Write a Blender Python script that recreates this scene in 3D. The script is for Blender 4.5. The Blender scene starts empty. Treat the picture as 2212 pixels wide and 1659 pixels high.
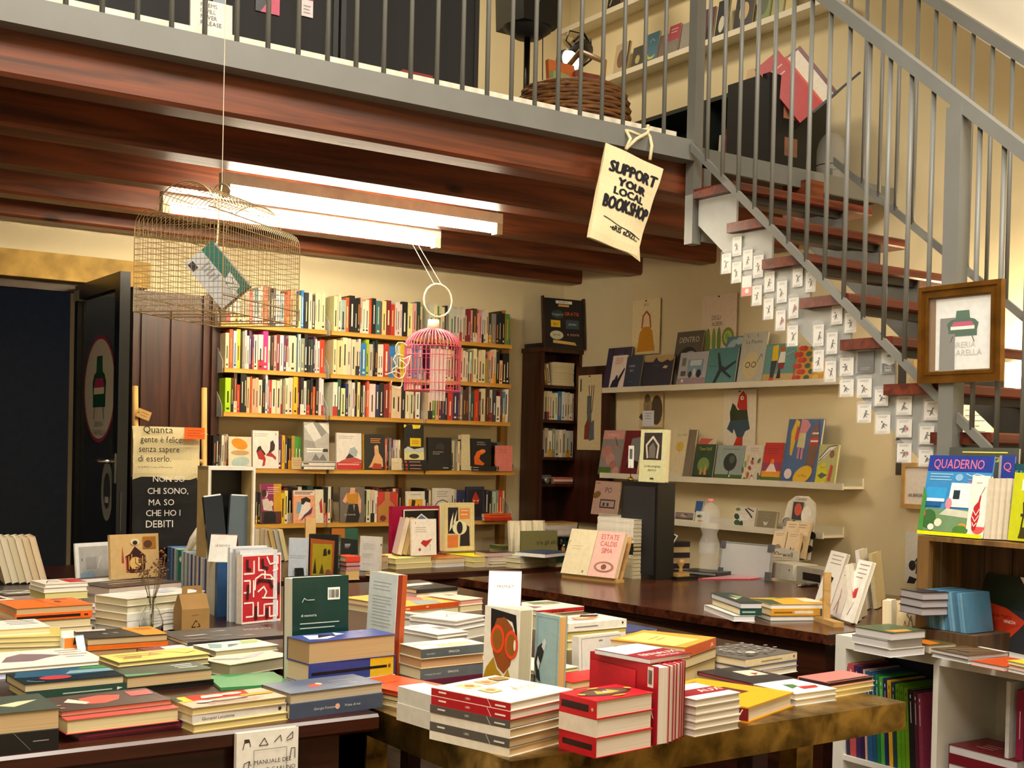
import bpy, math, random
from mathutils import Vector, Matrix
random.seed(7)
SC = bpy.context.scene
COL = SC.collection
# ------------------------------------------------------------------ camera (metres, Z up, X along back wall, Y into the shop)
FPX, PCX, PCY, CAMH = 2693.0, 1106.0, 1010.0, 1.33
YAW, PIT, ROL = math.radians(34.66), math.radians(-.87), math.radians(1.30)
_f = Vector((math.sin(YAW)*math.cos(PIT), math.cos(YAW)*math.cos(PIT), math.sin(PIT)))
_r = Vector((math.cos(YAW), -math.sin(YAW), 0)); _u = _r.cross(_f)
_c, _s = math.cos(ROL), math.sin(ROL)
CR, CU = _c*_r+_s*_u, -_s*_r+_c*_u
CPOS = Vector((0, 0, CAMH))
cd = bpy.data.cameras.new('camera'); cam = bpy.data.objects.new('camera', cd); COL.objects.link(cam)
cam.matrix_world = Matrix.Translation(CPOS) @ Matrix((CR, CU, -_f)).transposed().to_4x4()
cd.sensor_width = 36; cd.lens = FPX/2212*36; cd.shift_y = (PCY-829.5)/2212; cd.clip_start = .05
SC.camera = cam
SC.view_settings.view_transform = 'Standard'; SC.view_settings.look = 'None'
SC.view_settings.gamma = 1; SC.view_settings.use_curve_mapping = False
SC.view_settings.exposure = 0.25
# ------------------------------------------------------------------ dusk outside
W = bpy.data.worlds.new('dusk'); SC.world = W; W.use_nodes = True
W.node_tree.nodes['Background'].inputs[0].default_value = (.11, .15, .26, 1)
W.node_tree.nodes['Background'].inputs[1].default_value = .16
# ------------------------------------------------------------------ ceiling lamps of the double-height room
def area(name, loc, size, power, col, tgt=None, sy=None, spread=180):
    l = bpy.data.lights.new(name, 'AREA'); l.energy = power; l.color = col; l.size = size
    l.spread = math.radians(spread)
    if sy: l.shape = 'RECTANGLE'; l.size_y = sy
    o = bpy.data.objects.new(name, l); COL.objects.link(o); o.location = loc
    d = (Vector(tgt)-Vector(loc)) if tgt else Vector((0, 0, -1))
    o.rotation_euler = d.to_track_quat('-Z', 'Y').to_euler(); return o
WARM = (1, .84, .62)
for lx, ly, e_ in ((1.0, 1.6, 110), (2.6, .9, 110), (-.6, .2, 90)): area('ceiling_lamp_light', (lx, ly, 4.1), 1.2, e_, (1, .92, .78))
area('gallery_lamp_light', (3.2, 5.2, 4.4), .5, 30, (1, .86, .62))
def spot(name, loc, tgt, power, ang, col=(1, .9, .76), blend=.5, r=.04):
    l = bpy.data.lights.new(name, 'SPOT'); l.energy = power; l.color = col; l.spot_size = math.radians(ang)
    l.spot_blend = blend; l.shadow_soft_size = r
    o = bpy.data.objects.new(name, l); COL.objects.link(o); o.location = loc
    o.rotation_euler = (Vector(tgt)-Vector(loc)).to_track_quat('-Z', 'Y').to_euler(); return o
# ------------------------------------------------------------------ pixel of the photograph -> point on a real plane
def ray(x, y): return _f + CR*((x-PCX)/FPX) - CU*((y-PCY)/FPX)
def onZ(x, y, z): d = ray(x, y); return CPOS + d*((z-CAMH)/d.z)
def onY(x, y, Y): d = ray(x, y); return CPOS + d*(Y/d.y)
def onX(x, y, X): d = ray(x, y); return CPOS + d*(X/d.x)
# ------------------------------------------------------------------ colours and materials
def lin(h, a=1.0):
    if not isinstance(h, str): return tuple(h)+((1.0,) if len(h) == 3 else ())
    h = h.lstrip('#'); v = [int(h[i:i+2], 16)/255 for i in (0, 2, 4)]
    return tuple((c/12.92 if c <= .04045 else ((c+.055)/1.055)**2.4) for c in v)+(a,)
MATS = {}
def nmat(name):
    m = bpy.data.materials.new(name); m.use_nodes = True; return m, m.node_tree.nodes, m.node_tree.links, m.node_tree.nodes['Principled BSDF']
def mat(name, hexc='#808080', rough=.5, metal=0., noise=.12, scale=18., bump=0., stretch=(1, 1, 1), **kw):
    """plain procedural material: base colour broken up by noise"""
    if name in MATS: return MATS[name]
    m, N, L, P = nmat(name); c = lin(hexc)
    tc = N.new('ShaderNodeTexCoord'); mp = N.new('ShaderNodeMapping'); mp.inputs['Scale'].default_value = stretch
    L.new(tc.outputs['Object'], mp.inputs[0])
    nz = N.new('ShaderNodeTexNoise'); nz.inputs['Scale'].default_value = scale; nz.inputs['Detail'].default_value = 5
    L.new(mp.outputs[0], nz.inputs[0])
    cr = N.new('ShaderNodeValToRGB'); e = cr.color_ramp.elements
    e[0].position, e[1].position = .3, .7
    e[0].color = tuple(v*(1-noise) for v in c[:3])+(1,); e[1].color = tuple(min(1, v*(1+noise)) for v in c[:3])+(1,)
    L.new(nz.outputs[0], cr.inputs[0]); L.new(cr.outputs[0], P.inputs['Base Color'])
    P.inputs['Roughness'].default_value = rough; P.inputs['Metallic'].default_value = metal
    if bump:
        b = N.new('ShaderNodeBump'); b.inputs['Strength'].default_value = bump; b.inputs['Distance'].default_value = .01
        L.new(nz.outputs[0], b.inputs['Height']); L.new(b.outputs[0], P.inputs['Normal'])
    for k, v in kw.items(): P.inputs[k].default_value = v
    MATS[name] = m; return m
def wood(name, c1, c2, rough=.4, scale=3., axis=0, knots=False, bump=.05):
    if name in MATS: return MATS[name]
    m, N, L, P = nmat(name)
    tc = N.new('ShaderNodeTexCoord'); mp = N.new('ShaderNodeMapping')
    s = [14, 14, 14]; s[axis] = .8; mp.inputs['Scale'].default_value = [v*scale/3 for v in s]
    L.new(tc.outputs['Object'], mp.inputs[0])
    nz = N.new('ShaderNodeTexNoise'); nz.inputs['Scale'].default_value = 1.6; nz.inputs['Detail'].default_value = 8; nz.inputs['Distortion'].default_value = 1.2
    L.new(mp.outputs[0], nz.inputs[0])
    cr = N.new('ShaderNodeValToRGB'); e = cr.color_ramp.elements
    e[0].position, e[1].position = .35, .68; e[0].color, e[1].color = lin(c1), lin(c2)
    L.new(nz.outputs[0], cr.inputs[0]); src = cr.outputs[0]
    if knots:
        mp2 = N.new('ShaderNodeMapping'); k = [5.5, 5.5, 5.5]; k[axis] = 2.2; mp2.inputs['Scale'].default_value = k
        L.new(tc.outputs['Object'], mp2.inputs[0])
        vo = N.new('ShaderNodeTexVoronoi'); vo.inputs['Scale'].default_value = 1.; L.new(mp2.outputs[0], vo.inputs[0])
        r2 = N.new('ShaderNodeValToRGB'); r2.color_ramp.elements[0].position = .05; r2.color_ramp.elements[1].position = .13
        r2.color_ramp.elements[0].color = (.22, .16, .14, 1); r2.color_ramp.elements[1].color = (1, 1, 1, 1)
        L.new(vo.outputs['Distance'], r2.inputs[0])
        mx = N.new('ShaderNodeMixRGB'); mx.blend_type = 'MULTIPLY'; mx.inputs[0].default_value = 1
        L.new(src, mx.inputs[1]); L.new(r2.outputs[0], mx.inputs[2]); src = mx.outputs[0]
    L.new(src, P.inputs['Base Color']); P.inputs['Roughness'].default_value = rough
    b = N.new('ShaderNodeBump'); b.inputs['Strength'].default_value = bump; b.inputs['Distance'].default_value = .004
    L.new(nz.outputs[0], b.inputs['Height']); L.new(b.outputs[0], P.inputs['Normal'])
    MATS[name] = m; return m
def attrmat(name, rough, lines=0., noise=.06, scale=60):
    m, N, L, P = nmat(name)
    at = N.new('ShaderNodeAttribute'); at.attribute_name = 'Col'
    tc = N.new('ShaderNodeTexCoord'); mp = N.new('ShaderNodeMapping'); L.new(tc.outputs['Object'], mp.inputs[0])
    if lines: mp.inputs['Scale'].default_value = (3, 3, 1400)
    else: mp.inputs['Scale'].default_value = (scale,)*3
    nz = N.new('ShaderNodeTexNoise'); nz.inputs['Scale'].default_value = 1; nz.inputs['Detail'].default_value = 3; L.new(mp.outputs[0], nz.inputs[0])
    mr = N.new('ShaderNodeMapRange'); mr.inputs[1].default_value = .3; mr.inputs[2].default_value = .7
    mr.inputs[3].default_value = 1-(lines or noise); mr.inputs[4].default_value = 1+(lines*.4 or noise)
    L.new(nz.outputs[0], mr.inputs[0])
    mx = N.new('ShaderNodeMixRGB'); mx.blend_type = 'MULTIPLY'; mx.inputs[0].default_value = 1
    L.new(at.outputs['Color'], mx.inputs[1]); L.new(mr.outputs[0], mx.inputs[2])
    L.new(mx.outputs[0], P.inputs['Base Color']); P.inputs['Roughness'].default_value = rough
    MATS[name] = m; return m
PRINT = attrmat('printed_card', .38); GLOSS = attrmat('glossy_print', .16); PAGES = attrmat('page_edges', .9, lines=.22)
CLOTH = attrmat('printed_cotton', .95, noise=.1, scale=300)
# ------------------------------------------------------------------ mesh builder
class MB:
    def __init__(s): s.v = []; s.f = []; s.c = []; s.sm = False
    def poly(s, pts, col='#ffffff'):
        i = len(s.v); s.v += [tuple(p) for p in pts]; s.f.append(tuple(range(i, i+len(pts)))); s.c.append(lin(col)); return s
    def box(s, x0, y0, z0, x1, y1, z1, col='#ffffff', cols=None):
        i = len(s.v); s.v += [(x, y, z) for z in (z0, z1) for y in (y0, y1) for x in (x0, x1)]
        F = [(0, 2, 3, 1), (4, 5, 7, 6), (0, 1, 5, 4), (1, 3, 7, 5), (3, 2, 6, 7), (2, 0, 4, 6)]  # bottom top -y +x +y -x
        for k, f in enumerate(F): s.f.append(tuple(i+a for a in f)); s.c.append(lin(cols[k] if cols else col))
        return s
    def prism(s, pts, z0, z1, col='#ffffff', axis='z', side=None):
        """extrude a CCW 2-D outline; axis z: (x,y)->z ; y: (x,z)->y ; x: (y,z)->x"""
        def P(a, b, h): return (a, b, h) if axis == 'z' else ((a, h, b) if axis == 'y' else (h, a, b))
        n = len(pts); i = len(s.v); s.v += [P(a, b, z0) for a, b in pts]+[P(a, b, z1) for a, b in pts]
        s.f += [tuple(range(i+n-1, i-1, -1)), tuple(range(i+n, i+2*n))]; s.c += [lin(col)]*2
        for k in range(n): s.f.append((i+k, i+(k+1) % n, i+n+(k+1) % n, i+n+k)); s.c.append(lin(side or col))
        return s
    def tube(s, path, r, n=6, col='#ffffff', closed=False):
        P = [Vector(p) for p in path]; i0 = len(s.v); m = len(P); up = None
        for k, p in enumerate(P):
            if closed: t = P[(k+1) % m]-P[k-1]
            else: t = P[min(k+1, m-1)]-P[max(k-1, 0)]
            t.normalize()
            if up is None:
                up = Vector((0, 0, 1)) if abs(t.z) < .9 else Vector((1, 0, 0))
            a = up - t*up.dot(t)
            if a.length < 1e-4: a = Vector((1, 0, 0))-t*t.x
            a.normalize(); up = a; b = t.cross(a)
            rr = r[k] if isinstance(r, (list, tuple)) else r
            for j in range(n):
                w = 2*math.pi*j/n; s.v.append(tuple(p+a*(rr*math.cos(w))+b*(rr*math.sin(w))))
        for k in range(m if closed else m-1):
            q = (k+1) % m
            for j in range(n):
                s.f.append((i0+k*n+j, i0+k*n+(j+1) % n, i0+q*n+(j+1) % n, i0+q*n+j)); s.c.append(lin(col))
        if not closed:
            s.f += [tuple(i0+j for j in range(n-1, -1, -1)), tuple(i0+(m-1)*n+j for j in range(n))]; s.c += [lin(col)]*2
        return s
    def lathe(s, prof, n=24, col='#ffffff', cx=0, cy=0, cols=None):
        i0 = len(s.v)
        for r, z in prof:
            for j in range(n): w = 2*math.pi*j/n; s.v.append((cx+r*math.cos(w), cy+r*math.sin(w), z))
        for k in range(len(prof)-1):
            for j in range(n):
                s.f.append((i0+k*n+j, i0+k*n+(j+1) % n, i0+(k+1)*n+(j+1) % n, i0+(k+1)*n+j)); s.c.append(lin(cols[k] if cols else col))
        return s
    def art(s, items, w, h, z, o=(0, 0)):
        """flat print in the plane z; items in 0..1 cover coordinates"""
        k = 0
        for it in items:
            t, c = it[0], it[1]; k += 1; zz = z+.00025*k
            def q(x, y): return (o[0]+x*w, o[1]+y*h, zz)
            if t == 'r': _, _, a, b, d, e = it; s.poly([q(a, b), q(d, b), q(d, e), q(a, e)], c)
            elif t == 'e':
                _, _, a, b, rx, ry = it[:6]; n = it[6] if len(it) > 6 else 18; an = it[7] if len(it) > 7 else 0
                ca, sa = math.cos(an), math.sin(an)
                pts = [(rx*math.cos(2*math.pi*j/n), ry*math.sin(2*math.pi*j/n)) for j in range(n)]
                s.poly([q(a+x*ca-y*sa, b+x*sa+y*ca) for x, y in pts], c)
            elif t == 'p': s.poly([q(*p) for p in it[2]], c)
            elif t == 'w':
                P = [Vector(q(*p)) for p in it[2]]; wd = it[3]*w/2
                for a, b in zip(P, P[1:]):
                    d = b-a
                    if d.length < 1e-6: continue
                    d.normalize(); nn = Vector((-d.y, d.x, 0))*wd
                    s.poly([a-nn-d*wd*.3, b-nn+d*wd*.3, b+nn+d*wd*.3, a+nn-d*wd*.3], c)
            elif t == 'l':
                _, _, x0, y0, x1, n, dy, th = it
                for j in range(n):
                    e = x1-(x1-x0)*(.0, .12, .05, .3, .02)[j % 5]
                    y = y0-j*dy; s.poly([q(x0, y), q(e, y), q(e, y+th), q(x0, y+th)], c)
            elif t == 't':
                _, _, txt, x, y, hh = it[:6]; an = it[6] if len(it) > 6 else 'l'; ws = it[7] if len(it) > 7 else 1.; rot = it[8] if len(it) > 8 else 0
                text(s, txt, o[0]+x*w, o[1]+y*h, zz, hh*h, c, an, ws, rot)
        return s
    def xf(s, M):
        s.v = [tuple(M @ Vector(p)) for p in s.v]; return s
    def build(s, name, m, parent=None, smooth=False):
        me = bpy.data.meshes.new(name); me.from_pydata(s.v, [], s.f); me.materials.append(m)
        a = me.color_attributes.new('Col', 'FLOAT_COLOR', 'CORNER')
        buf = []
        for f, c in zip(s.f, s.c): buf += list(c)*len(f)
        a.data.foreach_set('color', buf)
        if smooth: me.polygons.foreach_set('use_smooth', [True]*len(me.polygons))
        me.update(); o = bpy.data.objects.new(name, me); COL.objects.link(o)
        if parent: o.parent = parent
        return o
# glyphs of the built-in font, cached once
GL = {}
def _glyphs():
    tmp = []
    for ch in "ABCDEFGHIJKLMNOPQRSTUVWXYZabcdefghijklmnopqrstuvwxyz0123456789.,!?'#-èéà&:":
        c = bpy.data.curves.new('g', 'FONT'); c.body = ch; c.size = 1; c.resolution_u = 2
        o = bpy.data.objects.new('g', c); COL.objects.link(o); tmp.append((ch, o, c))
    dg = bpy.context.evaluated_depsgraph_get()
    for ch, o, c in tmp:
        me = o.evaluated_get(dg).to_mesh()
        vs = [tuple(v.co[:2]) for v in me.vertices]; fs = [tuple(p.vertices) for p in me.polygons]
        x0 = min(v[0] for v in vs); x1 = max(v[0] for v in vs)
        GL[ch] = ([(a-x0, b) for a, b in vs], fs, x1-x0); o.evaluated_get(dg).to_mesh_clear()
    for ch, o, c in tmp: bpy.data.objects.remove(o); bpy.data.curves.remove(c)
_glyphs()
def tw(txt): return sum((GL[c][2]+.09) if c in GL else .3 for c in txt)-.09
def text(mb, txt, x, y, z, h, col, anchor='l', ws=1., rot=0, bold=0):
    k = h/.7; width = tw(txt)*k*ws; X = {'l': 0, 'c': -width/2, 'r': -width}[anchor]; c = lin(col); cr, sr = math.cos(rot), math.sin(rot)
    for ch in txt:
        if ch not in GL: X += .3*k*ws; continue
        vs, fs, w = GL[ch]; i = len(mb.v)
        for a, b in vs:
            px, py = X+a*k*ws, b*k; mb.v.append((x+px*cr-py*sr, y+px*sr+py*cr, z))
        mb.f += [tuple(i+q for q in f) for f in fs]; mb.c += [c]*len(fs)
        X += (w+.09)*k*ws
# ------------------------------------------------------------------ naming
def tag(o, label=None, cat=None, group=None, kind=None):
    if label: o['label'] = label
    if cat: o['category'] = cat
    if group: o['group'] = group
    if kind: o['kind'] = kind
    return o
def empty(name, M=None, label=None, cat=None, group=None):
    o = bpy.data.objects.new(name, None); o.empty_display_size = .05; COL.objects.link(o)
    if M is not None: o.matrix_world = M if isinstance(M, Matrix) else Matrix.Translation(M)
    return tag(o, label, cat, group)
def frame(o, x, y=None, z=None):
    """matrix with given origin; x and y axes (z = x cross y)"""
    x = Vector(x).normalized()
    if y is None: z = Vector((0, 0, 1)); y = z.cross(x).normalized(); z = x.cross(y)
    else: y = Vector(y); y = (y-x*y.dot(x)).normalized(); z = x.cross(y)
    M = Matrix((x, y, z)).transposed().to_4x4(); M.translation = Vector(o); return M
def struct(o): o['kind'] = 'structure'; return o
# ------------------------------------------------------------------ a book: cover (front, spine, back), page block, print on cover and spine
CREAM = '#e6d8b4'
def book(M, L, Wd, T, cover='#dddddd', art=(), spine='L', sart=(), pages=CREAM, label=None, group=None, name='book', cat='book', gloss=False, hard=False, back=None, spinec=None):
    """local box L x Wd x T; the printed cover is the +z side"""
    c = .003 if hard else .0014; ins = .005 if hard else .0022; c = min(c, T*.2)
    r = empty(name, M, label, cat, group)
    m = MB(); bc = back or cover; sc = spinec or cover
    m.box(0, 0, 0, L, Wd, c, bc); m.box(0, 0, T-c, L, Wd, T, cover)
    x0, y0, x1, y1 = ins, ins, L-ins, Wd-ins
    if spine == 'L': m.box(0, 0, c, c, Wd, T-c, sc); x0 = c
    elif spine == 'R': m.box(L-c, 0, c, L, Wd, T-c, sc); x1 = L-c
    elif spine == 'D': m.box(0, 0, c, L, c, T-c, sc); y0 = c
    elif spine == 'U': m.box(0, Wd-c, c, L, Wd, T-c, sc); y1 = Wd-c
    if art: m.art(art, L, Wd, T+.0001)
    if sart:
        s2 = MB(); sl = Wd if spine in 'LR' else L; s2.art(sart, sl, T, .0001)
        Mx = {'D': Matrix(((1, 0, 0, 0), (0, 0, -1, 0), (0, 1, 0, 0), (0, 0, 0, 1))),
              'L': Matrix(((0, 0, -1, 0), (-1, 0, 0, Wd), (0, 1, 0, 0), (0, 0, 0, 1))),
              'R': Matrix(((0, 0, 1, L), (1, 0, 0, 0), (0, 1, 0, 0), (0, 0, 0, 1))),
              'U': Matrix(((-1, 0, 0, L), (0, 0, 1, Wd), (0, 1, 0, 0), (0, 0, 0, 1)))}[spine]
        s2.xf(Mx); i = len(m.v); m.v += s2.v; m.f += [tuple(a+i for a in f) for f in s2.f]; m.c += s2.c
    m.build('cover', GLOSS if gloss else PRINT, r)
    MB().box(x0, y0, c, x1, y1, T-c, pages).build('page_block', PAGES, r)
    return r
ORD = ['', '1st', '2nd', '3rd']+['%dth' % i for i in range(4, 80)]
ORD[21], ORD[22], ORD[23], ORD[31], ORD[32], ORD[33], ORD[41], ORD[42] = '21st', '22nd', '23rd', '31st', '32nd', '33rd', '41st', '42nd'
# ================================================================== THE SETTING
def plaster(name, c, sc=2.5):
    return mat(name, c, rough=.9, noise=.05, scale=sc, bump=.08)
WALL = plaster('cream_plaster', '#e2d3ae'); CEIL = plaster('ceiling_plaster', '#e6dfd0')
BEAM = wood('stained_beam', '#46200f', '#7c3e1e', rough=.42, axis=0, knots=True)
DECK = wood('deck_boards', '#1c0d08', '#33190f', rough=.6, axis=0)
STEEL = mat('grey_steel_paint', '#71726f', rough=.45, noise=.05, scale=8)
DARKW = wood('dark_walnut', '#1c0a06', '#3d1a0e', rough=.28, axis=0)
DARKV = wood('dark_walnut_upright', '#22100a', '#4a2313', rough=.35, axis=2)
PINE = wood('honey_pine', '#c08a2e', '#e0ac4c', rough=.45, axis=0, scale=2)
WHITE = mat('white_laminate', '#dcdad2', rough=.4, noise=.03)
FLOORM = wood('floor_boards', '#3a2a20', '#5c4534', rough=.5, axis=1)
BLACK = mat('black_lacquer', '#0d0d0f', rough=.35, noise=.2)
XW, YW, ZC = 4.65, 6.2, 4.6
struct(MB().box(-2.2, -2.6, -.1, XW+.2, YW+.2, 0).build('floor', FLOORM))
b = MB(); b.box(-2.2, YW, 0, .45, YW+.2, ZC); b.box(1.72, YW, 0, XW+.2, YW+.2, ZC); b.box(.45, YW, 2.10, 1.72, YW+.2, ZC)
struct(b.build('wall_back', WALL))
struct(MB().box(XW, -2.6, 0, XW+.2, YW, ZC).build('wall_right', WALL))
struct(MB().box(-2.4, -2.6, 0, -2.2, YW, ZC).build('wall_left', WALL))
struct(MB().box(-2.4, -2.8, 0, XW+.2, -2.6, ZC).build('wall_front', WALL))
struct(MB().box(-2.4, -2.8, ZC, XW+.2, YW+.2, ZC+.1).build('ceiling', CEIL))
# sloping soffit along the stair wall
s = MB(); s.prism([(2.3, 2.445), (3.95, 3.79), (3.95, 4.2), (2.3, 4.2)], 4.3, XW, axis='x')
struct(s.build('trim_1', CEIL))
s = MB(); s.prism([(2.3, 2.39), (3.95, 3.735), (3.95, 3.79), (2.3, 2.445)], 4.27, XW, axis='x')
struct(s.build('trim_2', plaster('cornice_plaster', '#d8ceb8')))
# gallery deck, beams, grey steel edge
deck = struct(MB().box(-2.2, 3.72, 2.50, XW, YW, 2.545).build('ceiling_gallery', DECK))
for k, (y0, y1, x1) in enumerate([(3.70, 3.83, 3.46), (4.28, 4.44, XW), (4.86, 4.99, XW), (5.46, 5.59, XW), (6.02, 6.14, XW)]):
    m = MB(); c = .012
    m.prism([(y0+c, 2.34), (y1-c, 2.34), (y1, 2.34+c), (y1, 2.50), (y0, 2.50), (y0, 2.34+c)], -2.2, x1, axis='x')
    m.build('beam', BEAM, deck)
m = MB().box(3.46, 3.70, 2.36, 3.50, 3.84, 2.50); m.build('beam_end_plate', STEEL, deck)
MB().box(4.02, 3.66, 2.27, 4.12, 3.80, 2.50).build('trimmer_beam', BEAM, deck)
g = empty('gallery_railing', (3.37, 3.66, 2.47), 'grey painted steel railing with round bars along the gallery edge', 'railing')
g.matrix_world = Matrix.Identity(4)
MB().box(-2.2, 3.63, 2.47, 3.345, 3.699, 2.55).build('edge_beam', STEEL, g)
MB().box(3.345, 3.70, 2.47, XW, 3.719, 2.55).build('edge_beam', STEEL, g)
bar = None
for k in range(-6, 23):
    if bar is None:
        bar = MB().tube([(0, 0, 2.55), (0, 0, 3.52)], .0082, 10).build('baluster', STEEL, g, smooth=True); o = bar
    else:
        o = bar.copy(); COL.objects.link(o)
    o.location = (.958+.1025*k, 3.667, 0)
MB().box(-2.2, 3.645, 3.52, 3.40, 3.69, 3.555).build('handrail', STEEL, g)
MB().box(3.347, 3.638, 2.15, 3.392, 3.683, 3.56).build('newel_post', STEEL, g)
MB().box(-2.2, 3.735, 2.545, 3.34, 3.75, 2.603).build('kick_board', mat('kick_board_white', '#e9e2cf', rough=.6), g)
# ================================================================== STAIRCASE
st = empty('staircase', Matrix.Identity(4), 'open staircase with dark wooden treads on grey steel stringers', 'staircase')
TREAD = wood('tread_wood', '#4a1c10', '#7a3420', rough=.35, axis=0)
ST = [(2.197-.157*(k-2), 3.43-.187*(k-2)) for k in range(1, 15)]   # top z, far y
for z, yf in ST:
    m = MB(); c = .006; m.prism([(yf-.22+c, z-.036), (yf, z-.036), (yf, z), (yf-.22+c, z), (yf-.22, z-c), (yf-.22, z-.036+c)], 3.33, 4.12, axis='x')
    m.build('tread', TREAD, st)
def stringer(x0, x1, name, mt):
    pts = []
    for i, (z, yf) in enumerate(ST):
        up = 3.62 if i == 0 else ST[i-1][1]-.205
        pts += [(up, z-.037), (yf-.205, z-.037)]
    zl, yl = ST[-1]; 
    bot = lambda y: 2.125+(y-3.514)*.887
    poly = pts + [(yl-.205, max(.0, bot(yl-.205))), (3.62, bot(3.62))]
    m = MB(); m.prism(poly[::-1], x0, x1, axis='x'); m.build(name, mt, st)
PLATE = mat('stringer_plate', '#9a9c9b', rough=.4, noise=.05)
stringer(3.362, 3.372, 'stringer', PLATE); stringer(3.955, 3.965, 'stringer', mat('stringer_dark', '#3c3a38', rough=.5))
for z, yf in ST:   # angle brackets under the treads
    MB().box(3.372, yf-.19, z-.062, 3.955, yf-.165, z-.0365).build('tread_bracket', mat('bracket_dark', '#2b2826', rough=.5), st)
m = MB().box(3.392, 3.62, 2.16, 3.50, 3.635, 2.33)
bp_ = m.build('bolt_plate', STEEL, st)
for zz in (2.20, 2.285):
    MB().lathe([(.0, 0), (.011, 0), (.011, .008), (0, .008)], 6).xf(Matrix.Translation((3.425, 3.62, zz)) @ Matrix.Rotation(math.pi/2, 4, 'X')).build('bolt', STEEL, bp_)
def stair_rail(x, name, label, y_top, z_top, slope, hz, y_bot, first, posts):
    r = empty(name, Matrix.Identity(4), label, 'railing'); zb = lambda y: z_top+(y-y_top)*slope
    m = MB(); w = .014
    m.prism([(y_bot, zb(y_bot)-.017), (y_top, zb(y_top)-.017), (y_top, zb(y_top)+.017), (y_bot, zb(y_bot)+.017)], x-w/2, x+w/2, axis='x'); m.build('bottom_rail', STEEL, r)
    m = MB(); t = .026
    m.prism([(y_bot, zb(y_bot)+hz-t), (y_top, zb(y_top)+hz-t), (y_top, zb(y_top)+hz+t), (y_bot, zb(y_bot)+hz+t)], x-.022, x+.022, axis='x'); m.build('handrail', STEEL, r)
    y = first
    while y > y_bot+.02:
        if all(abs(y-p) > .035 for p in posts):
            MB().tube([(x, y, zb(y)+.005), (x, y, zb(y)+hz-.01)], .0082, 10).build('baluster', STEEL, r, smooth=True)
        y -= .0855
    for p in posts: MB().box(x-.027, p-.027, zb(p)-.30, x+.027, p+.027, zb(p)+hz-.02).build('newel_post', STEEL, r)
    return r
stair_rail(3.318, 'stair_railing', 'grey steel stair railing hung with a gilt-framed print', 3.62, 2.517, .859, .955, 1.75, 3.533, [2.413])
stair_rail(4.135, 'stair_railing', 'grey steel stair railing along the cream wall side', 3.62, 2.585, .80, .93, 1.75, 3.55, [])
# ================================================================== GLASS ENTRANCE DOOR, STONE LINTEL, WOODEN DOOR
STONE = mat('lintel_stone', '#b5924c', rough=.85, noise=.35, scale=9, bump=.4)
struct(MB().box(-2.2, 6.10, 2.08, 2.02, 6.199, 2.205).build('trim_3', STONE))
struct(MB().box(1.72, 6.13, 0, 1.95, 6.199, 2.08).build('trim_4', mat('dark_jamb', '#1a1e22', rough=.35)))
struct(MB().box(-2.2, 6.16, 2.035, 1.72, 6.198, 2.08).build('trim_5', mat('jamb_brown', '#4a3a28', rough=.6)))
# street side: wall of the house opposite in the dusk
MB().box(-6, 9.0, -.1, 5, 9.2, 5).build('wall_street', mat('street_plaster', '#8d96a6', rough=.9, noise=.06))['kind'] = 'structure'
struct(MB().box(-6, 6.4, -.12, 5, 9.0, -.02).build('floor_street', mat('street_paving', '#3a3c40', rough=.9)))
gd = empty('door_1', Matrix.Identity(4)); gd['kind'] = 'structure'
FR = mat('door_frame_dark', '#15181b', rough=.3)
m = MB(); Y0, Y1, XD = 5.42, 6.12, 1.665
m.box(XD, Y0, .02, XD+.045, Y0+.07, 2.06); m.box(XD, Y1-.05, .02, XD+.045, Y1, 2.06); m.box(XD, Y0+.07, .02, XD+.045, Y1-.05, .16); m.box(XD, Y0+.07, 1.99, XD+.045, Y1-.05, 2.06)
df_ = m.build('door_frame', FR, gd)
gm, N, L, P = nmat('dark_glass'); P.inputs['Base Color'].default_value = (.02, .025, .03, 1); P.inputs['Roughness'].default_value = .06
P.inputs['Alpha'].default_value = .78
nz = N.new('ShaderNodeTexNoise'); nz.inputs['Scale'].default_value = 4; rr = N.new('ShaderNodeMapRange'); rr.inputs[3].default_value = .04; rr.inputs[4].default_value = .1
L.new(nz.outputs[0], rr.inputs[0]); L.new(rr.outputs[0], P.inputs['Roughness'])
MB().box(XD+.02, Y0+.07, .16, XD+.028, Y1-.05, 1.99).build('door_pane', gm, gd)
MB().tube([(XD-.002, Y0+.04, 1.235), (XD-.05, Y0+.04, 1.235), (XD-.05, Y0+.17, 1.235)], .011, 8).build('door_handle', mat('chrome', '#c8c8c4', rough=.2, metal=1), df_, smooth=True)
MB().box(XD-.004, Y0+.02, 1.14, XD, Y0+.06, 1.27).build('lock_plate', mat('chrome'), df_)
# stickers on the pane (local: x along -Y, y up, facing -X)
def on_leaf(yc, zc): return frame((XD+.019, yc, zc), (0, -1, 0), (0, 0, 1))
SOFA = [('p', '#1d5a40', [(.3, .52), (.34, .9), (.66, .9), (.7, .52)]), ('p', '#17503a', [(.14, .3), (.1, .5), (.2, .62), (.32, .66), (.68, .66), (.8, .62), (.9, .5), (.86, .3), (.86, .12), (.14, .12)]),
        ('p', '#b8336a', [(.2, .42), (.28, .56), (.72, .56), (.8, .42)]), ('p', '#f0ece4', [(.2, .32), (.2, .42), (.8, .42), (.8, .32)]),
        ('w', '#222222', [(.26, .12), (.2, -.06)], .02), ('w', '#222222', [(.74, .12), (.8, -.06)], .02)]
m = MB(); R = .245
m.art([('e', '#a8345a', .5, .5, .5, .5, 40), ('e', '#d9d8d8', .5, .5, .465, .465, 40)], 2*R, 2*R, .0006, (-R, -R)); m.art(SOFA, .26, .30, .0015, (-.13, -.12))
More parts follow.
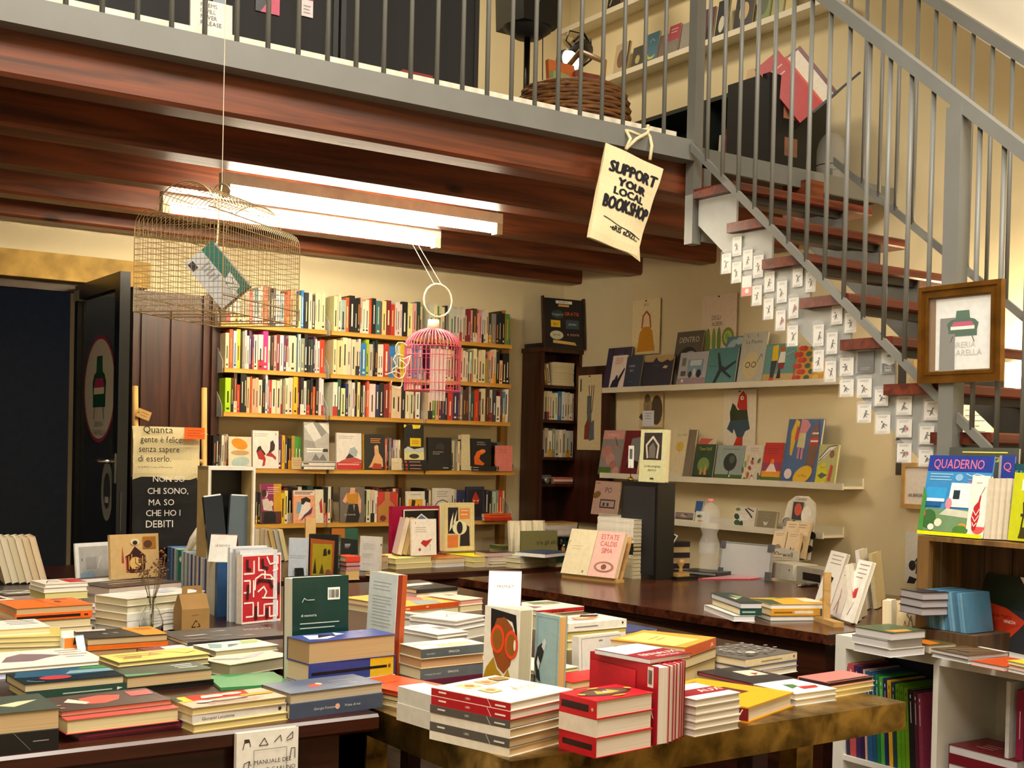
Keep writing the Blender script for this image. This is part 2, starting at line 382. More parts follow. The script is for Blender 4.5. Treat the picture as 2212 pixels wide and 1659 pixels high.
m.art([('t', '#8d8d8d', 'LIBRERIA', .5, .5, .30, 'c'), ('t', '#8d8d8d', 'ZABARELLA', .5, .05, .30, 'c')], .22, .085, .0015, (-.11, -.215))
m.xf(on_leaf(5.76, 1.56)); m.build('logo_sticker', PRINT, gd)
m = MB(); m.art([('e', '#8f9394', .5, .5, .5, .5, 30), ('e', '#3b3f42', .5, .5, .3, .3, 20), ('r', '#b9bcbc', .34, .3, .66, .4)], .17, .27, .0006, (-.085, -.135)); m.xf(on_leaf(5.62, 1.10)); m.build('round_sticker', PRINT, gd)
m = MB(); m.art([('r', '#b9bab8', 0, 0, 1, 1), ('e', '#23272b', .5, .5, .42, .42, 30), ('e', '#b9bab8', .5, .5, .34, .36, 30), ('l', '#70706e', .3, .6, .7, 3, .1, .04)], .13, .17, .0006, (-.065, -.085)); m.xf(on_leaf(5.475, 1.02)); m.build('hours_sticker', PRINT, gd)
MB().box(1.66, 6.05, 1.985, 1.70, 6.12, 2.035).build('door_closer', mat('closer_grey', '#9a9a92', rough=.4), gd)
wd = empty('door_2', Matrix.Identity(4)); wd['kind'] = 'structure'
OLD = wood('old_oak', '#2a1009', '#4e2311', rough=.4, axis=2)
m = MB().box(1.955, 6.12, 0, 2.30, 6.19, 2.07); dl_ = m.build('door_leaf', OLD, wd)
for x0, x1 in ((1.985, 2.115), (2.135, 2.27)):
    for z0, z1 in ((.15, .95), (1.05, 1.98)):
        MB().box(x0, 6.105, z0, x1, 6.121, z1).build('door_panel', OLD, dl_)
for x0, x1, d in ((2.30, 2.335, 6.10), (2.335, 2.355, 6.07), (2.355, 2.385, 6.09)):
    MB().box(x0, d, 0, x1, 6.199, 2.07).build('door_moulding', OLD, wd)
MB().box(1.935, 6.08, 0, 1.957, 6.199, 2.08).build('door_moulding', OLD, wd)
# ================================================================== FLUORESCENT TUBES under the gallery
em, N, L, P = nmat('tube_glow'); P.inputs['Base Color'].default_value = (1, .95, .85, 1)
P.inputs['Emission Color'].default_value = (1, .86, .62, 1)
nz = N.new('ShaderNodeTexNoise'); nz.inputs['Scale'].default_value = .7; rr = N.new('ShaderNodeMapRange'); rr.inputs[3].default_value = 80; rr.inputs[4].default_value = 88
L.new(nz.outputs[0], rr.inputs[0]); L.new(rr.outputs[0], P.inputs['Emission Strength'])
for (x0, x1, y) in ((1.80, 3.10, 4.62), (1.74, 3.09, 5.13)):
    t = empty('fluorescent_tube', Matrix.Identity(4), 'long glowing fluorescent tube lamp hung under the %s' % ('beams, nearer the gallery edge' if y < 5 else 'beams, nearer the bookshelf wall'), 'lamp')
    MB().tube([(x0+.03, y, 2.30), (x1-.03, y, 2.30)], .017, 14).build('tube', em, t, smooth=True)
    MB().box(x0, y-.022, 2.325, x1, y+.022, 2.37).build('batten', mat('batten_white', '#e8e4da', rough=.5), t)
    for x in (x0, x1-.03): MB().box(x, y-.021, 2.278, x+.03, y+.021, 2.326).build('end_cap', mat('end_cap_cream', '#cfc7ae', rough=.5), t)
    for x in (x0+.02, x1-.015): MB().tube([(x, y, 2.37), (x, y, 2.50)], .0016, 5).build('hanging_wire', mat('wire_steel', '#8f8a80', rough=.4, metal=.6), t)
# ================================================================== WALL BOOKSHELVES ON THE BACK WALL
PAL = dict(w='#ece6da', c='#e8dab4', y='#efbd1c', Y='#efe09a', o='#e4602a', r='#d3331f', R='#84202a', m='#d4207a', p='#e2a39c', P='#5b2a55',
           b='#2a78bb', B='#27305c', t='#3d7480', T='#9cc6ba', l='#aacfdf', g='#4c8a3c', G='#23463a', L='#b6d31c', k='#17161a', K='#3a383a',
           n='#4b3024', s='#8b8983', S='#cbc6ba', a='#eeb58c', A='#b08a34')
CN = dict(w='white', c='cream', y='yellow', Y='pale yellow', o='orange', r='bright red', R='dark red', m='magenta', p='pink', P='plum',
          b='blue', B='navy', t='teal', T='pale green', l='light blue', g='green', G='dark green', L='lime green', k='black', K='charcoal',
          n='brown', s='grey', S='pale grey', a='apricot', A='mustard')
SHZ = [1.934, 1.705, 1.483, 1.197, .912]        # top of each board
SHF = 6.0                                        # front edge of the boards
BAYS = [(483, 703), (713, 914), (922, 1103)]
ROWN = ['top', 'second', 'third', 'fourth', 'lowest']
BAYN = ['bay by the wooden door', 'middle bay', 'bay by the dark cabinet']
BRK = mat('bracket_white', '#d9d6cc', rough=.4)
rail = None
for i, px in enumerate((691, 866, 1083)):        # pine uprights carrying the boards
    X = onY(px, 950, 6.19).x
    u = MB().box(X-.025, 6.165, .55, X+.025, 6.199, 1.95).build('shelf_upright', wood('pine_upright', '#8a5f22', '#b98a3c', rough=.5, axis=2))
    tag(u, ['pine wall upright behind the shelf bay by the wooden door', 'pine wall upright behind the middle shelf bay', 'pine wall upright behind the shelf bay by the dark cabinet'][i], 'upright')
for r in range(5):
    for b_, (p0, p1) in enumerate(BAYS):
        if r == 0 and b_ == 0: p0 = 473
        if r >= 3: p1 += 12 if b_ == 2 else 4
        x0, x1 = onY(p0, 900, SHF).x, onY(p1, 900, SHF).x; z = SHZ[r]
        s = empty('wall_shelf', Vector((x0, SHF, z)), 'honey pine wall board with white metal ends, %s row, %s' % (ROWN[r], BAYN[b_]), 'shelf', 'pine wall boards')
        MB().box(0, 0, -.022, x1-x0, .19, 0).build('board', PINE, s)
        for e in (-.003, x1-x0+.001):
            m = MB(); m.prism([(.02, -.024), (.19, -.024), (.19, .15), (.135, .15), (.02, .035)], e, e+.002, axis='x'); m.build('end_bracket', BRK, s)
rb = random.Random(11)
def spine_book(x, w, h, d, zb, yf, ck, label, group, lean=0, marks=True, name='paperback'):
    c = .0012; col = PAL[ck]; v = [min(1, max(0, q*(rb.uniform(.86, 1.1)))) for q in lin(col)[:3]]
    m = MB(); m.box(0, 0, 0, c, d, h, v); m.box(w-c, 0, 0, w, d, h, v); m.box(c, 0, 0, w-c, c, h, v)
    m.box(c, c, .002, w-c, d-.002, h-.003, CREAM)
    if marks and w > .008:
        dark = sum(v) > 1.0; mk = '#2a2624' if dark else rb.choice(['#efe9dc', '#e8d9a0', '#d98a3a'])
        a = rb.uniform(.12, .3)*h; e = rb.uniform(.55, .85)*h; t = w*rb.uniform(.08, .16)
        m.poly([(w/2-t, -.0003, a), (w/2+t, -.0003, a), (w/2+t, -.0003, e), (w/2-t, -.0003, e)], mk)
        if rb.random() < .4: m.poly([(w*.25, -.0003, .012), (w*.75, -.0003, .012), (w*.75, -.0003, .022), (w*.25, -.0003, .022)], mk)
        if rb.random() < .16:
            q = rb.choice(['#d8a020', '#e8e2d4', '#c03028', '#1c1a1e']); m.poly([(0, -.0002, 0), (w, -.0002, 0), (w, -.0002, h*.28), (0, -.0002, h*.28)], q)
    o = m.build(name, PRINT); o.location = (x, yf, zb)
    if lean: o.rotation_euler = (0, lean, 0)
    tag(o, label, name, group); return o
def spine_row(tokens, x0, x1, zb, yf, where, side, group, hm=.185, hv=.016, lim=.2, order=1, name='paperback'):
    T = []
    for t in tokens.split():
        h = None
        if '/' in t: t, h = t.split('/')
        T.append((t[0], float(t[1:]), h))
    tot = sum(t[1] for t in T); x = x0
    for i, (c, w, h) in enumerate(T):
        ww = w/tot*(x1-x0)
        hh = float(h)/440 if h else min(lim, hm+rb.uniform(-hv, hv)); n = (i+1) if order > 0 else len(T)-i
        spine_book(x+.0004, ww-.0008, hh, rb.uniform(.125, .15), zb, yf+rb.uniform(0, .012), c, '%s spine, %s from the %s, %s' % (CN[c], ORD[n], side, where), group, name=name)
        x += ww
ROWS = {
 (0, 0): "c10 c9 w9 c8 c8 p4 c4 r7 w4 t6 w6 w7 o10 K7 K7 K6 w9 l9 o8 o6 a7 a6 K6 Y8 b7 k10 c8 n8 c4 c10 c10",
 (0, 1): "c8 c6 T11 o7 k11 k6 k6 a5 w6 w8 o7 k8 t11 R3 Y9 R11 r10 w5 w5 w5 k13 Y12 p8 G8 c7",
 (0, 2): "S9 c7 g3 c8 c6 k5 S7 S7 S7 S6 S6 S5 R6 R7 p4 n9 a5 p6 w5 w6 Y5 K6 s10 k8 k6 k6 A3 g10",
 (1, 0): "c8 o8 l8 y9 k3 s6 S5 w5 P6 P5 w9 w11 m12 c5 k8 p6 R9 w9 P6 R5 w4 c13 S3 t2 w6 s9 k8 k7 G6 P4 w6 w6 r11",
 (1, 1): "c6 Y11 c8 c7 c7 c7 w4 b9 L6 S7 G3 k5 w6 w6 r9 b12 t4 w6 y7 c5 w12 b10 l8",
 (1, 2): "P8 s6 s6 w5 w6 k4 w5 w5 c9 c8 n8 o8 a6 w6 c6 k4 w4 s4 c10 k4 c8 c10 A8/62 s4/58 a8 c7 k9 a8/60 k9 k8",
 (2, 0): "L12 n6 n7 r7/62 k8 k6 a8 o3 a8 a6 c8 k7 w5 s4 r6 c10 c9 c4 s6 c8 c10 y10 R5 k8 w7 k8 k6 o7/66 k7 w6 w5",
 (2, 1): "w10 G8 Y9/66 B6 S8 w6 k7 Y6 k6 w4 R4 o6 w14 B8 k9 R12 o6 c11 c12 k9 c9 c9 R5 w10 P3",
 (2, 2): "c10 g8 a7 R5 B9 k6 r12 B10 P5 s7 n8 n6 s4 G9 r11 K4 c11 n8 w9 K8 w10/66 R5 t6 w9"}
SIDE = ['wooden door end', 'end nearer the door', 'dark cabinet end']
for (r, b_), tk in ROWS.items():
    p0, p1 = BAYS[b_]; p0 += 2; p1 -= 2
    if b_ == 1: p0 += 3
    x0, x1 = onY(p0, 900, SHF).x, onY(p1, 900, SHF).x
    spine_row(tk, x0+.004, x1-.004, SHZ[r], SHF+.004, '%s wall shelf, %s' % (ROWN[r], BAYN[b_].replace('bay by the ', '').replace('wooden door', 'first bay').replace('dark cabinet', 'last bay')), SIDE[b_],
              'spine-out books on the wall shelves', order=-1 if b_ == 2 else 1)
def fy(x0, y0, x1, y1, Y, zb, th, cover, art, label, lean=.06, spine='L', sart=(), group='face-out books on the wall shelves', **k):
    k.setdefault('name', 'novel'); k.setdefault('cat', 'novel')
    """face-out book: pixel rectangle on the plane Y, standing on zb, leaning back"""
    a, b2 = onY(x0, y1, Y), onY(x1, y1, Y); t = onY((x0+x1)/2, y0, Y)
    h = (t.z-zb)/math.cos(lean)
    M = frame((a.x, Y+th, zb+th*math.sin(lean)), (1, 0, 0), (0, math.sin(lean), math.cos(lean)))
    return book(M, b2.x-a.x, h, th, cover, art, spine, sart, label=label, group=group, **k)
def pile_y(x0, x1, Y, zb, layers, depth, where, cat='book', group='lying books on the wall shelves', rot=0):
    """lying pile; layers bottom to top: (thickness, colour key or hex, near side S/P, spine art, art, look)"""
    a, b2 = onY(x0, 1000, Y).x, onY(x1, 1000, Y).x; z = zb; n = len(layers)
    for i, ly in enumerate(layers):
        T, c, nr = ly[:3]; sa = ly[3] if len(ly) > 3 else (); ar = ly[4] if len(ly) > 4 else (); lk = ly[5] if len(ly) > 5 else CN.get(c, 'printed')+' paperback'
        dx = rb.uniform(-.004, .004)
        pos = 'lying alone' if n == 1 else ('on top' if i == n-1 else ('at the bottom' if i == 0 else '%s up' % ORD[i+1]))
        book(frame((a+dx, Y, z), (1, rb.uniform(-.02, .02)+rot, 0)), b2-a, depth, T, PAL.get(c, c), ar, 'D' if nr == 'S' else 'U', sa, label='%s %s of the %s' % (lk, pos, where) if n > 1 else '%s %s' % (lk, where), group=group)
        z += T
    return z
# ---- fourth row: face-out covers, piles, spines
z4 = SHZ[3]; Y4 = 6.015
def X4(px): return onY(px, 1000, 6.0).x
def row4(tk, a, b2, yy, where, side, hm=.17, z=z4): spine_row(tk, X4(a), X4(b2), z, yy, where, side, 'spine-out books among the face-out ones', hm=hm, lim=.25, hv=.01, name='novel')
row4('k9 k8 n5 w6 c7 w5', 466, 500, 6.04, 'fourth wall shelf', 'wooden door')
fy(494, 944, 543, 1011, 6.0, z4, .012, '#efe3c4', [('e', '#e8951c', .48, .77, .36, .17, 22, -.2), ('e', '#c9a36c', .5, .49, .4, .08), ('e', '#b7cdc6', .52, .2, .4, .17, 20, .1), ('l', '#d98a20', .2, .83, .45, 1, .1, .012)], 'cream book with orange, tan and pale blue ovals, fourth wall shelf')
fy(546, 931, 602, 1012, 6.005, z4, .016, '#f0ebe2', [('l', '#c9b9b4', .08, .9, .6, 2, .05, .018), ('p', '#2a1718', [(.14, .45), (.2, .56), (.3, .6), (.36, .5), (.42, .46), (.5, .38), (.38, .3), (.2, .3)]), ('p', '#b02a24', [(.18, .42), (.3, .5), (.42, .38), (.5, .25), (.46, .08), (.36, .05), (.4, .22), (.22, .25)]), ('p', '#3a1f22', [(.66, .5), (.68, .7), (.78, .75), (.86, .62), (.84, .5), (.7, .42), (.58, .4)]), ('p', '#b02a24', [(.55, .4), (.72, .42), (.9, .3), (.88, .22), (.76, .3), (.5, .34)]), ('r', '#c9b9b4', .86, .88, .92, .94)], 'white book with two red seated figures on the cover, fourth wall shelf')
row4('P9 y7 K7 k7 A7 g8 g8', 603, 656, 6.02, 'fourth shelf', 'figures book')
fy(630, 988, 652, 1010, 5.995, z4, .004, '#c8ac82', [('l', '#a88a60', .15, .7, .85, 3, .2, .05)], 'small tan card propped on the fourth wall shelf', name='card', cat='card', group='small cards on the shelves')
zt = pile_y(652, 724, 5.985, z4, [(.022, 'w', 'S', [('r', '#1a1a1a', 0, .7, 1, .85), ('r', '#1a1a1a', 0, .1, .08, .6)]), (.02, 'w', 'S', [('r', '#1a1a1a', 0, .68, 1, .85), ('r', '#1a1a1a', .04, .2, .2, .5)])], .14, 'two-book pile under the grey abstract book')
fy(657, 913, 711, 994, 5.99, zt, .012, '#b9b7b3', [('p', '#dcdad6', [(0, .9), (.35, 1), (.7, .62), (.4, .5)]), ('p', '#8f8d8a', [(.35, 1), (.6, 1), (.9, .75), (.7, .62)]), ('p', '#e6e4e0', [(.6, .98), (1, .7), (1, .95)]), ('p', '#9c9a97', [(0, .55), (.4, .5), (.5, .3), (0, .35)]), ('l', '#f5f3ef', .1, .3, .8, 2, .07, .035), ('r', '#2a2a2a', .75, .24, .95, .32), ('p', '#77757c', [(.3, .02), (.45, .2), (.6, .06), (.75, .2), (.9, .02)])], 'grey and white abstract cover standing on a two-book pile')
fy(727, 936, 781, 1018, 6.0, z4, .014, '#efeae2', [('l', '#bdb4ae', .1, .9, .7, 2, .05, .016), ('p', '#a9b6bc', [(.45, .4), (.55, .58), (.72, .62), (.85, .5), (.8, .36), (.55, .32)]), ('p', '#2a2325', [(.35, .3), (.5, .44), (.68, .36), (.6, .26)]), ('p', '#c04a44', [(.2, .24), (.4, .3), (.7, .34), (1, .26), (1, .2), (.05, .18)]), ('r', '#c6202c', 0, 0, 1, .19), ('l', '#e9a8a8', .06, .12, .9, 1, .05, .04)], 'white book with a man over a red band, fourth wall shelf')
fy(787, 939, 832, 1014, 6.0, z4, .02, '#17151a', [('l', '#d8893a', .3, .86, .8, 3, .05, .022), ('p', '#e3b07a', [(.5, .42), (.48, .62), (.58, .72), (.68, .62), (.7, .48), (.88, .3), (.9, .08), (.2, .05), (.35, .2)]), ('e', '#e6bb8c', .58, .64, .1, .07), ('p', '#241a1a', [(.44, .64), (.6, .76), (.72, .66), (.58, .7)]), ('p', '#b8331c', [(.35, .02), (.45, .18), (.8, .16), (.85, .02)])], 'black book with a woman in a pale robe, fourth wall shelf', spinec='#e8b41c')
row4('o8 B7 s6 P6 S8 w7 w6', 834, 868, 6.02, 'fourth shelf', 'robe book')
fy(846, 990, 868, 1015, 5.993, z4, .004, '#e6d6b2', [('l', '#b8a684', .15, .6, .7, 1, .2, .03)], 'small cream card propped on the middle bay of the fourth wall shelf', name='card', cat='card', group='small cards on the shelves')
zt = pile_y(871, 925, 5.985, z4, [(.019, 'k', 'S', [('e', '#c8382c', .12, .5, .05, .36), ('r', '#d8a08a', .25, .4, .7, .6)])]*3, .13, 'three-book black pile with red dots')
fy(873, 918, 916, 988, 5.99, zt, .014, '#141416', [('p', '#efd92c', [(.0, .9), (.14, .96), (.1, 1), (0, 1)]), ('p', '#efd92c', [(.42, 1), (.85, 1), (.8, .9), (.46, .88)]), ('r', '#ecc514', .3, .38, .85, .62), ('l', '#9a7a10', .4, .52, .76, 2, .06, .02), ('p', '#c8d2cc', [(0, .3), (.2, .38), (.5, .3), (1, .36), (1, .22), (0, .22)]), ('r', '#e4dca0', 0, 0, 1, .22), ('e', '#3a3620', .5, .1, .25, .07)], 'black book with a yellow square label standing on a pile')
fy(925, 946, 976, 1018, 6.0, z4, .02, '#1b191b', [('p', '#3a3234', [(.3, .66), (.4, .8), (.55, .84), (.7, .74), (.66, .62)]), ('t', '#dcd7cf', 'UNA DOMENICA', .2, .54, .035), ('t', '#dcd7cf', 'DA FELLINI', .2, .48, .035), ('r', '#c9c4bc', .62, .06, .85, .085)], 'black book with small white title lines, fourth wall shelf')
row4('c9 s5 c6 K4', 977, 999, 6.01, 'fourth shelf', 'black title-lines book')
fy(997, 940, 1016, 1012, 6.0, z4, .03, '#e4d6ae', [], 'thick cream book turned cover-out beside an orange figure book', spine='R')
zt = pile_y(1020, 1078, 5.985, z4, [(.014, 'k', 'S', [('r', '#d8d4cc', .04, .4, .25, .6), ('e', '#d8d4cc', .94, .5, .02, .3)])]*2, .14, 'thin black two-book pile, fourth wall shelf')
fy(1018, 948, 1061, 1006, 6.0, zt, .012, '#1a181a', [('t', '#d8d2c8', 'BARBARA', .3, .84, .05), ('t', '#d8d2c8', 'BALZERANI', .3, .76, .05), ('p', '#e86a1e', [(.16, .05), (.14, .3), (.28, .52), (.5, .6), (.66, .56), (.6, .44), (.46, .4), (.4, .26), (.56, .14), (.66, .1), (.6, .02)]), ('e', '#f0843a', .58, .54, .14, .07)], 'black book with a crouching orange figure on the cover')
row4('A8 n6 k9 t8', 1062, 1092, 6.05, 'fourth shelf, behind the pink book', 'orange figure book', hm=.165)
fy(1071, 963, 1107, 1020, 5.99, z4, .008, '#e8857c', [('l', '#b85a58', .2, .84, .7, 3, .06, .012), ('l', '#b85a58', .2, .12, .4, 1, .06, .012)], 'plain salmon pink book leaning on the fourth wall shelf')
# ---- lowest row
z5 = SHZ[4]
row4('B8 k5', 505, 528, 6.04, 'lowest wall shelf', 'wooden door', z=z5)
fy(526, 1053, 551, 1130, 6.0, z5, .012, '#2e2a6a', [('r', '#4a3a8a', .05, .8, .9, .9), ('p', '#f0d414', [(.05, .2), (.4, .36), (.1, .46), (.6, .6), (.9, .72), (.95, .2)]), ('p', '#d8362c', [(.2, .4), (.7, .5), (.6, .34)]), ('p', '#17141a', [(.3, .3), (.8, .28), (.6, .22)])], 'dark blue book with jagged yellow figures, lowest wall shelf')
row4('y7 K6 k7', 552, 566, 6.01, 'lowest shelf, by the jagged figures book', 'wooden door', z=z5)
fy(565, 1047, 608, 1129, 6.0, z5, .03, '#8c2058', [('p', '#c8921c', [(.6, 1), (1, 1), (1, 0), (.62, 0)]), ('r', '#5a2a26', 0, 0, 1, .3), ('l', '#e8b9c8', .3, .9, .9, 4, .05, .016), ('e', '#e8d8cc', .2, .74, .12, .09), ('e', '#2a1a1c', .14, .76, .12, .1), ('p', '#d8ccc0', [(.02, .6), (.3, .64), (.5, .46), (.56, .3), (.1, .34)]), ('e', '#e0cbb8', .48, .5, .11, .08), ('p', '#17141a', [(.08, .02), (.14, .28), (.5, .32), (.7, .26), (.72, .02)])], 'plum and gold book with a seated family, lowest wall shelf', spine='R', spinec='#d8a01e')
row4('y8 Y6', 609, 626, 6.005, 'lowest shelf, by the family book', 'wooden door', z=z5)
row4('R5 k7 k6 w5 k7 G8 G7', 626, 700, 6.06, 'lowest shelf, behind the portrait book', 'wooden door', z=z5, hm=.185)
fy(634, 1060, 680, 1128, 6.0, z5, .014, '#efa57c', [('r', '#f4d8c8', 0, .84, 1, 1), ('l', '#3a2a28', .06, .93, .9, 2, .05, .022), ('p', '#7aa6c0', [(.12, .3), (.2, .66), (.4, .62), (.38, .3)]), ('p', '#f4e4da', [(.34, .4), (.42, .64), (.62, .72), (.78, .6), (.8, .44), (.66, .32), (.5, .2), (.2, .1)]), ('p', '#1d1720', [(.36, .58), (.36, .74), (.6, .8), (.8, .72), (.78, .62), (.58, .66), (.46, .56)]), ('p', '#5a3058', [(.5, .26), (.66, .34), (.9, .5), (.84, .3), (.6, .22), (.3, .05)])], 'peach book with a black-haired portrait, lowest wall shelf')
fy(681, 1058, 699, 1128, 6.0, z5, .012, '#eadfc4', [('p', '#b8302c', [(.6, .3), (.5, .6), (.8, .75), (.9, .3)])], 'narrow cream book with a red shape on its cover, lowest shelf')
row4('k10 w5 k4', 702, 728, 6.03, 'lowest shelf, end of first bay', 'portrait book', z=z5, hm=.185)
fy(735, 1053, 788, 1128, 6.0, z5, .016, '#6f665f', [('p', '#e3a986', [(.42, .98), (.4, .84), (.24, .8), (.1, .6), (.22, .54), (.34, .66), (.66, .68), (.76, .4), (.74, .18), (.84, .3), (.86, .62), (.76, .82), (.6, .86), (.62, .98)]), ('p', '#c88a1c', [(.26, .84), (.4, .8), (.6, .82), (.76, .84), (.72, .52), (.3, .54)]), ('p', '#151316', [(.34, .5), (.7, .52), (.8, .2), (.72, .0), (.2, .0), (.26, .2)]), ('p', '#8f949a', [(.52, .5), (.6, .5), (.56, .3)]), ('t', '#e6d8b0', 'La Custode', .18, .2, .05)], 'grey book with a woman in a mustard top, lowest wall shelf')
row4('k5 c9 c9 w7', 790, 819, 6.005, 'lowest shelf', 'mustard top book', z=z5, hm=.18)
row4('n7 R6 n8 k8 R5 k7 w6 R6 k6', 818, 880, 6.055, 'lowest shelf, behind the bottle book', 'middle bay end', z=z5, hm=.18)
fy(815, 1063, 858, 1127, 6.0, z5, .014, '#c8322c', [('p', '#c07a44', [(.36, 1), (.66, 1), (.66, .72), (.98, .5), (.98, 0), (.02, 0), (.02, .5), (.36, .72)]), ('r', '#b8862c', .06, .28, .94, .46), ('e', '#6a2a1e', .28, .12, .16, .1), ('w', '#5a2a20', [(.36, 1), (.36, .72), (.02, .5)], .02), ('w', '#5a2a20', [(.66, 1), (.66, .72), (.98, .5)], .02)], 'red book with a big amber bottle, lowest wall shelf')
fy(878, 1062, 918, 1128, 6.0, z5, .012, '#efe9dc', [('r', '#e8b42c', .12, .4, .88, .74), ('p', '#241c18', [(.25, .46), (.3, .72), (.5, .7), (.44, .46)]), ('p', '#3a2a20', [(.6, .44), (.64, .6), (.72, .46)]), ('l', '#b8b0a4', .2, .88, .8, 1, .05, .02)], 'white book with a yellow silhouette picture, lowest wall shelf')
row4('k8 k6 c5', 919, 936, 6.01, 'lowest shelf, by the silhouette picture book', 'middle bay', z=z5, hm=.18)
fy(936, 1055, 976, 1128, 6.0, z5, .014, '#e2dbd2', [('l', '#8a8580', .2, .88, .8, 3, .07, .016), ('w', '#6a6664', [(.1, .46), (.25, .58), (.5, .64), (.75, .58), (.92, .46)], .05), ('p', '#c88a98', [(.5, .1), (.6, .44), (.8, .4), (.84, .1)]), ('p', '#2a2426', [(.3, .1), (.42, .4), (.5, .1)])], 'white book with a dark arch drawing, lowest wall shelf')
row4('w7 S6 B9 B7', 977, 1010, 6.01, 'lowest shelf', 'arch drawing book', z=z5, hm=.175)
fy(1008, 1052, 1047, 1128, 6.0, z5, .014, '#262a4e', [('p', '#15171f', [(.05, .1), (.1, .9), (.9, .92), (.92, .1)]), ('p', '#b8251e', [(.5, .86), (.3, .62), (.36, .48), (.66, .48), (.72, .62)]), ('r', '#e8dcd4', .36, .56, .48, .6), ('r', '#e8dcd4', .56, .56, .66, .6)], 'navy book with a red drop face, lowest wall shelf')
row4('k8 K7 k8 T4 S7 s6 r9 c5', 1048, 1097, 6.02, 'lowest shelf, last bay', 'red drop book', z=z5, hm=.165)
pile_y(1050, 1108, 5.97, z5, [(.02, 'r', 'S', [('r', '#7a1c14', .2, .4, .8, .55)]), (.02, 'o', 'S', [('r', '#7a1c14', .2, .4, .8, .55)])], .13, 'orange two-book pile on the lowest shelf')
# ================================================================== FURNITURE
TZ = .78
def table(name, x0, y0, x1, y1, z, label, mt, apron=.09, leg=.06, top=.035, over=.02):
    t = empty(name, Matrix.Identity(4), label, 'table')
    m = MB(); c = .006
    m.prism([(y0+c, z-top), (y1-c, z-top), (y1, z-top+c), (y1, z-c), (y1-c, z), (y0+c, z), (y0, z-c), (y0, z-top+c)], x0, x1, axis='x'); m.build('table_top', mt, t)
    for a, b_, c_, d in ((x0+over, y0+over, x1-over, y0+over+.02), (x0+over, y1-over-.02, x1-over, y1-over), (x0+over, y0+over+.02, x0+over+.02, y1-over-.02), (x1-over-.02, y0+over+.02, x1-over, y1-over-.02)):
        MB().box(a, b_, z-top-apron, c_, d, z-top).build('apron', mt, t)
    for a in (x0+over, x1-over-leg):
        for b_ in (y0+over, y1-over-leg): MB().box(a, b_, 0, a+leg, b_+leg, z-top).build('leg', mt, t)
    return t
table('display_table', -.62, 2.245, 1.235, 3.12, TZ, 'dark walnut display table crowded with book piles, beside the brass table', DARKW)
table('display_table', -.2, 3.16, 1.24, 4.45, TZ, 'dark walnut display table further back, under the wire bird cage', DARKW)
table('display_table', 1.27, 2.44, 2.62, 4.45, TZ, 'dark walnut display table between the brass table and the back table', DARKW)
table('display_table', 1.30, 4.66, 3.60, 5.55, TZ, 'dark walnut display table in front of the pine wall shelves', DARKW)
# brass table
BRASS, N, L, P = nmat('aged_brass')
tc = N.new('ShaderNodeTexCoord'); nz = N.new('ShaderNodeTexNoise'); nz.inputs['Scale'].default_value = 15; nz.inputs['Detail'].default_value = 10; nz.inputs['Distortion'].default_value = .4
L.new(tc.outputs['Object'], nz.inputs[0]); cr = N.new('ShaderNodeValToRGB'); e = cr.color_ramp.elements
e[0].position, e[1].position = .3, .68; e[0].color, e[1].color = lin('#3a2c14'), lin('#b8964e'); q = cr.color_ramp.elements.new(.48); q.color = lin('#80672f')
L.new(nz.outputs[0], cr.inputs[0]); L.new(cr.outputs[0], P.inputs['Base Color']); P.inputs['Metallic'].default_value = .95
rr = N.new('ShaderNodeMapRange'); rr.inputs[3].default_value = .5; rr.inputs[4].default_value = .16; L.new(nz.outputs[0], rr.inputs[0]); L.new(rr.outputs[0], P.inputs['Roughness'])
t = empty('brass_table', Matrix.Identity(4), 'aged brass table with square legs carrying red and white book piles', 'table')
bx0, by0, bx1, by1 = 1.25, 1.79, 2.33, 2.43
MB().box(bx0+.03, by0+.03, TZ-.02, bx1-.03, by1-.03, TZ).build('table_top', BRASS, t)
for a, b_, c_, d in ((bx0, by0, bx1, by0+.03), (bx0, by1-.03, bx1, by1), (bx0, by0+.03, bx0+.03, by1-.03), (bx1-.03, by0+.03, bx1, by1-.03)):
    MB().box(a, b_, TZ-.062, c_, d, TZ).build('edge_rail', BRASS, t)
for a in (bx0+.02, 2.0):
    for b_ in (by0+.02, by1-.07): MB().box(a, b_, 0, a+.05, b_+.05, TZ-.062).build('leg', BRASS, t)
MB().box(bx0+.05, by0+.05, .30, 1.99, by1-.05, .325).build('lower_shelf', BRASS, t)
# desk / counter, slightly turned
dk = empty('shop_desk', frame((3.035, 2.63, 0), (-.0945, .9955, 0)), 'dark polished wooden shop desk with a water bottle and whiteboard on it', 'desk')
DZ = .77
m = MB(); c = .01   # local x runs away from the camera along the front edge, local -y is towards the wall
m.prism([(0, c), (.02, 0), (1.9, 0), (1.9, -1.18), (0, -1.18)], DZ-.03, DZ, axis='z'); m.v = [(a, b2, z) for a, b2, z in m.v]
m.build('desk_top', wood('desk_polish', '#2c130b', '#5a2d1a', rough=.2, axis=1), dk)
MB().box(.02, -.03, DZ-.045, 1.88, -.012, DZ-.03).build('edge_moulding', DARKW, dk)
MB().box(.03, -.055, .06, 1.87, -.03, DZ-.045).build('front_panel', DARKW, dk)
MB().box(.03, -1.15, .06, .055, -.055, DZ-.045).build('side_panel', DARKW, dk); MB().box(1.84, -1.15, .06, 1.865, -.055, DZ-.045).build('side_panel', DARKW, dk)
MB().box(.0, -1.18, 0, 1.9, -.02, .06).build('plinth', DARKW, dk)
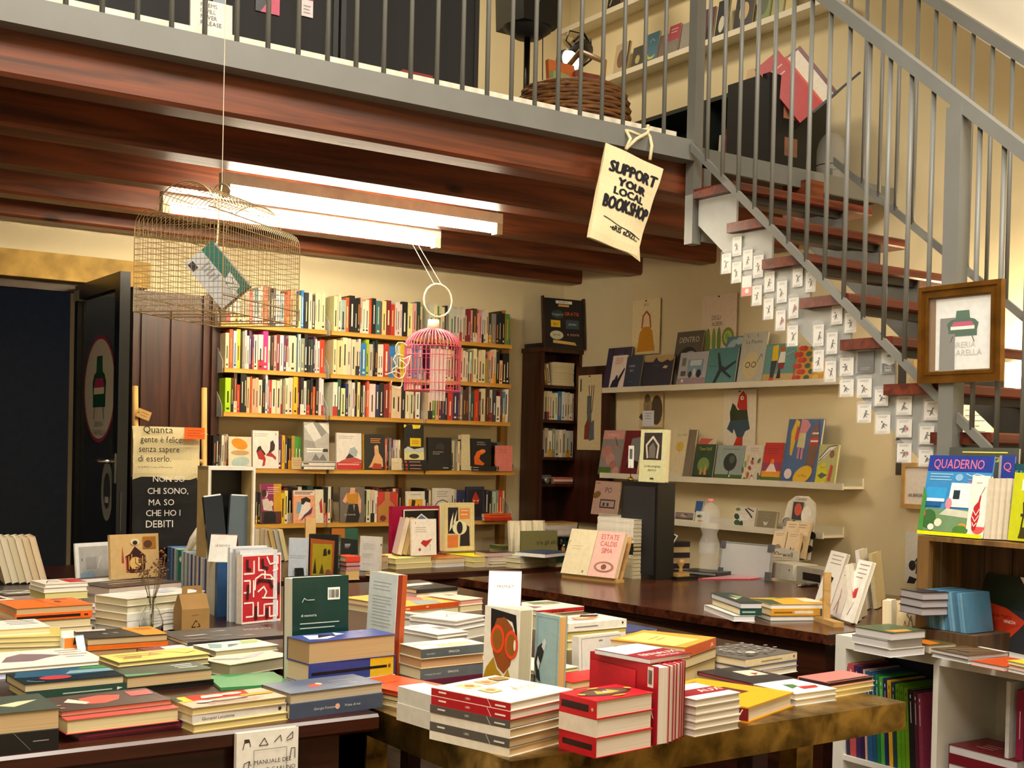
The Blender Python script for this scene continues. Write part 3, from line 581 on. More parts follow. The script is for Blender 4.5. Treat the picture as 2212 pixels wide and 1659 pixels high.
# white cube shelf at the right
ks = empty('cube_shelf', Matrix.Identity(4), 'white cube shelving unit beside the desk, holding coloured school folders', 'shelf')
kx0, kx1, kz = 3.04, 3.32, .775; ys = [2.585, 2.235, 1.885, 1.535]
MB().box(kx0, ys[-1]-.02, kz-.038, kx1, ys[0]+.02, kz).build('top_board', WHITE, ks)
MB().box(kx0, ys[-1]-.02, 0, kx1, ys[0]+.02, .038).build('bottom_board', WHITE, ks)
for i, y in enumerate(ys):
    w_ = .02 if i in (0, 3) else .009; MB().box(kx0, y-w_, .038, kx1, y+w_, kz-.038).build('side_panel' if i in (0, 3) else 'divider', WHITE, ks)
for a, b_ in zip(ys, ys[1:]): MB().box(kx0+.002, b_+.02, .392, kx1-.01, a-.02, .408).build('shelf_board', WHITE, ks)
MB().box(kx1, ys[-1]-.02, 0, kx1+.006, ys[0]+.02, kz).build('back_panel', mat('back_panel_grey', '#b5b1a8', rough=.6), ks)
# narrow dark cabinet in the corner
cb = empty('corner_cabinet', Matrix.Identity(4), 'narrow dark brown bookcase in the corner with a chalk-style poster on top', 'bookcase')
cx0, cx1, cy0, cy1, cz = 4.345, 4.648, 6.0, 6.198, 1.935
MB().box(cx0, cy0, 0, cx0+.022, cy1, cz-.025).build('side_panel', DARKV, cb); MB().box(cx1-.022, cy0, 0, cx1, cy1, cz-.025).build('side_panel', DARKV, cb)
MB().box(cx0-.01, cy0-.015, cz-.025, cx1, cy1, cz).build('top_board', DARKV, cb)
MB().box(cx0+.022, cy1-.01, 0, cx1-.022, cy1, cz-.025).build('back_panel', DARKV, cb)
CSH = [1.715, 1.508, 1.285, 1.125, .85]
for z in CSH: MB().box(cx0+.022, cy0+.005, z-.018, cx1-.022, cy1-.01, z).build('shelf_board', DARKV, cb)
MB().box(4.60, 5.66, .9, 4.635, 5.99, 1.83).build('door', DARKV, cb)
m = MB(); m.prism([(4.33, 6.0), (4.33, 5.9), (4.40, 5.82), (4.55, 5.78), (4.648, 5.78), (4.648, 6.0)][::-1], 0, .83, axis='z'); m.build('rounded_base', DARKV, cb)
# ledges on the right wall
LEDGE = mat('ledge_white', '#e4dcc8', rough=.5, noise=.03)
def ledge(y0, y1, X, z, label, lip=.03, col=LEDGE):
    t = empty('picture_ledge', Matrix.Identity(4), label, 'shelf')
    MB().box(X+.008, y0, z, XW-.001, y1, z+.012).build('board', col, t); MB().box(X, y0, z-.004, X+.008, y1, z+lip-.004).build('lip', col, t)
    MB().box(XW-.012, y0, z+.012, XW-.001, y1, z+.05).build('back_rail', col, t); return t
ledge(3.89, 5.655, 4.53, 1.668, 'upper white picture ledge of art books under the stairs')
ledge(3.84, 5.62, 4.50, 1.178, 'lower white picture ledge of children books above the desk')
ledge(4.02, 6.15, 4.53, 3.47, 'lower gallery picture ledge with a blue moon book')
ledge(4.02, 6.15, 4.53, 3.86, 'upper gallery picture ledge close to the ceiling')
struct(MB().box(XW-.006, 3.62, 1.25, XW-.001, 3.66, 2.0).build('trim_6', mat('conduit_dark', '#3a342a', rough=.6)))
# ================================================================== BOOKS ON THE TABLES: helpers
rs = random.Random(5)
REG = []
def _sat(P, Q):
    best = None
    for R in (P, Q):
        for i in range(2):
            e = R[i+1]-R[i]; ax = Vector((-e.y, e.x, 0))
            if ax.length < 1e-6: continue
            ax.normalize(); p = [ax.dot(v) for v in P]; q = [ax.dot(v) for v in Q]
            o = min(max(p), max(q))-max(min(p), min(q))
            if o <= .0015: return None
            if best is None or o < best[0]:
                best = (o, ax if sum(p)/4 > sum(q)/4 else -ax)
    return best
def settle(org, x, y, L_, D_, z0, z1, cap=.07):
    """nudge a new pile or upright book off its neighbours; returns the shift"""
    sh = Vector((0, 0, 0))
    for it in range(6):
        P = [org+sh, org+sh+x*L_, org+sh+x*L_+y*D_, org+sh+y*D_]; P = [Vector((p.x, p.y, 0)) for p in P]; hit = None
        for Q, a, b in REG:
            if min(z1, b)-max(z0, a) > .002:
                r = _sat(P, Q)
                if r and (hit is None or r[0] > hit[0]): hit = r
        if hit is None: break
        sh += hit[1]*(hit[0]+.001)
    if sh.length > cap: sh = Vector((0, 0, 0))
    P = [org+sh, org+sh+x*L_, org+sh+x*L_+y*D_, org+sh+y*D_]; REG.append(([Vector((p.x, p.y, 0)) for p in P], z0, z1))
    return sh
def stack(A, B, C, layers, where, zb=TZ, top=True, group='book piles on the display tables', jit=.003):
    """lying pile from the pixels of its near-left (A), near-right (B) and far-left (C) corners on the top (or base) level.
    layers bottom to top: (thickness in pixels, cover, near side S=spine P=pages, look, options)"""
    d = (onZ(A[0], A[1], zb+.03)-CPOS).dot(_f); k = d/FPX
    tot = sum(l[0] for l in layers)*k; z = zb+tot if top else zb
    a, b2 = onZ(*A, z), onZ(*B, z); x = (b2-a).normalized(); L_ = (b2-a).length; y = Vector((-x.y, x.x, 0))
    dep = (onZ(*C, z)-a).dot(y) if isinstance(C, tuple) else C
    a = a+settle(Vector((a.x, a.y, 0)), x, y, L_, dep, zb, zb+tot)
    zz = zb; n = len(layers)
    for i, ly in enumerate(layers):
        px, cover, near, look = ly[:4]; o = dict(ly[4]) if len(ly) > 4 else {}
        T = px*k; dx, dy = o.pop('dx', 0)+rs.uniform(-jit, jit), o.pop('dy', 0)+rs.uniform(-jit, 0)
        an = o.pop('rot', rs.uniform(-.012, .012)); sp = o.pop('spine', 'D' if near == 'S' else 'U')
        LL, DD = o.pop('L', L_), o.pop('D', dep)
        org = Vector((a.x, a.y, zz))+x*dx+y*dy; xr = Vector((x.x*math.cos(an)-x.y*math.sin(an), x.x*math.sin(an)+x.y*math.cos(an), 0))
        pos = '' if n == 1 else ('atop ' if i == n-1 else ('lowest in ' if i == 0 else ORD[i+1]+' up in '))
        book(frame(org, xr), LL, DD, T, cover, o.pop('art', ()), sp, o.pop('sart', ()), label='%s %s%s' % (look, pos, where), group=o.pop('group', group), **o)
        zz += T
    return zz
def stand(BL, BR, ty, zb, th, cover, art, label, lean=.05, spine='L', sart=(), group='upright books on the display tables', **k):
    a, b2 = onZ(*BL, zb), onZ(*BR, zb); x = (b2-a).normalized(); n = Vector((x.y, -x.x, 0))
    d = ray((BL[0]+BR[0])/2, ty); t = n.dot(a-CPOS)/n.dot(d); h = ((CPOS+d*t).z-zb)/math.cos(lean)
    Y_ = Vector((0, 0, math.cos(lean)))-n*math.sin(lean); a = a+settle(a-n*(th+h*math.sin(lean)*.5), x, n, (b2-a).length, th+h*math.sin(lean)*.5, zb, zb+h, .05)
    return book(frame(a-n*th+Vector((0, 0, th*math.sin(lean))), x, Y_), (b2-a).length, h, th, cover, art, spine, sart, label=label, group=group, **k)
def T_(c, s, x, y, h, a='l', w=1.): return ('t', c, s, x, y, h, a, w)
PG1, PG2, PG3, PGW, PGG = '#d9c9a0', '#c2a67c', '#cfc08e', '#e6e2da', '#a59c7e'
# ------------------------------------------------------------------ left table, front row
stack((-95, 1551), (127, 1530), .15, [(42, '#131214', 'S', 'thick black book with thin grey lines', dict(sart=[('w', '#5a5a5a', [(.55, 1), (.72, .1)], .008), ('r', '#8a8a8a', .74, .5, .9, .55)])),
    (43, '#3f4a42', 'P', 'thick book with a dark green cover', dict(pages=PG2, art=[('p', '#d8c29a', [(.45, .45), (.7, .6), (.9, .62), (.75, .45), (.6, .3)])]))], 'the front table corner pile')
stack((131, 1537), (372, 1510), .135, [(18, '#7a2448', 'S', 'magenta spined paperback', dict(dx=.03, dy=-.02, sart=[('r', '#2c2440', 0, .62, 1, 1), ('r', '#a83458', .06, .3, .9, .5)], pages='#9a8c80')),
    (30, '#d8504a', 'P', 'coral red book', dict(dx=.0, dy=-.03, pages='#d8c99c', art=[('l', '#b03a38', .1, .8, .9, 2, .3, .06)])),
    (12, '#463733', 'P', 'dark brown book with a red cover picture', dict(pages='#d4907a', art=[('p', '#c8584a', [(.28, .3), (.3, .7), (.5, .8), (.68, .7), (.6, .4), (.44, .25)]), ('p', '#e8cdb4', [(.14, .55), (.22, .75), (.34, .4), (.28, .3)]), ('p', '#b8585a', [(.74, .5), (.76, .85), (.98, .85), (.95, .5)]), ('l', '#a87a6c', .02, .35, .08, 2, .2, .06)]))], 'the pile with the coral red book')
stack((417, 1529), (620, 1503), (365, 1509), [(17, '#d9c782', 'P', 'paperback with cream pages', dict(pages='#d3c288')),
    (19, '#cdc8c4', 'S', 'white spined paperback', dict(sart=[T_('#4a4644', 'Giovanni Lacuzione', .1, .3, .35), ('e', '#2a2626', .93, .5, .018, .22)])),
    (16, '#cdb9a4', 'P', 'paperback with a red and yellow comic cover', dict(pages='#cbb97c', gloss=True, art=[('p', '#c9382a', [(.0, 1), (.15, .55), (.75, .55), (.8, 1)]), ('p', '#e8c84a', [(.0, .5), (.08, .98), (.16, .98), (.14, .5)]), ('r', '#2c5a48', .0, .6, .06, 1), ('e', '#e8d8c4', .6, .78, .12, .1), ('p', '#f0d0c8', [(.25, .62), (.3, .86), (.5, .86), (.48, .62)]), ('p', '#e0a81e', [(.62, .4), (.64, .56), (.98, .56), (.98, .4)]), ('e', '#8f7a6c', .42, .36, .26, .13), ('e', '#d6c4b2', .44, .36, .18, .08), ('l', '#8a7466', .2, .16, .8, 2, .08, .03), ('e', '#efe4d6', .2, .3, .08, .08)]))], 'the comic pile')
stack((621, 1499), (821, 1474), (580, 1476), [(31, '#3f4a5e', 'S', 'slate blue spined book', dict(sart=[T_('#c9c6c2', 'Giorgio Fontana', .25, .42, .18), ('e', '#d8a890', .5, .5, .025, .2), T_('#c9c6c2', 'Prima di noi', .58, .42, .18)])),
    (23, '#4c5a74', 'P', 'slate blue book with a small red figure', dict(pages='#b9a98e', art=[('p', '#b83a34', [(.3, .3), (.33, .5), (.44, .55), (.46, .4), (.4, .3)]), ('e', '#e8c8a8', .45, .5, .03, .08), ('l', '#8a94a6', .58, .55, .82, 3, .13, .04)]))], 'the slate blue pile')
# ------------------------------------------------------------------ left table, second row
stack((55, 1478), (271, 1458), (18, 1455), [(10, '#8d8674', 'P', 'grey paged paperback', dict(pages='#a8a08c', dx=.01)), (18, '#27443a', 'S', 'dark green spined book', dict(sart=[('l', '#a9b8a8', .35, .4, .85, 1, .1, .15), ('p', '#c9d2c4', [(.9, .3), (.9, .7), (.96, .55)])])),
    (18, '#1c2f3a', 'P', 'glossy blue and black book with a red shape', dict(gloss=True, pages='#cdbd94', art=[('p', '#33607e', [(0, .55), (.1, 1), (1, 1), (1, .45), (.5, .4)]), ('p', '#4a9a5c', [(.7, .85), (.75, 1), (1, 1), (1, .75)]), ('e', '#c8484c', .36, .3, .16, .16), ('p', '#8fb0be', [(.5, .5), (.6, .75), (1, .7), (1, .45)]), ('w', '#cfcfcf', [(.06, .2), (.12, .08), (.2, .05)], .01)]))], 'the glossy blue pile')
zz = stack((274, 1462), (459, 1443), (229, 1446), [(12, '#141414', 'S', 'black book', {}), (25, '#38443a', 'P', 'dark green book with a pale green corner', dict(pages=PG2, art=[('p', '#4f8a66', [(0, 0), (0, .3), (.35, .12), (.36, 0)]), ('l', '#e6e6de', .68, .72, .92, 3, .18, .06)]))], 'the dark green pile')
stack((267, 1434), (464, 1414), (235, 1418), [(24, '#1d1c1b', 'P', 'dark book', dict(pages=PGG)), (14, '#d8cba0', 'P', 'cream book', dict(pages=PGG)), (9, '#e3c86a', 'P', 'yellow book with brown figures', dict(pages=PGG, art=[('p', '#a8824a', [(.1, .3), (.2, .6), (.35, .5), (.3, .25)]), ('p', '#b8935a', [(.4, .4), (.5, .8), (.6, .5)]), ('w', '#7a5a34', [(.55, .9), (.75, .5), (.8, .3), (.95, .5)], .012), ('l', '#b08a4e', .1, .7, .5, 2, .2, .04)]))], 'the yellow cover pile')
zb = stack((459, 1440), (602, 1418), (415, 1424), [(27, '#d9cdb4', 'P', 'thick cream book with a mauve drawing', dict(pages=PGG, art=[('p', '#8d7c84', [(.05, .8), (.2, .7), (.5, .4), (.3, .35), (.1, .6)]), ('p', '#b9a4b0', [(.3, .4), (.5, .6), (.9, .75), (.6, .4)])]))], 'under the floral book')
stack((468, 1406), (602, 1392), (424, 1392), [(13, '#d6dccb', 'P', 'pale green and white floral book', dict(pages=PGG, art=[('p', '#9fb46a', [(.6, .5), (.7, .9), (1, .95), (.9, .55)]), ('p', '#7fa0a0', [(.05, .4), (.2, .9), (.35, .7), (.2, .3)]), ('p', '#6a7a70', [(.3, .3), (.45, .7), (.55, .5)]), ('p', '#eef0e6', [(.4, .6), (.55, .95), (.65, .6)])]))], 'lying on the thick cream book', zb=zb)
stack((436, 1488), (590, 1478), (400, 1462), [(7, '#3f8a52', 'S', 'bright green thin book behind the comic pile', {})], '', jit=0)
# ------------------------------------------------------------------ left table, third row
stack((-30, 1447), (232, 1425), (-75, 1415), [(14, '#c9d2e0', 'P', 'pale blue book', dict(pages='#c2cbe0')), (9, '#e9e4d8', 'P', 'white book with a mauve animal drawing', dict(pages=PGW, art=[('p', '#7a6674', [(.2, .35), (.3, .65), (.45, .8), (.6, .7), (.75, .55), (.6, .45), (.45, .3)]), ('l', '#b0a8a0', .75, .8, .98, 4, .14, .05)]))], 'the mauve animal pile')
z1 = stack((-60, 1379), (135, 1373), (-90, 1362), [(12, '#c9c3a8', 'S', 'grey-cream spined paperback', dict(sart=[('l', '#6a665c', .3, .4, .5, 1, .1, .2), ('l', '#6a665c', .58, .4, .85, 1, .1, .2)])), (11, '#d0c698', 'P', 'cream paperback', dict(pages=PG3)), (11, '#d6cca0', 'P', 'cream paperback', dict(pages=PG3)), (10, '#cfc06a', 'P', 'pale yellow paperback', dict(pages=PG3))], 'the cream pile by the price card')
stack((-60, 1363), (107, 1353), (-95, 1346), [(15, '#e6e3dc', 'P', 'white paperback lying on the cream pile by the price card', dict(pages=PG1, art=[('l', '#8a8680', .55, .8, .95, 3, .18, .05), ('w', '#6a6a6a', [(.78, .95), (.9, .5)], .01)]))], '', zb=z1)
z2 = stack((-130, 1305), (29, 1294), (-150, 1290), [(16, '#c9c0aa', 'P', 'thick grey-cream book', dict(pages='#b9b09a', dx=.02)), (17, '#b8b0a0', 'P', 'pale grey book', dict(pages='#c0b8a8')), (28, '#e9e2d2', 'P', 'cream book with a maroon panel', dict(pages='#d2c7a0', art=[('r', '#5a2036', .1, .1, .93, .9)]))], 'the pile with the maroon panel book')
z3 = stack((30, 1314), (197, 1304), (8, 1297), [(8, '#cfc4a4', 'P', 'cream paged book', dict(pages=PG1)), (10, '#d9d0b8', 'P', 'pale paged book', dict(pages=PG1)), (16, '#c8bda0', 'P', 'cream paperback', dict(pages=PG1)), (13, '#e2641c', 'S', 'orange spined paperback with a black title band', dict(sart=[('r', '#241512', .02, .3, .84, .72), ('r', '#5a2412', .89, .36, .94, .64)])), (13, '#e8701e', 'P', 'bright orange paperback', dict(pages=PG2, art=[('w', '#8a3a10', [(.48, 1), (.56, .0)], .008), ('e', '#7a3010', .68, .55, .04, .1), ('l', '#8a3a10', .66, .8, .88, 1, .1, .04)]))], 'the orange pile')
z4_ = stack((12, 1287), (177, 1276), .27, [(14, '#c0b7a4', 'P', 'grey paged book', dict(pages=PG1)), (14, '#d0c4b0', 'P', 'cream paged book', dict(pages=PG1)), (18, '#2a2728', 'P', 'black book with white rings and a cream label', dict(pages='#c9aca0', art=[('e', '#d8d4ce', .25, .35, .22, .12), ('e', '#2a2728', .25, .35, .17, .07), ('e', '#c9c4be', .3, .15, .26, .06), ('p', '#e9dfb8', [(.58, .3), (.62, .62), (.95, .62), (.92, .3)]), ('e', '#b8a878', .77, .45, .06, .05)]))], 'the white ring pile')
z5_ = stack((205, 1272), (367, 1258), .30, [(17, '#cdbd90', 'P', 'tan paged book', dict(pages='#c9a95c')), (18, '#dcd6ca', 'P', 'pale book', dict(pages='#d8c9b0')), (18, '#3a2a28', 'P', 'dark brown book with a white band', dict(pages='#dbc9bc', art=[('r', '#e6e0d8', .1, .55, .95, .85), ('l', '#a89a90', .2, .4, .9, 2, .15, .05)]))], 'the pile under the cuckoo clock book')
stack((274, 1294), (441, 1276), (240, 1281), [(13, '#dedbd2', 'P', 'white paperback', dict(pages=PGW)), (13, '#e2dfd8', 'S', 'white spined paperback', dict(sart=[('l', '#9a968e', .3, .45, .7, 1, .1, .12)])), (14, '#dcd9d0', 'S', 'white spined paperback', dict(sart=[('w', '#7a766e', [(.4, .4), (.5, .6), (.62, .4)], .008)])), (14, '#e4e1d8', 'P', 'white paperback', dict(pages='#d5cfb4')), (14, '#e8e5de', 'P', 'white paperback with faint drawings', dict(pages='#cfc7a4', art=[('w', '#6f6c66', [(.3, .98), (.42, .0)], .008), ('w', '#6f6c66', [(.5, .9), (.6, .2)], .005), ('p', '#c2ccd6', [(.55, .3), (.62, .7), (.8, .75), (.78, .4)])]))], 'the white pile behind the glass vase')
stack((216, 1312), (246, 1308), .1, [(16, '#d9d8d4', 'P', 'small white book', dict(pages=PGW, dx=.004)), (14, '#e0dfda', 'P', 'small white book', dict(pages=PGW)), (12, '#e2e0dc', 'P', 'small white book with a price clip', dict(pages=PGW))], 'the small white stack')
stack((190, 1380), (364, 1369), (128, 1365), [(16, '#c87a3a', 'P', 'paperback', dict(pages='#b08a60')), (9, '#d86a1c', 'S', 'orange spined book', {}), (15, '#2b2624', 'P', 'black and orange book', dict(pages=PG2, art=[('p', '#e0901c', [(.6, 1), (.7, 0), (1, 0), (1, 1)]), ('e', '#8a847c', .3, .45, .035, .08), ('e', '#8a847c', .44, .48, .035, .08), ('l', '#9a5c10', .74, .8, .96, 2, .15, .05), ('p', '#cfc8c4', [(0, .8), (.02, 1), (.4, 1), (.38, .8)])]))], 'the black and orange pile')
stack((349, 1392), (580, 1374), (282, 1369), [(9, '#2a2426', 'S', 'large black art book with white flecks beside the cardboard box', dict(art=[T_('#d8d4d0', 'MOLLY', .74, .62, .09), ('p', '#b8b0aa', [(.1, .5), (.3, .56), (.34, .5), (.14, .46)]), ('p', '#cfc8c0', [(.4, .7), (.55, .75), (.58, .7)]), ('p', '#8a807a', [(.3, .3), (.5, .38), (.52, .32)]), ('p', '#b8b0aa', [(.5, .16), (.66, .24), (.7, .18)]), ('p', '#6a605c', [(.05, .2), (.2, .25), (.3, .12)])]))], '', zb=TZ+.03, jit=0)
stack((352, 1416), (462, 1404), (300, 1400), [(14, '#7a2c34', 'P', 'dark red and white book behind the yellow cover pile', dict(art=[('p', '#d8d4d8', [(.3, .2), (.4, .9), (1, .9), (.9, .1)])]))], '', zb=TZ+.015, jit=0)
stack((95, 1262), (190, 1257), .12, [(16, '#d8cf8a', 'P', 'pale yellow brochures', dict(pages='#d8d090')), (10, '#e6e2d8', 'P', 'white brochures', dict(pages=PGW)), (8, '#efe9da', 'P', 'white and red brochure', dict(pages=PGW, art=[('r', '#c8303a', .6, .1, 1, .9), ('w', '#3a3020', [(.1, .2), (.3, .7), (.45, .3)], .02)]))], 'the brochure heap by the cream row', zb=z4_)
# ------------------------------------------------------------------ left table, upright things at the back
for i in range(6):   # cream paperbacks standing pages-out, leaning on each other
    p = onZ(12+15.5*i, 1264-.5*i, z4_); th = .0195
    M = frame((p.x, p.y, z4_+.002), (.1, .995, 0), (-.26, .026, .965)); col = ['#d8cdb4', '#e0d6c0', '#d2c6a8', '#dccfb6', '#cfc0a0', '#d8c4a4'][i]
    book(M, .13, .155, th, col, (), 'R', pages=['#cfc4ac', '#d4c9b0', '#c9bd9e', '#d6c6aa', '#cdb894', '#d8c0a0'][i], name='paperback', cat='paperback', label='cream paperback standing pages-out, %s in the leaning row by the glass door' % ORD[i+1], group='leaning cream paperbacks')
stand((166, 1258), (238, 1252), 1174, z4_, .008, '#d9d9d8', [('r', '#a3a2a0', .1, .04, .97, .9), ('p', '#7f97ab', [(.1, .04), (.1, .2), (.5, .28), (.6, .04)]), ('r', '#8f8e8c', .3, .3, .62, .62), ('w', '#c4c4c2', [(.62, .3), (.74, .62)], .02), ('r', '#3a3a38', .17, .52, .19, .6)], 'grey picture book with a white border beside the clock book', lean=.12)
stand((240, 1254), (345, 1247), 1156, z5_, .014, '#cdab74', [('p', '#3a1a1c', [(.32, .2), (.3, .5), (.4, .56), (.5, .72), (.6, .62), (.72, .5), (.7, .2), (.62, .12), (.4, .12)]), ('r', '#b84434', .305, .18, .33, .48), ('r', '#cf8a4a', .36, .2, .38, .5), ('r', '#cf8a4a', .42, .2, .44, .55), ('r', '#cf8a4a', .64, .2, .66, .5), ('e', '#d8b064', .5, .34, .12, .14), ('w', '#2a1a14', [(.5, .34), (.5, .46)], .012), ('w', '#2a1a14', [(.5, .34), (.58, .26)], .012), ('p', '#a83e30', [(.22, .36), (.24, .74), (.27, .36)]), ('e', '#d8c8a0', .5, .82, .1, .08), ('e', '#2a2220', .5, .8, .05, .05), ('r', '#a8702c', .66, .66, .93, .93), ('e', '#5a3a28', .76, .76, .09, .09), ('l', '#7a3428', .3, .15, .72, 1, .1, .02)], 'tan book with a cuckoo clock drawing on its cover', lean=.1)
# small-format blue, white and teal paperbacks in a receding row
a, b2 = onZ(362, 1180, .95), onZ(470, 1216, .95); v = (b2-a); n_ = 26; x = v.normalized(); sp = Vector((x.y, -x.x, 0))
cl = '4a78b0 3f6aa8 7fa6cc 3a62a4 e0e4e6 9ac0b4 2f9a94 209088 dfe6e8 8fb4d0 e6e8ea 7f9cc4 dfe2e8 4a5a9c e2e6ea 5a6cb0 e0e4e8 40509a e4e6ea b8c8d8 2f3c84 e6e4dc dcdccf e2dfd4 d8d8d0 234a78'.split()
cn = {'4': 'blue', '3': 'blue', '7': 'pale blue', 'e': 'white', '9': 'pale green', '2': 'teal', 'd': 'white', '8': 'pale blue', '5': 'indigo', 'b': 'grey-blue'}
for i, c_ in enumerate(cl):
    th = v.length/n_; M = frame(a+v*(i/n_)-Vector((0, 0, .17)), -sp, (0, 0, 1))
    col = '#'+c_; nm = cn[c_[0]] if i not in (20, 25) else 'navy'
    book(frame(Vector((a.x, a.y, TZ))+x*(i*th)-sp*0, -sp, (0, 0, 1)), .105, .17, th-.0006, col, (), 'L', name='pocket_book', cat='pocket book', label='%s thin paperback spine, %s from the clock book in the small-format row' % (nm, ORD[i+1]), group='small-format paperbacks in the receding row')
# labyrinth cover and the copies behind it
LAB = [('r', '#b82430', .02, .03, .98, .97)]
for pts in ([(.05, .72), (.3, .72), (.3, .9)], [(.42, .95), (.42, .76), (.58, .76), (.58, .62), (.9, .62)], [(.05, .62), (.2, .62), (.2, .45), (.05, .45)], [(.32, .48), (.34, .64), (.5, .7), (.72, .68), (.84, .58), (.86, .44)], [(.4, .45), (.55, .52), (.62, .44), (.56, .36)], [(.05, .3), (.28, .3), (.28, .1), (.1, .1)], [(.4, .3), (.4, .1), (.56, .1), (.56, .26), (.78, .26)], [(.7, .22), (.7, .08), (.9, .08), (.9, .3)], [(.62, .95), (.7, .84), (.86, .86), (.9, .76), (.78, .74)], [(.28, .62), (.28, .38)], [(.9, .95), (.9, .84)], [(.5, .36), (.86, .34), (.86, .44)]):
    LAB.append(('w', '#efe3dc', pts, .035))
for pts in ([(.12, .92), (.12, .78), (.2, .78)], [(.5, .92), (.52, .8), (.64, .78)], [(.38, .58), (.42, .62), (.7, .6), (.76, .5)], [(.14, .56), (.12, .36)], [(.34, .24), (.34, .06)], [(.62, .2), (.62, .06)], [(.92, .56), (.92, .4)]):
    LAB.append(('w', '#3a1418', pts, .06))
stand((522, 1350), (606, 1341), 1197, TZ, .03, '#e8dcd4', LAB, 'upright book with a red and white labyrinth cover', lean=.02, pages='#d9dee6', back='#8a8e96')
for i, (th, c_) in enumerate(((.014, '#c9ccd2'), (.02, '#b4b8be'), (.016, '#dadde2'))):
    a = onZ(522, 1350, TZ); M = Vector((a.x-.006*i, a.y+.034+.027*i, TZ))
    book(frame(M+Vector((0, .0, 0)), (1, .05, 0), (0, .02, 1)), .125, .222+.004*i, th, c_, (), 'R', pages='#cfd3da', label='%s tall book standing %s behind the labyrinth book' % (['pale grey', 'mid grey', 'white'][i], ['directly', 'second', 'third'][i]), group='tall books behind the labyrinth cover')
# ------------------------------------------------------------------ objects among them
def tent(BL, BR, ty, zb, label, front='#e9e8e4', back='#8e1f35', txt=None, depth=.05):
    a, b2 = onZ(*BL, zb), onZ(*BR, zb); x = (b2-a).normalized(); n = Vector((x.y, -x.x, 0)); d = ray((BL[0]+BR[0])/2, ty); t = n.dot(a-CPOS)/n.dot(d)
    h = (CPOS+d*t).z-zb; w = (b2-a).length; r = empty('tent_card', frame(a, x), label, 'card', 'folded tent cards')
    m = MB(); e = .0012
    m.poly([(0, 0, 0), (w, 0, 0), (w, depth/2, h), (0, depth/2, h)], front); m.poly([(0, e, 0), (0, depth/2+e, h), (w, depth/2+e, h), (w, e, 0)], front); fl_ = m.build('front_leaf', PRINT, r)
    m = MB(); m.poly([(0, depth, 0), (0, depth/2, h), (w, depth/2, h), (w, depth, 0)], back); m.poly([(0, depth-e, 0), (w, depth-e, 0), (w, depth/2-e, h), (0, depth/2-e, h)], back); m.build('back_leaf', PRINT, r)
    if txt:
        m = MB(); m.art([T_('#7a766e', txt, .5, .55, .075, 'c')], w, math.hypot(h, depth/2), .0004); q = math.atan2(depth/2, h)
        m.xf(Matrix(((1, 0, 0, 0), (0, math.sin(q), -math.cos(q), 0), (0, math.cos(q), math.sin(q), 0), (0, 0, 0, 1)))); m.build('lettering', PRINT, fl_)
    return r
def open_card(BL, BR, ty, zb, label, col='#bfd4e6'): return tent(BL, BR, ty, zb, label, col, '#2a2826', None, .03)
tent((449, 1213), (506, 1215), 1155, .95, 'white tent card with a dark red back on the small-format row', txt='LE NOVITA')
open_card((168, 1406), (186, 1404), 1373, TZ+.02, 'pale blue price tent card beside the cream pile')
p = empty('leaflet_box', frame(onZ(139, 1405, TZ+.02), (1, .1, 0)), 'small white and orange leaflet box by the price card', 'box')
MB().box(0, 0, 0, .036, .03, .03, '#e8e4dc', ['#e8e4dc', '#d8d4cc', '#d8782c', '#e8e4dc', '#e8e4dc', '#e8e4dc']).build('box_body', PRINT, p); MB().box(.002, .028, .03, .034, .03, .045, '#e8e4dc').build('box_flap', PRINT, p)
# cardboard gable box
KRAFT = mat('kraft_card', '#94713f', rough=.85, noise=.08)
p0 = onZ(392, 1366, TZ); g = empty('gable_box', frame(p0, (1, .05, 0)), 'small brown cardboard gable box with a recycling mark', 'box'); w, d, h = .085, .06, .065
gb_ = MB().box(0, 0, 0, w, d, h).build('box_body', KRAFT, g)
m = MB(); m.prism([(0, h), (d, h), (d/2+.006, h+.04), (d/2-.006, h+.04)], .001, w-.001, axis='x'); m.build('box_roof', KRAFT, g)
m = MB(); zt = h+.04; m.box(.012, d/2-.001, zt, .028, d/2+.001, zt+.024); m.box(w-.028, d/2-.001, zt, w-.012, d/2+.001, zt+.024); m.box(.028, d/2-.001, zt+.015, w-.028, d/2+.001, zt+.024); m.box(.028, d/2-.001, zt, w-.028, d/2+.001, zt+.003); m.build('handle', KRAFT, g)
m = MB(); m.art([('w', '#3a2a18', [(.42, .3), (.5, .48), (.56, .42)], .03), ('w', '#3a2a18', [(.6, .36), (.66, .22), (.56, .2)], .03), ('w', '#3a2a18', [(.5, .2), (.36, .2), (.4, .28)], .03), ('w', '#5a4426', [(.35, .72), (.6, .74)], .01)], w, h, .0004); m.xf(Matrix(((1, 0, 0, 0), (0, 0, -1, 0), (0, 1, 0, 0), (0, 0, 0, 1)))); m.build('recycling_mark', PRINT, gb_)
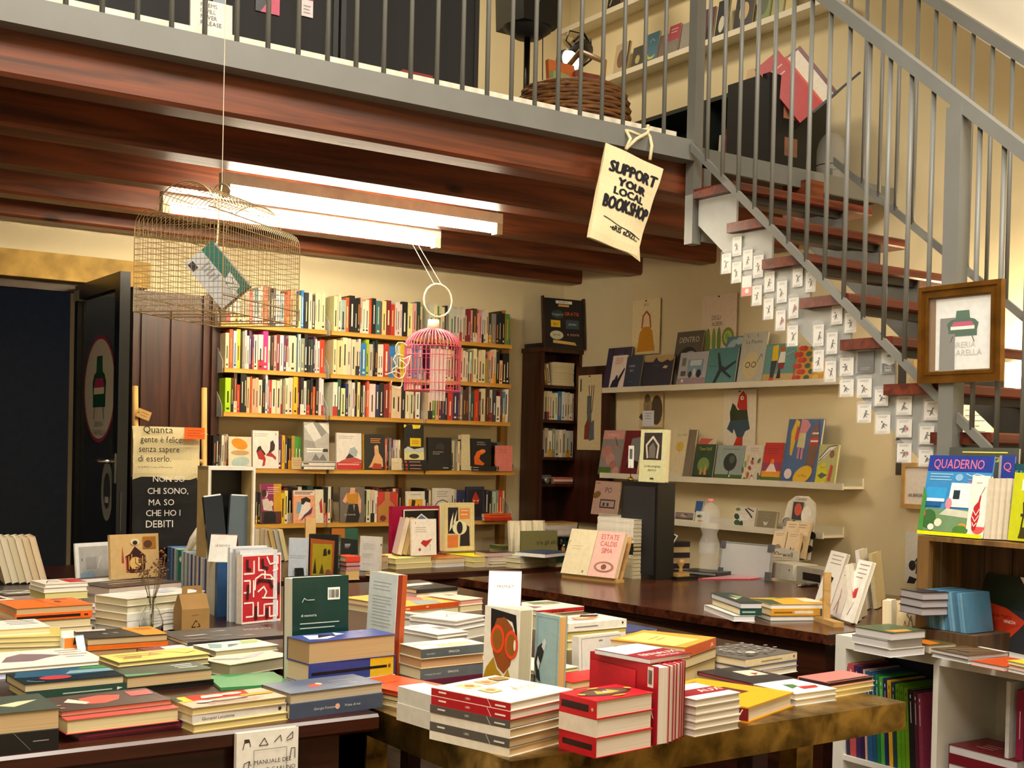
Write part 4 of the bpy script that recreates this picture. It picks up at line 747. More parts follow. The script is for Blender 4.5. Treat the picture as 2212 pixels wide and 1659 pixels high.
# glass vase with dried flowers
GLASS, N, L, P = nmat('clear_glass'); P.inputs['Base Color'].default_value = (.95, .97, .96, 1); P.inputs['Roughness'].default_value = .03; P.inputs['Transmission Weight'].default_value = 1; P.inputs['IOR'].default_value = 1.3
nz = N.new('ShaderNodeTexNoise'); nz.inputs['Scale'].default_value = 30; bp = N.new('ShaderNodeBump'); bp.inputs['Strength'].default_value = .05; L.new(nz.outputs[0], bp.inputs['Height']); L.new(bp.outputs[0], P.inputs['Normal'])
p0 = onZ(326, 1372, TZ); g = empty('flower_vase', p0, 'small clear glass bottle vase with dried brown flowers', 'vase')
MB().lathe([(0, .0), (.03, .001), (.034, .008), (.033, .04), (.022, .07), (.012, .085), (.011, .105), (.014, .11), (.012, .11), (.0095, .104), (.0105, .086), (.02, .069), (.031, .04), (.032, .01), (0, .006)], 24).build('bottle', GLASS, g, smooth=True)
STEM = mat('dry_stem', '#6a5a3a', rough=.9); FLW = mat('dry_flower', '#6b4c34', rough=.95, noise=.35, scale=90)
for i in range(9):
    an = i*2.4; rr_ = .02+.004*(i % 4); hx, hy, hz = rr_*math.cos(an)*1.6, rr_*math.sin(an), .17+.011*(i % 6)
    sm_ = MB().tube([(rs.uniform(-.006, .006), 0, .01), (hx*.2, hy*.2, .10), (hx*.7, hy*.7, .15), (hx, hy, hz)], .0009, 5).build('stem', STEM, g)
    m = MB()
    for k in range(14):
        q = Vector((hx+rs.gauss(0, .007), hy+rs.gauss(0, .007), hz+rs.gauss(0, .009))); s_ = rs.uniform(.002, .005)
        m.v += [tuple(q+Vector(d_)*s_) for d_ in ((1, 0, 0), (0, 1, 0), (-1, 0, 0), (0, -1, 0), (0, 0, 1), (0, 0, -1))]; i0 = len(m.v)-6
        for f in ((0, 1, 4), (1, 2, 4), (2, 3, 4), (3, 0, 4), (1, 0, 5), (2, 1, 5), (3, 2, 5), (0, 3, 5)): m.f.append(tuple(i0+a_ for a_ in f)); m.c.append((1, 1, 1, 1))
    m.build('flower_head', FLW, sm_)
# price clip on the small white stack
p0 = onZ(243, 1352, TZ); g = empty('price_clip', Vector((p0.x, p0.y, TZ)), 'grey price clip on a thin wire beside the white pile', 'sign')
MB().tube([(0, 0, 0), (0, 0, .035)], .0012, 5).build('wire', mat('wire_steel'), g); MB().box(-.006, -.002, .03, .006, .002, .056).build('clip', mat('clip_grey', '#8f8f8c', rough=.4), g); MB().box(-.01, -.006, 0, .01, .006, .002).build('foot', mat('clip_grey'), g)
# white-framed display case with glossy boards
p0 = onZ(444, 1318, TZ); g = empty('display_case', frame(p0, (1, .02, 0)), 'tall white-edged display case holding glossy blue-grey boards', 'display'); w, h, d = .165, .47, .09; e = .012
FRW = mat('case_white', '#e2ded2', rough=.5); TAN = mat('case_tan', '#b09a6a', rough=.7)
MB().box(0, 0, 0, e, d, h).build('side_panel', TAN, g); MB().box(w-e, 0, 0, w, d, h).build('side_panel', TAN, g); MB().box(e, d-.006, e, w-e, d, h-e).build('back_panel', mat('case_black', '#101012', rough=.4), g)
MB().box(0, 0, h-e, w, d, h).build('top_panel', FRW, g); MB().box(e, 0, 0, w-e, d, e).build('bottom_panel', FRW, g)
MB().box(0, -.003, 0, .008, 0, h).build('front_edge', FRW, g); MB().box(w-.008, -.003, 0, w, 0, h).build('front_edge', FRW, g); MB().box(.008, -.003, h-.012, w-.008, 0, h).build('front_edge', FRW, g)
BRD = mat('glossy_board', '#5c6a72', rough=.08, noise=.25, scale=3); BRD2 = mat('glossy_board_dark', '#1c2834', rough=.07, noise=.3, scale=4)
for i, (x0, w_, y0, ln, mt_) in enumerate(((.075, .07, .03, .05, BRD), (.02, .065, .0, -.12, BRD2))):
    m = MB().box(0, 0, 0, w_, .012, .36); m.xf(Matrix.Rotation(ln, 4, 'Y')); M = g.matrix_world @ Matrix.Translation((x0, y0-.02 if i else y0, .014 if i == 0 else .012))
    o = empty('glossy_folder', M, ['grey glossy folder inside the white display case', 'dark blue glossy folder leaning out of the white display case'][i], 'folder'); m.build('folder_board', mt_, o); MB().box(.004, .002, .004, w_-.004, .010, .364).xf(Matrix.Rotation(ln, 4, 'Y')).build('folder_pages', PAGES, o)
# white cotton bag slumped behind the row
p0 = onZ(368, 1290, TZ); g = empty('cotton_bag', frame(Vector((p0.x+.0, 4.20, TZ)), (1, 0, 0)), 'slumped white cotton bag with a strap behind the small-format row', 'bag')
m = MB(); ring = [(.10, .0), (.105, .06), (.095, .14), (.07, .21), (.04, .25), (0, .26)]
m.lathe([(r_*(1+.0*k), z_) for k, (r_, z_) in enumerate(ring)], 18, '#dcd3c4'); m.v = [(x_*1.0+.11+.012*math.sin(9*z_+4*y_), y_*.45+.05+.01*math.sin(14*x_), z_) for x_, y_, z_ in m.v]; m.build('bag_body', CLOTH, g, smooth=True)
m = MB(); m.tube([(.03, .02, .10), (.005, -.0, .14), (.05, .0, .21), (.10, .0, .255), (.14, .02, .25), (.16, .03, .2)], .006, 6, '#d8cfbf'); m.build('strap', CLOTH, g, smooth=True)
# book hung on the table front
PUG = [('l', '#3a3430', .12, .9, .2, 1, .1, .035), ('w', '#3a3430', [(.1, .84), (.12, .9), (.2, .92), (.22, .86)], .012), ('w', '#3a3430', [(.36, .86), (.44, .93), (.5, .86), (.36, .86)], .012), ('w', '#3a3430', [(.6, .88), (.7, .94), (.72, .88)], .012), ('w', '#3a3430', [(.8, .9), (.9, .96), (.9, .9), (.8, .88)], .012), ('w', '#3a3430', [(.1, .6), (.12, .7), (.2, .72), (.18, .6)], .012), ('w', '#3a3430', [(.86, .7), (.88, .8), (.94, .8), (.94, .7)], .012), ('w', '#3a3430', [(.86, .5), (.9, .58), (.94, .52)], .012), ('w', '#6a645c', [(.27, .4), (.27, .82), (.8, .82), (.8, .4)], .008), T_('#2a2622', 'IL MANUALE DEL', .535, .68, .042, 'c'), T_('#2a2622', 'GIOVANE CARLINO', .535, .6, .042, 'c'), T_('#9a2434', 'IL Galateo', .535, .49, .062, 'c')]
fb = fy(509, 1578, 642, 1720, 2.228, .58, .012, '#e2ded6', PUG, 'white book about a pug with red lettering hung on the table front', lean=0.0)
# ================================================================== CENTRE TABLE
GRP = 'book piles on the centre tables'
stand((612, 1478), (750, 1463), 1249, TZ, .045, '#14352f', [('r', '#e8e4da', .62, .77, .84, .89)]+[('r', '#14181a', .64+.03*i, .79, .652+.03*i+.004*(i % 3), .87) for i in range(6)]+[('w', '#a9bdb6', [(.16, .76), (.2, .8), (.24, .78)], .012), ('r', '#8fa8a0', .25, .775, .38, .785), T_('#c9d6d0', 'di memoria', .14, .62, .026), ('l', '#b4c6bf', .12, .55, .82, 2, .045, .009), ('l', '#b4c6bf', .12, .42, .85, 4, .035, .009), ('l', '#8fa8a0', .12, .24, .8, 4, .035, .007)], 'upright book showing its dark green back cover with a barcode', spine='R', gloss=True, pages='#e0dccf', back='#0e0e10', lean=.03)
stack((668, 1387), (855, 1369), (640, 1373), [(18, '#d8d4c8', 'P', 'pale paged book', dict(pages=PGW)), (36, '#2f3e86', 'S', 'blue book with yellow spine end', dict(sart=[('r', '#d9ab1c', .7, .02, .98, .98), ('r', '#17151c', .03, .42, .9, .56), ('e', '#6a4a10', .93, .5, .015, .1)])), (41, '#3c4a8e', 'P', 'thick book with a blue and white cover', dict(pages='#b99d72', art=[('p', '#d6d6dc', [(.08, .3), (.15, .9), (.34, .75), (.4, .4), (.25, .2)]), ('p', '#22242c', [(.2, .4), (.3, .8), (.45, .6)]), ('p', '#c9ccd8', [(.42, .5), (.5, .95), (.56, .6)]), ('e', '#26306a', .74, .6, .03, .08)]))], 'the pile before the dark green book', jit=.001)
stand((786, 1448), (846, 1464), 1240, TZ, .028, '#ccd8dc', [('l', '#94a2a8', .16, .9, .8, 3, .035, .006), ('l', '#94a2a8', .16, .76, .86, 8, .032, .006), ('l', '#94a2a8', .16, .5, .86, 2, .032, .006), ('w', '#8f9a9c', [(.12, .05), (.22, .22), (.34, .33), (.44, .27), (.56, .33), (.72, .24), (.86, .05)], .012), ('p', '#b9c4c4', [(.14, .05), (.24, .2), (.36, .3), (.46, .24), (.58, .3), (.72, .2), (.84, .05)])], 'upright pale blue book with a dark red spine', spine='R', spinec='#7a2410', sart=[('r', '#a84a1c', 0, .0, 1, .5)])
stack((909, 1402), (1046, 1389), (871, 1389), [(10, '#5a1c34', 'S', 'maroon spined book', {}), (22, '#5a6066', 'S', 'grey spined book', dict(sart=[T_('#c8c8c4', 'Wolfgang Herrndorf', .06, .38, .14), T_('#e0e0dc', 'SPINOZA', .42, .4, .2)])), (19, '#cfc0a0', 'P', 'cream paged book', dict(pages='#c49a72')), (20, '#eae4d2', 'S', 'cream covered book with a grey spine', dict(spinec='#4e565c', pages='#a8906c', sart=[T_('#c8c8c4', 'Herrndorf', .08, .38, .16), T_('#e0e0dc', 'SPINOZA', .42, .4, .22)], art=[('p', '#cbb590', [(.3, .1), (.35, .4), (.85, .5), (.88, .2), (.5, .05)]), ('p', '#dccdae', [(.05, .5), (.1, .7), (.4, .75), (.35, .55)])]))], 'the grey spined pile', group=GRP)
stack((944, 1371), (1010, 1363), (898, 1350), [(30, '#e2ddd0', 'P', 'white booklet pack', dict(pages=PGW)), (8, '#e8e2da', 'P', 'white booklet with a small dark picture', dict(pages=PGW, art=[('p', '#8a7a84', [(.62, .4), (.7, .7), (.9, .6), (.95, .4)]), ('l', '#b0a8a0', .2, .8, .5, 1, .1, .03)]))], 'the white booklet pile', group=GRP)
stack((983, 1341), (1049, 1329), (937, 1321), [(22, '#e6e2d8', 'P', 'white book', dict(pages='#cfcabc')), (10, '#dedad0', 'P', 'white hardback', dict(pages='#dfe0e6')), (10, '#efeae0', 'P', 'white hardback with a line drawing', dict(pages='#e2e2e6', hard=True, art=[('w', '#8a8278', [(.3, .4), (.6, .6), (.8, .5), (.95, .7)], .02)]))], 'the white hardback pile', group=GRP)
stack((926, 1331), (940, 1329), (876, 1317), [(20, '#3a3432', 'P', 'dark book', dict(pages=PGW)), (12, '#e2ddcf', 'P', 'narrow white hardback', dict(pages='#dedee2', hard=True))], 'the narrow pile beside the white hardbacks', group=GRP)
stack((871, 1311), (993, 1299), (896, 1276), [(14, '#c9c0b0', 'P', 'cream book', dict(pages=PG1)), (11, '#c8521c', 'S', 'orange spined book with a yellow and pink cover', dict(spinec='#c04a16', sart=[('r', '#e8a878', .05, .3, .12, .7), ('r', '#e8a878', .4, .4, .45, .7)], art=[('r', '#e6c45a', 0, 0, .95, .98), ('p', '#e8d23a', [(.05, .3), (.3, .6), (.5, .5), (.4, .2)]), ('p', '#c87a72', [(.45, .4), (.6, .9), (.95, .6), (.7, .3)]), ('p', '#9fb0b8', [(.3, .05), (.5, .35), (.8, .2), (.7, .02)])]))], 'the pink splash pile', group=GRP)
stack((995, 1297), (1043, 1292), (960, 1277), [(14, '#e2d6c0', 'P', 'pale book', dict(pages=PG1)), (11, '#e9dfc9', 'P', 'cream book with pink page edges', dict(pages='#d8998a', art=[('p', '#b8a07a', [(.5, .5), (.6, .75), (.9, .7), (.8, .5)])]))], 'the pink edged pile', group=GRP)
stack((925, 1284), (1013, 1276), (905, 1266), [(22, '#d0c8bc', 'P', 'pale book', dict(pages=PGW)), (4, '#7d8490', 'P', 'blue-grey book', dict(pages=PGW))], 'the blue-grey pile', group=GRP)
stack((900, 1274), (989, 1267), (872, 1262), [(30, '#d8d2c6', 'P', 'white book', dict(pages=PGW)), (8, '#141416', 'S', 'black book with white streaks', dict(art=[('p', '#e6e4e0', [(0, .6), (.3, 1), (1, 1), (.9, .7)]), ('w', '#d8d6d2', [(.1, .3), (.5, .5)], .02)]))], 'the black and white pile by the back table', group=GRP)
stack((866, 1277), (900, 1274), .12, [(24, '#dcd8ce', 'P', 'white book', dict(pages=PGW)), (9, '#e4e0d6', 'P', 'white book', dict(pages='#d9d5c4'))], 'the small white pile beside the dark red spine', group=GRP)
# upright pair: portrait with glasses, pale blue bird book
BERN = [('p', '#17161c', [(.2, .62), (.18, .98), (.9, .94), (.96, .66), (.8, .86), (.55, .9), (.35, .85)]), ('p', '#8a4a1c', [(.28, .5), (.22, .7), (.36, .88), (.6, .9), (.82, .8), (.86, .6), (.78, .4), (.6, .3), (.42, .36)]), ('p', '#a8871c', [(0, 0), (.02, .22), (.1, .34), (.3, .46), (.4, .34), (.6, .26), (.72, .36), (.8, .26), (.86, .1), (1, 0)]),
        ('e', '#e0481c', .4, .66, .2, .155), ('e', '#8a5a1c', .4, .66, .14, .115), ('e', '#e0481c', .8, .62, .19, .155), ('e', '#8a5a1c', .8, .62, .13, .115), ('e', '#f0ede4', .9, .62, .03, .06), T_('#1c1a18', 'bernardine', .08, .13, .07), T_('#1c1a18', 'evaristo', .1, .05, .07)]
stand((1041, 1508), (1116, 1524), 1314, TZ, .042, '#e2e6de', BERN, 'white book with a portrait in round orange glasses', pages='#b9b49c', lean=.02, spine='L')
stand((1151, 1508), (1202, 1521), 1328, TZ, .024, '#94b2ba', [('w', '#6d8a92', [(.1, .04), (.1, .96), (.94, .96), (.94, .04), (.1, .04)], .01), ('p', '#17171c', [(.02, .42), (.12, .6), (.3, .66), (.42, .62), (.36, .5), (.22, .36), (.3, .2), (.12, .24)]), ('p', '#c9d0d4', [(.3, .62), (.4, .72), (.5, .68), (.42, .56)]), ('p', '#e8eaea', [(.16, .5), (.26, .42), (.2, .34), (.12, .42)]), ('p', '#2a2c34', [(.02, .3), (.1, .26), (.06, .14), (.02, .18)])], 'pale blue book with a black and white bird', pages='#d2a86a', lean=.02)
tent((1053, 1315), (1124, 1317), 1236, .975, 'white tent card lettered I PREMIATI with a dark red back', txt='I PREMIATI', depth=.07)
stack((1226, 1348), (1353, 1337), (1190, 1333), [(18, '#e2dcb4', 'P', 'pale paged book', dict(pages='#d6cc90')), (18, '#ded9c4', 'P', 'cream book with yellow pages', dict(pages='#cdb968')), (16, '#ece6d8', 'S', 'white spined book with a woman on the cover', dict(sart=[('l', '#8a8684', .1, .4, .5, 1, .1, .16), ('e', '#2a2626', .93, .6, .015, .16)], art=[('p', '#c9825a', [(.3, .4), (.4, .7), (.7, .8), (.8, .5), (.6, .35)]), ('p', '#3a2420', [(.55, .7), (.7, .95), (.95, .8), (.8, .6)]), ('e', '#e8c09c', .5, .55, .12, .12), ('w', '#4a2a24', [(.22, .5), (.3, .3), (.6, .25)], .02)]))], 'the pile beside the bird book', group=GRP)
stack((1159, 1318), (1260, 1309), (1130, 1300), [(30, '#d8d0bc', 'P', 'cream book', dict(pages=PG1)), (10, '#e4dfd4', 'S', 'white book with a bright red spine', dict(spinec='#b8201c', sart=[T_('#2a0c0c', 'VITA AGRA', .3, .2, .5)], art=[('p', '#7f8a62', [(.4, .6), (.5, .95), (.98, .8), (.9, .5)]), ('p', '#c89a7a', [(.5, .5), (.7, .7), (.8, .5)]), ('p', '#9a6a78', [(.1, .2), (.2, .5), (.35, .3)])]))], 'the red spined pile by the desk', group=GRP)
stack((1340, 1367), (1420, 1358), (1330, 1348), [(14, '#cfc8b4', 'P', 'pale book', dict(pages=PG1)), (6, '#3c4474', 'P', 'blue book', dict(pages=PGW))], 'the low blue pile by the desk', group=GRP)
stand((1251, 1466), (1352, 1452), 1373, TZ, .025, '#d6d4d2', [('w', '#8a8a8a', [(.06, .02), (.06, .94), (.88, .94), (.88, .02)], .008), ('r', '#7a7a7a', .42, .84, .5, .87)], 'upright white book with a thin grey border', pages='#d8cf9a', lean=.05)
stack((1168, 1452), (1250, 1440), (1170, 1400), [(30, '#8f9080', 'P', 'grey paged book', dict(pages='#8d8a70')), (8, '#d8d4c0', 'P', 'yellow lined booklet', dict(pages='#cfc26a'))], 'the pile hidden behind the bird book', group=GRP)
stack((1472, 1398), (1539, 1376), (1355, 1368), [(36, '#d9cdb0', 'P', 'thick cream paged book', dict(pages='#d8c496')), (20, '#1c1a1a', 'P', 'dark book', dict(pages=PG1)), (20, '#c8701e', 'S', 'yellow and orange book with an orange spine', dict(spinec='#c2501a', sart=[('w', '#efe0c0', [(.82, .3), (.86, .6), (.9, .3)], .02)], art=[('r', '#d99a3a', 0, 0, 1, 1), ('p', '#e3c878', [(.0, .15), (.12, .95), (.8, .9), (.7, .1)]), ('l', '#a8803a', .3, .6, .6, 2, .1, .02)]))], 'the orange pile by the desk', group=GRP)
stack((1609, 1425), (1721, 1408), (1543, 1397), [(14, '#d8d4cc', 'P', 'white book', dict(pages=PGW)), (12, '#3f5080', 'P', 'blue covered book', dict(pages=PGW)), (17, '#5c5854', 'S', 'book with a dotted grey pattern cover', dict(spinec='#d6c9a6', sart=[('l', '#8a8068', .3, .4, .7, 1, .1, .14), ('r', '#a8341c', .92, .4, .95, .7)], art=[('e', '#8f8b86', .5+.42*math.cos(i*2.4)*math.sqrt(i/40), .5+.42*math.sin(i*2.4)*math.sqrt(i/40), .035, .03, 8) for i in range(40)]+[('e', '#e8dcc0', .25, .15, .07, .06)]))], 'the dotted pattern pile by the desk', group=GRP)
# ================================================================== BRASS TABLE
GB = 'book piles on the brass table'
RED, GRY = '#b01524', '#57524f'
def slash(c): return [('w', c, [(.72, .95), (.77, .05)], .006), ('l', c, .1, .5, .2, 1, .1, .2), T_(c, 'LIBRI', .45, .4, .25), ('l', c, .82, .35, .95, 1, .1, .2)]
stack((1102, 1518), (1238, 1489), (970, 1477), [(17, '#e6e0d4', 'P', 'white spined book', dict(pages='#cdb28a', spine='L')), (18, GRY, 'P', 'grey spined book', dict(pages='#c2a882', spine='L', sart=slash('#d8d4d0'))), (18, '#e8e2d8', 'P', 'white spined book', dict(pages='#c9b08a', spine='L')), (16, GRY, 'P', 'grey spined book', dict(pages='#c4aa84', spine='L', sart=slash('#d8d4d0'))), (17, RED, 'P', 'red spined book', dict(pages='#e0d9cf', spine='L', sart=slash('#f0e4dc'))),
    (17, '#efe8d4', 'P', 'cream book with small pictures and a red spine', dict(pages='#e6e1d8', spine='L', spinec=RED, sart=slash('#f0e4dc'), art=[('p', '#b9a46a', [(.2, .68), (.22, .9), (.45, .88), (.42, .68)]), ('e', '#c8642c', .33, .78, .06, .05), ('p', '#a8905a', [(.5, .7), (.52, .9), (.72, .88), (.7, .7)]), ('e', '#c05a24', .6, .8, .05, .05), ('p', '#b9a46a', [(.2, .4), (.22, .6), (.42, .58), (.4, .4)]), ('e', '#c8642c', .31, .5, .05, .05), ('p', '#8a6a3a', [(.74, .75), (.76, .92), (.95, .9), (.93, .74)]), ('w', '#5a3430', [(.5, .3), (.62, .5)], .01), T_('#3a2420', 'ANNIE ERNAUX', .5, .36, .045), T_('#b05a50', 'LES ANNEES', .52, .28, .035)]))], 'the red and grey spined pile', group=GB, jit=.001)
stack((938, 1504), (996, 1496), (866, 1481), [(36, '#d6d4cc', 'P', 'thick white-grey book', dict(pages='#8a7a66', spine='L')), (34, '#d2d2cc', 'P', 'thick white-grey book with a plain cover', dict(pages='#cdbf98', spine='L'))], 'the pair beside the grey spines', group=GB, jit=.001)
stack((868, 1499), (960, 1482), (812, 1462), [(12, '#cfc8b8', 'P', 'pale book', dict(pages=PG1)), (12, '#2b1a16', 'P', 'dark book', dict(pages=PG1)), (10, '#c8481c', 'P', 'orange cover book', dict(pages='#b8401c', art=[('l', '#a83a14', .3, .6, .7, 2, .2, .03)]))], 'the orange cover pile at the brass table end', group=GB)
z_ = TZ
EMB = [('e', '#3a241c', .5, .55, .42, .3, 24), ('e', '#5a4434', .5, .55, .36, .24, 24), ('p', '#c89a4a', [(.3, .45), (.4, .7), (.52, .5), (.62, .72), (.7, .45), (.52, .4)]), ('p', '#d8c8b0', [(.44, .5), (.5, .62), (.56, .5)]), ('e', '#c8964a', .5, .88, .1, .05), ('e', '#b88a3c', .5, .16, .12, .05), ('e', '#c8964a', .1, .55, .05, .08), ('e', '#c8964a', .9, .55, .05, .08)]
stack((1288, 1515), (1410, 1495), (1240, 1491), [(37, '#b81524', 'P', 'thick red book', dict(pages='#ddd0c0', spine='L', sart=[('r', '#2a1214', .1, .35, .9, .65)])), (36, '#c01624', 'P', 'thick red book', dict(pages='#e0d6c8', spine='L', spinec='#dcd2c4')), (34, '#c41826', 'P', 'thick red book with a gold and brown emblem', dict(pages='#dccfbe', spine='L', sart=[('r', '#2a1214', .06, .3, .8, .7), ('e', '#d8b060', .9, .5, .03, .1)], art=EMB))], 'the red emblem pile', group=GB, jit=.001)
stack((1190, 1480), (1292, 1464), (1160, 1462), [(30, '#c8bca8', 'P', 'pale book', dict(pages=PG1)), (16, '#c81a1c', 'P', 'plain bright red book', dict(pages=PG1))], 'the pile behind the red emblem pile', group=GB)
# red copies standing on their long side, pages to the front
near = onZ(1417, 1612, TZ); xx = 0
for i, th in enumerate((.031, .0165, .013, .0145, .0115, .011)):
    col = '#a81426' if i < 5 else '#8a1020'
    M = frame(Vector((near.x+xx, near.y+.006*i, TZ)), (0, -1, 0), (0, 0, 1))   # cover faces -x
    M.translation += Vector((th, .205, 0))
    art = [('r', '#e6e2da', .86, .72, .94, .98)]+[('r', '#1a1a1c', .87+.012*k, .76, .877+.012*k, .94) for k in range(5)]+[('r', '#c01c30', .02, .03, .7, .9), T_('#efe4dc', 'VA', .74, .34, .16)] if i == 0 else ()
    book(M, .205, .148, th-.0008, col, art, 'L', pages='#ddd2c6', label='red book standing on its long edge, %s from the emblem pile' % ORD[i+1], group='red books standing pages-out on the brass table')
    xx += th
stack((1403, 1424), (1493, 1410), (1297, 1401), [(12, '#8e1a2a', 'P', 'white and red booklet lying on the standing red books', dict(pages='#d8d2c8', spine='L', spinec='#c8d4dc', art=[('p', '#d3dfe6', [(0, .42), (0, 1), (1, 1), (1, .52)]), T_('#f0e8e0', 'ERNAUX', .14, .2, .13), T_('#e0c8c0', 'MEMORIA', .3, .06, .08)]))], '', zb=TZ+.1485, group=GB, jit=0)
stack((1503, 1511), (1600, 1495), (1452, 1482), [(15, '#dcd4c6', 'P', 'white paperback', dict(pages='#ded6ca'))]*4+[(15, '#e6ded2', 'P', 'white paperback with a red title', dict(pages='#e0d8cc', art=[('r', '#8e1a2a', 0, .25, 1, .62), T_('#f0e8e0', 'AUX', .5, .36, .18)]))], 'the white and red paperback pile', group=GB, jit=.0015)
stack((1616, 1528), (1716, 1495), (1510, 1464), [(34, '#d69a1a', 'P', 'thick yellow hardback with a dark red spine', dict(pages='#ddd5cc', hard=True, spine='L', spinec='#7a1420', sart=[('w', '#efe4dc', [(.9, .2), (.95, .8)], .01)], art=[('p', '#5a2a1c', [(.3, .35), (.36, .62), (.75, .6), (.72, .32)]), ('p', '#c8642c', [(.4, .4), (.46, .55), (.6, .5)]), ('r', '#b88414', .1, .78, .7, .84), ('l', '#a87a14', .2, .9, .8, 1, .1, .02)]))], 'beside the white and red paperbacks', group=GB, jit=0)
stack((1717, 1499), (1806, 1487), (1617, 1473), [(14, '#dcd8d2', 'P', 'white paperback', dict(pages='#d6d0c8')), (13, '#e6e2dc', 'P', 'white paperback with a green and red shape', dict(pages='#dad4cc', art=[('p', '#3f6a3a', [(.3, .3), (.4, .6), (.6, .55), (.55, .4)]), ('p', '#b02a2a', [(.45, .2), (.5, .38), (.9, .34), (.8, .2)]), ('l', '#b0aaa4', .3, .85, .6, 1, .1, .02)]))], 'the pile at the brass table corner', group=GB)
stack((1749, 1480), (1846, 1465), (1715, 1461), [(12, '#e0d6b0', 'P', 'cream book', dict(pages='#e0d3a0')), (12, '#dccfa4', 'P', 'cream book', dict(pages='#dccb94')), (10, '#c9706c', 'P', 'pink book with black edges', dict(pages='#2a1c1c', art=[('r', '#17151a', .0, .0, 1, .12)]))], 'the pink cover pile', group=GB)
stack((1640, 1472), (1730, 1460), (1560, 1441), [(18, '#d8d0c0', 'P', 'pale book', dict(pages=PG1)), (9, '#26242a', 'P', 'black book with a pink edge and a pale picture', dict(pages='#b85a6a', art=[('p', '#d8c9b0', [(.45, .4), (.5, .75), (.9, .7), (.85, .35)]), ('p', '#8a3a34', [(.6, .4), (.65, .55), (.8, .5)])]))], 'the black cover pile', group=GB)
# things kept under the brass table
p = empty('canvas_painting', frame((1.62, 2.36, .335), (1, 0, 0), (0, .12, .99)), 'gold-framed pale abstract painting leaning under the brass table', 'painting')
MB().box(0, 0, -.01, .37, .32, 0).build('canvas', mat('canvas_paint', '#b8b0a4', rough=.7, noise=.6, scale=7), p)
for a in ((0, 0, .37, .015), (0, .305, .37, .32), (0, .015, .015, .305), (.355, .015, .37, .305)): MB().box(a[0], a[1], -.012, a[2], a[3], .012).build('frame_bar', BRASS, p)
p = empty('yellow_box', Vector((1.38, 2.1, .326)), 'plain yellow box kept under the brass table', 'box')
MB().box(0, 0, 0, .2, .2, .22).build('box_body', mat('yellow_card', '#c8941c', rough=.6), p); MB().box(-.004, -.004, .2, .204, .204, .225).build('lid', mat('yellow_card'), p)
# ================================================================== BACK TABLE
GK = 'book piles on the back table'
stack((855, 1207), (934, 1203), (845, 1196), [(11, '#d8cc9c', 'P', 'cream book', dict(pages='#cdbd8a')), (11, '#e6e09a', 'P', 'pale yellow book', dict(pages='#d3c490', art=[('p', '#c2b24a', [(.2, .2), (.5, .8), (.8, .5)])]))], 'the pale yellow pile', group=GK)
stack((936, 1208), (999, 1205), (925, 1196), [(9, '#d8d2c8', 'P', 'white paged book', dict(pages='#cfc8bc')), (9, '#c07a3a', 'P', 'orange and tan book', dict(pages='#cdbd98', art=[('p', '#c8501c', [(.5, .4), (.6, .9), (.95, .8), (.9, .4)])]))], 'the orange and tan pile', group=GK)
stack((1001, 1204), (1062, 1201), (988, 1192), [(11, '#d2c89a', 'P', 'cream book', dict(pages='#c9ba8c')), (11, '#e8dc1c', 'P', 'bright yellow book', dict(pages='#cdbd8c'))], 'the bright yellow pile', group=GK)
stack((1063, 1212), (1124, 1209), (1056, 1203), [(7, '#3a302c', 'P', 'dark book', dict(pages='#cdbd98')), (7, '#e0d6cc', 'P', 'white and red book', dict(pages='#cdbd98', art=[('p', '#b84a50', [(.2, .3), (.4, .7), (.6, .4)]), ('p', '#c87a80', [(.6, .4), (.75, .8), (.9, .4)])]))], 'the white and red pile', group=GK)
stack((1124, 1206), (1183, 1201), (1108, 1196), [(11, '#cdc2a0', 'P', 'cream book', dict(pages='#b9ac88')), (10, '#c8cfc4', 'P', 'pale blue-green book', dict(pages='#bfb28c', art=[('p', '#d8c84a', [(.3, .5), (.5, .9), (.7, .6)])]))], 'the pale blue-green pile', group=GK)
stack((1184, 1205), (1230, 1203), (1176, 1195), [(9, '#c2b090', 'P', 'tan book', dict(pages=PG1)), (11, '#1f6a5c', 'S', 'teal green spined book', {})], 'the teal pile by the desk', group=GK)
stack((1177, 1197), (1232, 1191), (1162, 1187), [(9, '#2c3c60', 'P', 'navy book above the teal pile', dict(pages='#d8d2c4', spine='L', spinec='#e0dccf'))], '', zb=.835, group=GK, jit=0)
stack((826, 1202), (846, 1200), .12, [(14, '#cdbd98', 'P', 'cream book', dict(pages='#bba987')), (12, '#e0503e', 'P', 'coral red book', dict(pages='#bba987'))], 'the coral pile', group=GK)
stack((1054, 1194), (1107, 1192), .11, [(20, '#c2b4a4', 'P', 'grey-pink book', dict(pages='#b8a498')), (9, '#2a2420', 'P', 'dark book with gold print', dict(pages='#c2a89c', art=[('p', '#b8802c', [(.3, .3), (.5, .8), (.75, .4)])]))], 'the gold print pile', group=GK)
stack((1083, 1180), (1160, 1178), .12, [(12, '#4a5a4a', 'P', 'green book', dict(pages=PG1)), (8, '#6f7f3a', 'P', 'green comic with yellow figures', dict(pages='#55603a', art=[('p', '#d6d02c', [(.3, .3), (.5, .7), (.9, .6), (.8, .3)]), ('p', '#c8562c', [(.3, .8), (.4, .95), (.7, .9)]), ('w', '#e6e6a0', [(.05, .2), (.1, .8), (.25, .8)], .03)]))], 'the green comic pile', group=GK)
stack((1137, 1188), (1226, 1182), .1, [(10, '#b8ac88', 'P', 'tan book', dict(pages=PG1)), (7, '#d6cc8c', 'P', 'pale yellow picture book', dict(pages=PG1, art=[('p', '#c87a4a', [(.5, .3), (.6, .7), (.8, .5)])]))], 'the yellow picture pile', group=GK)
zb = .835
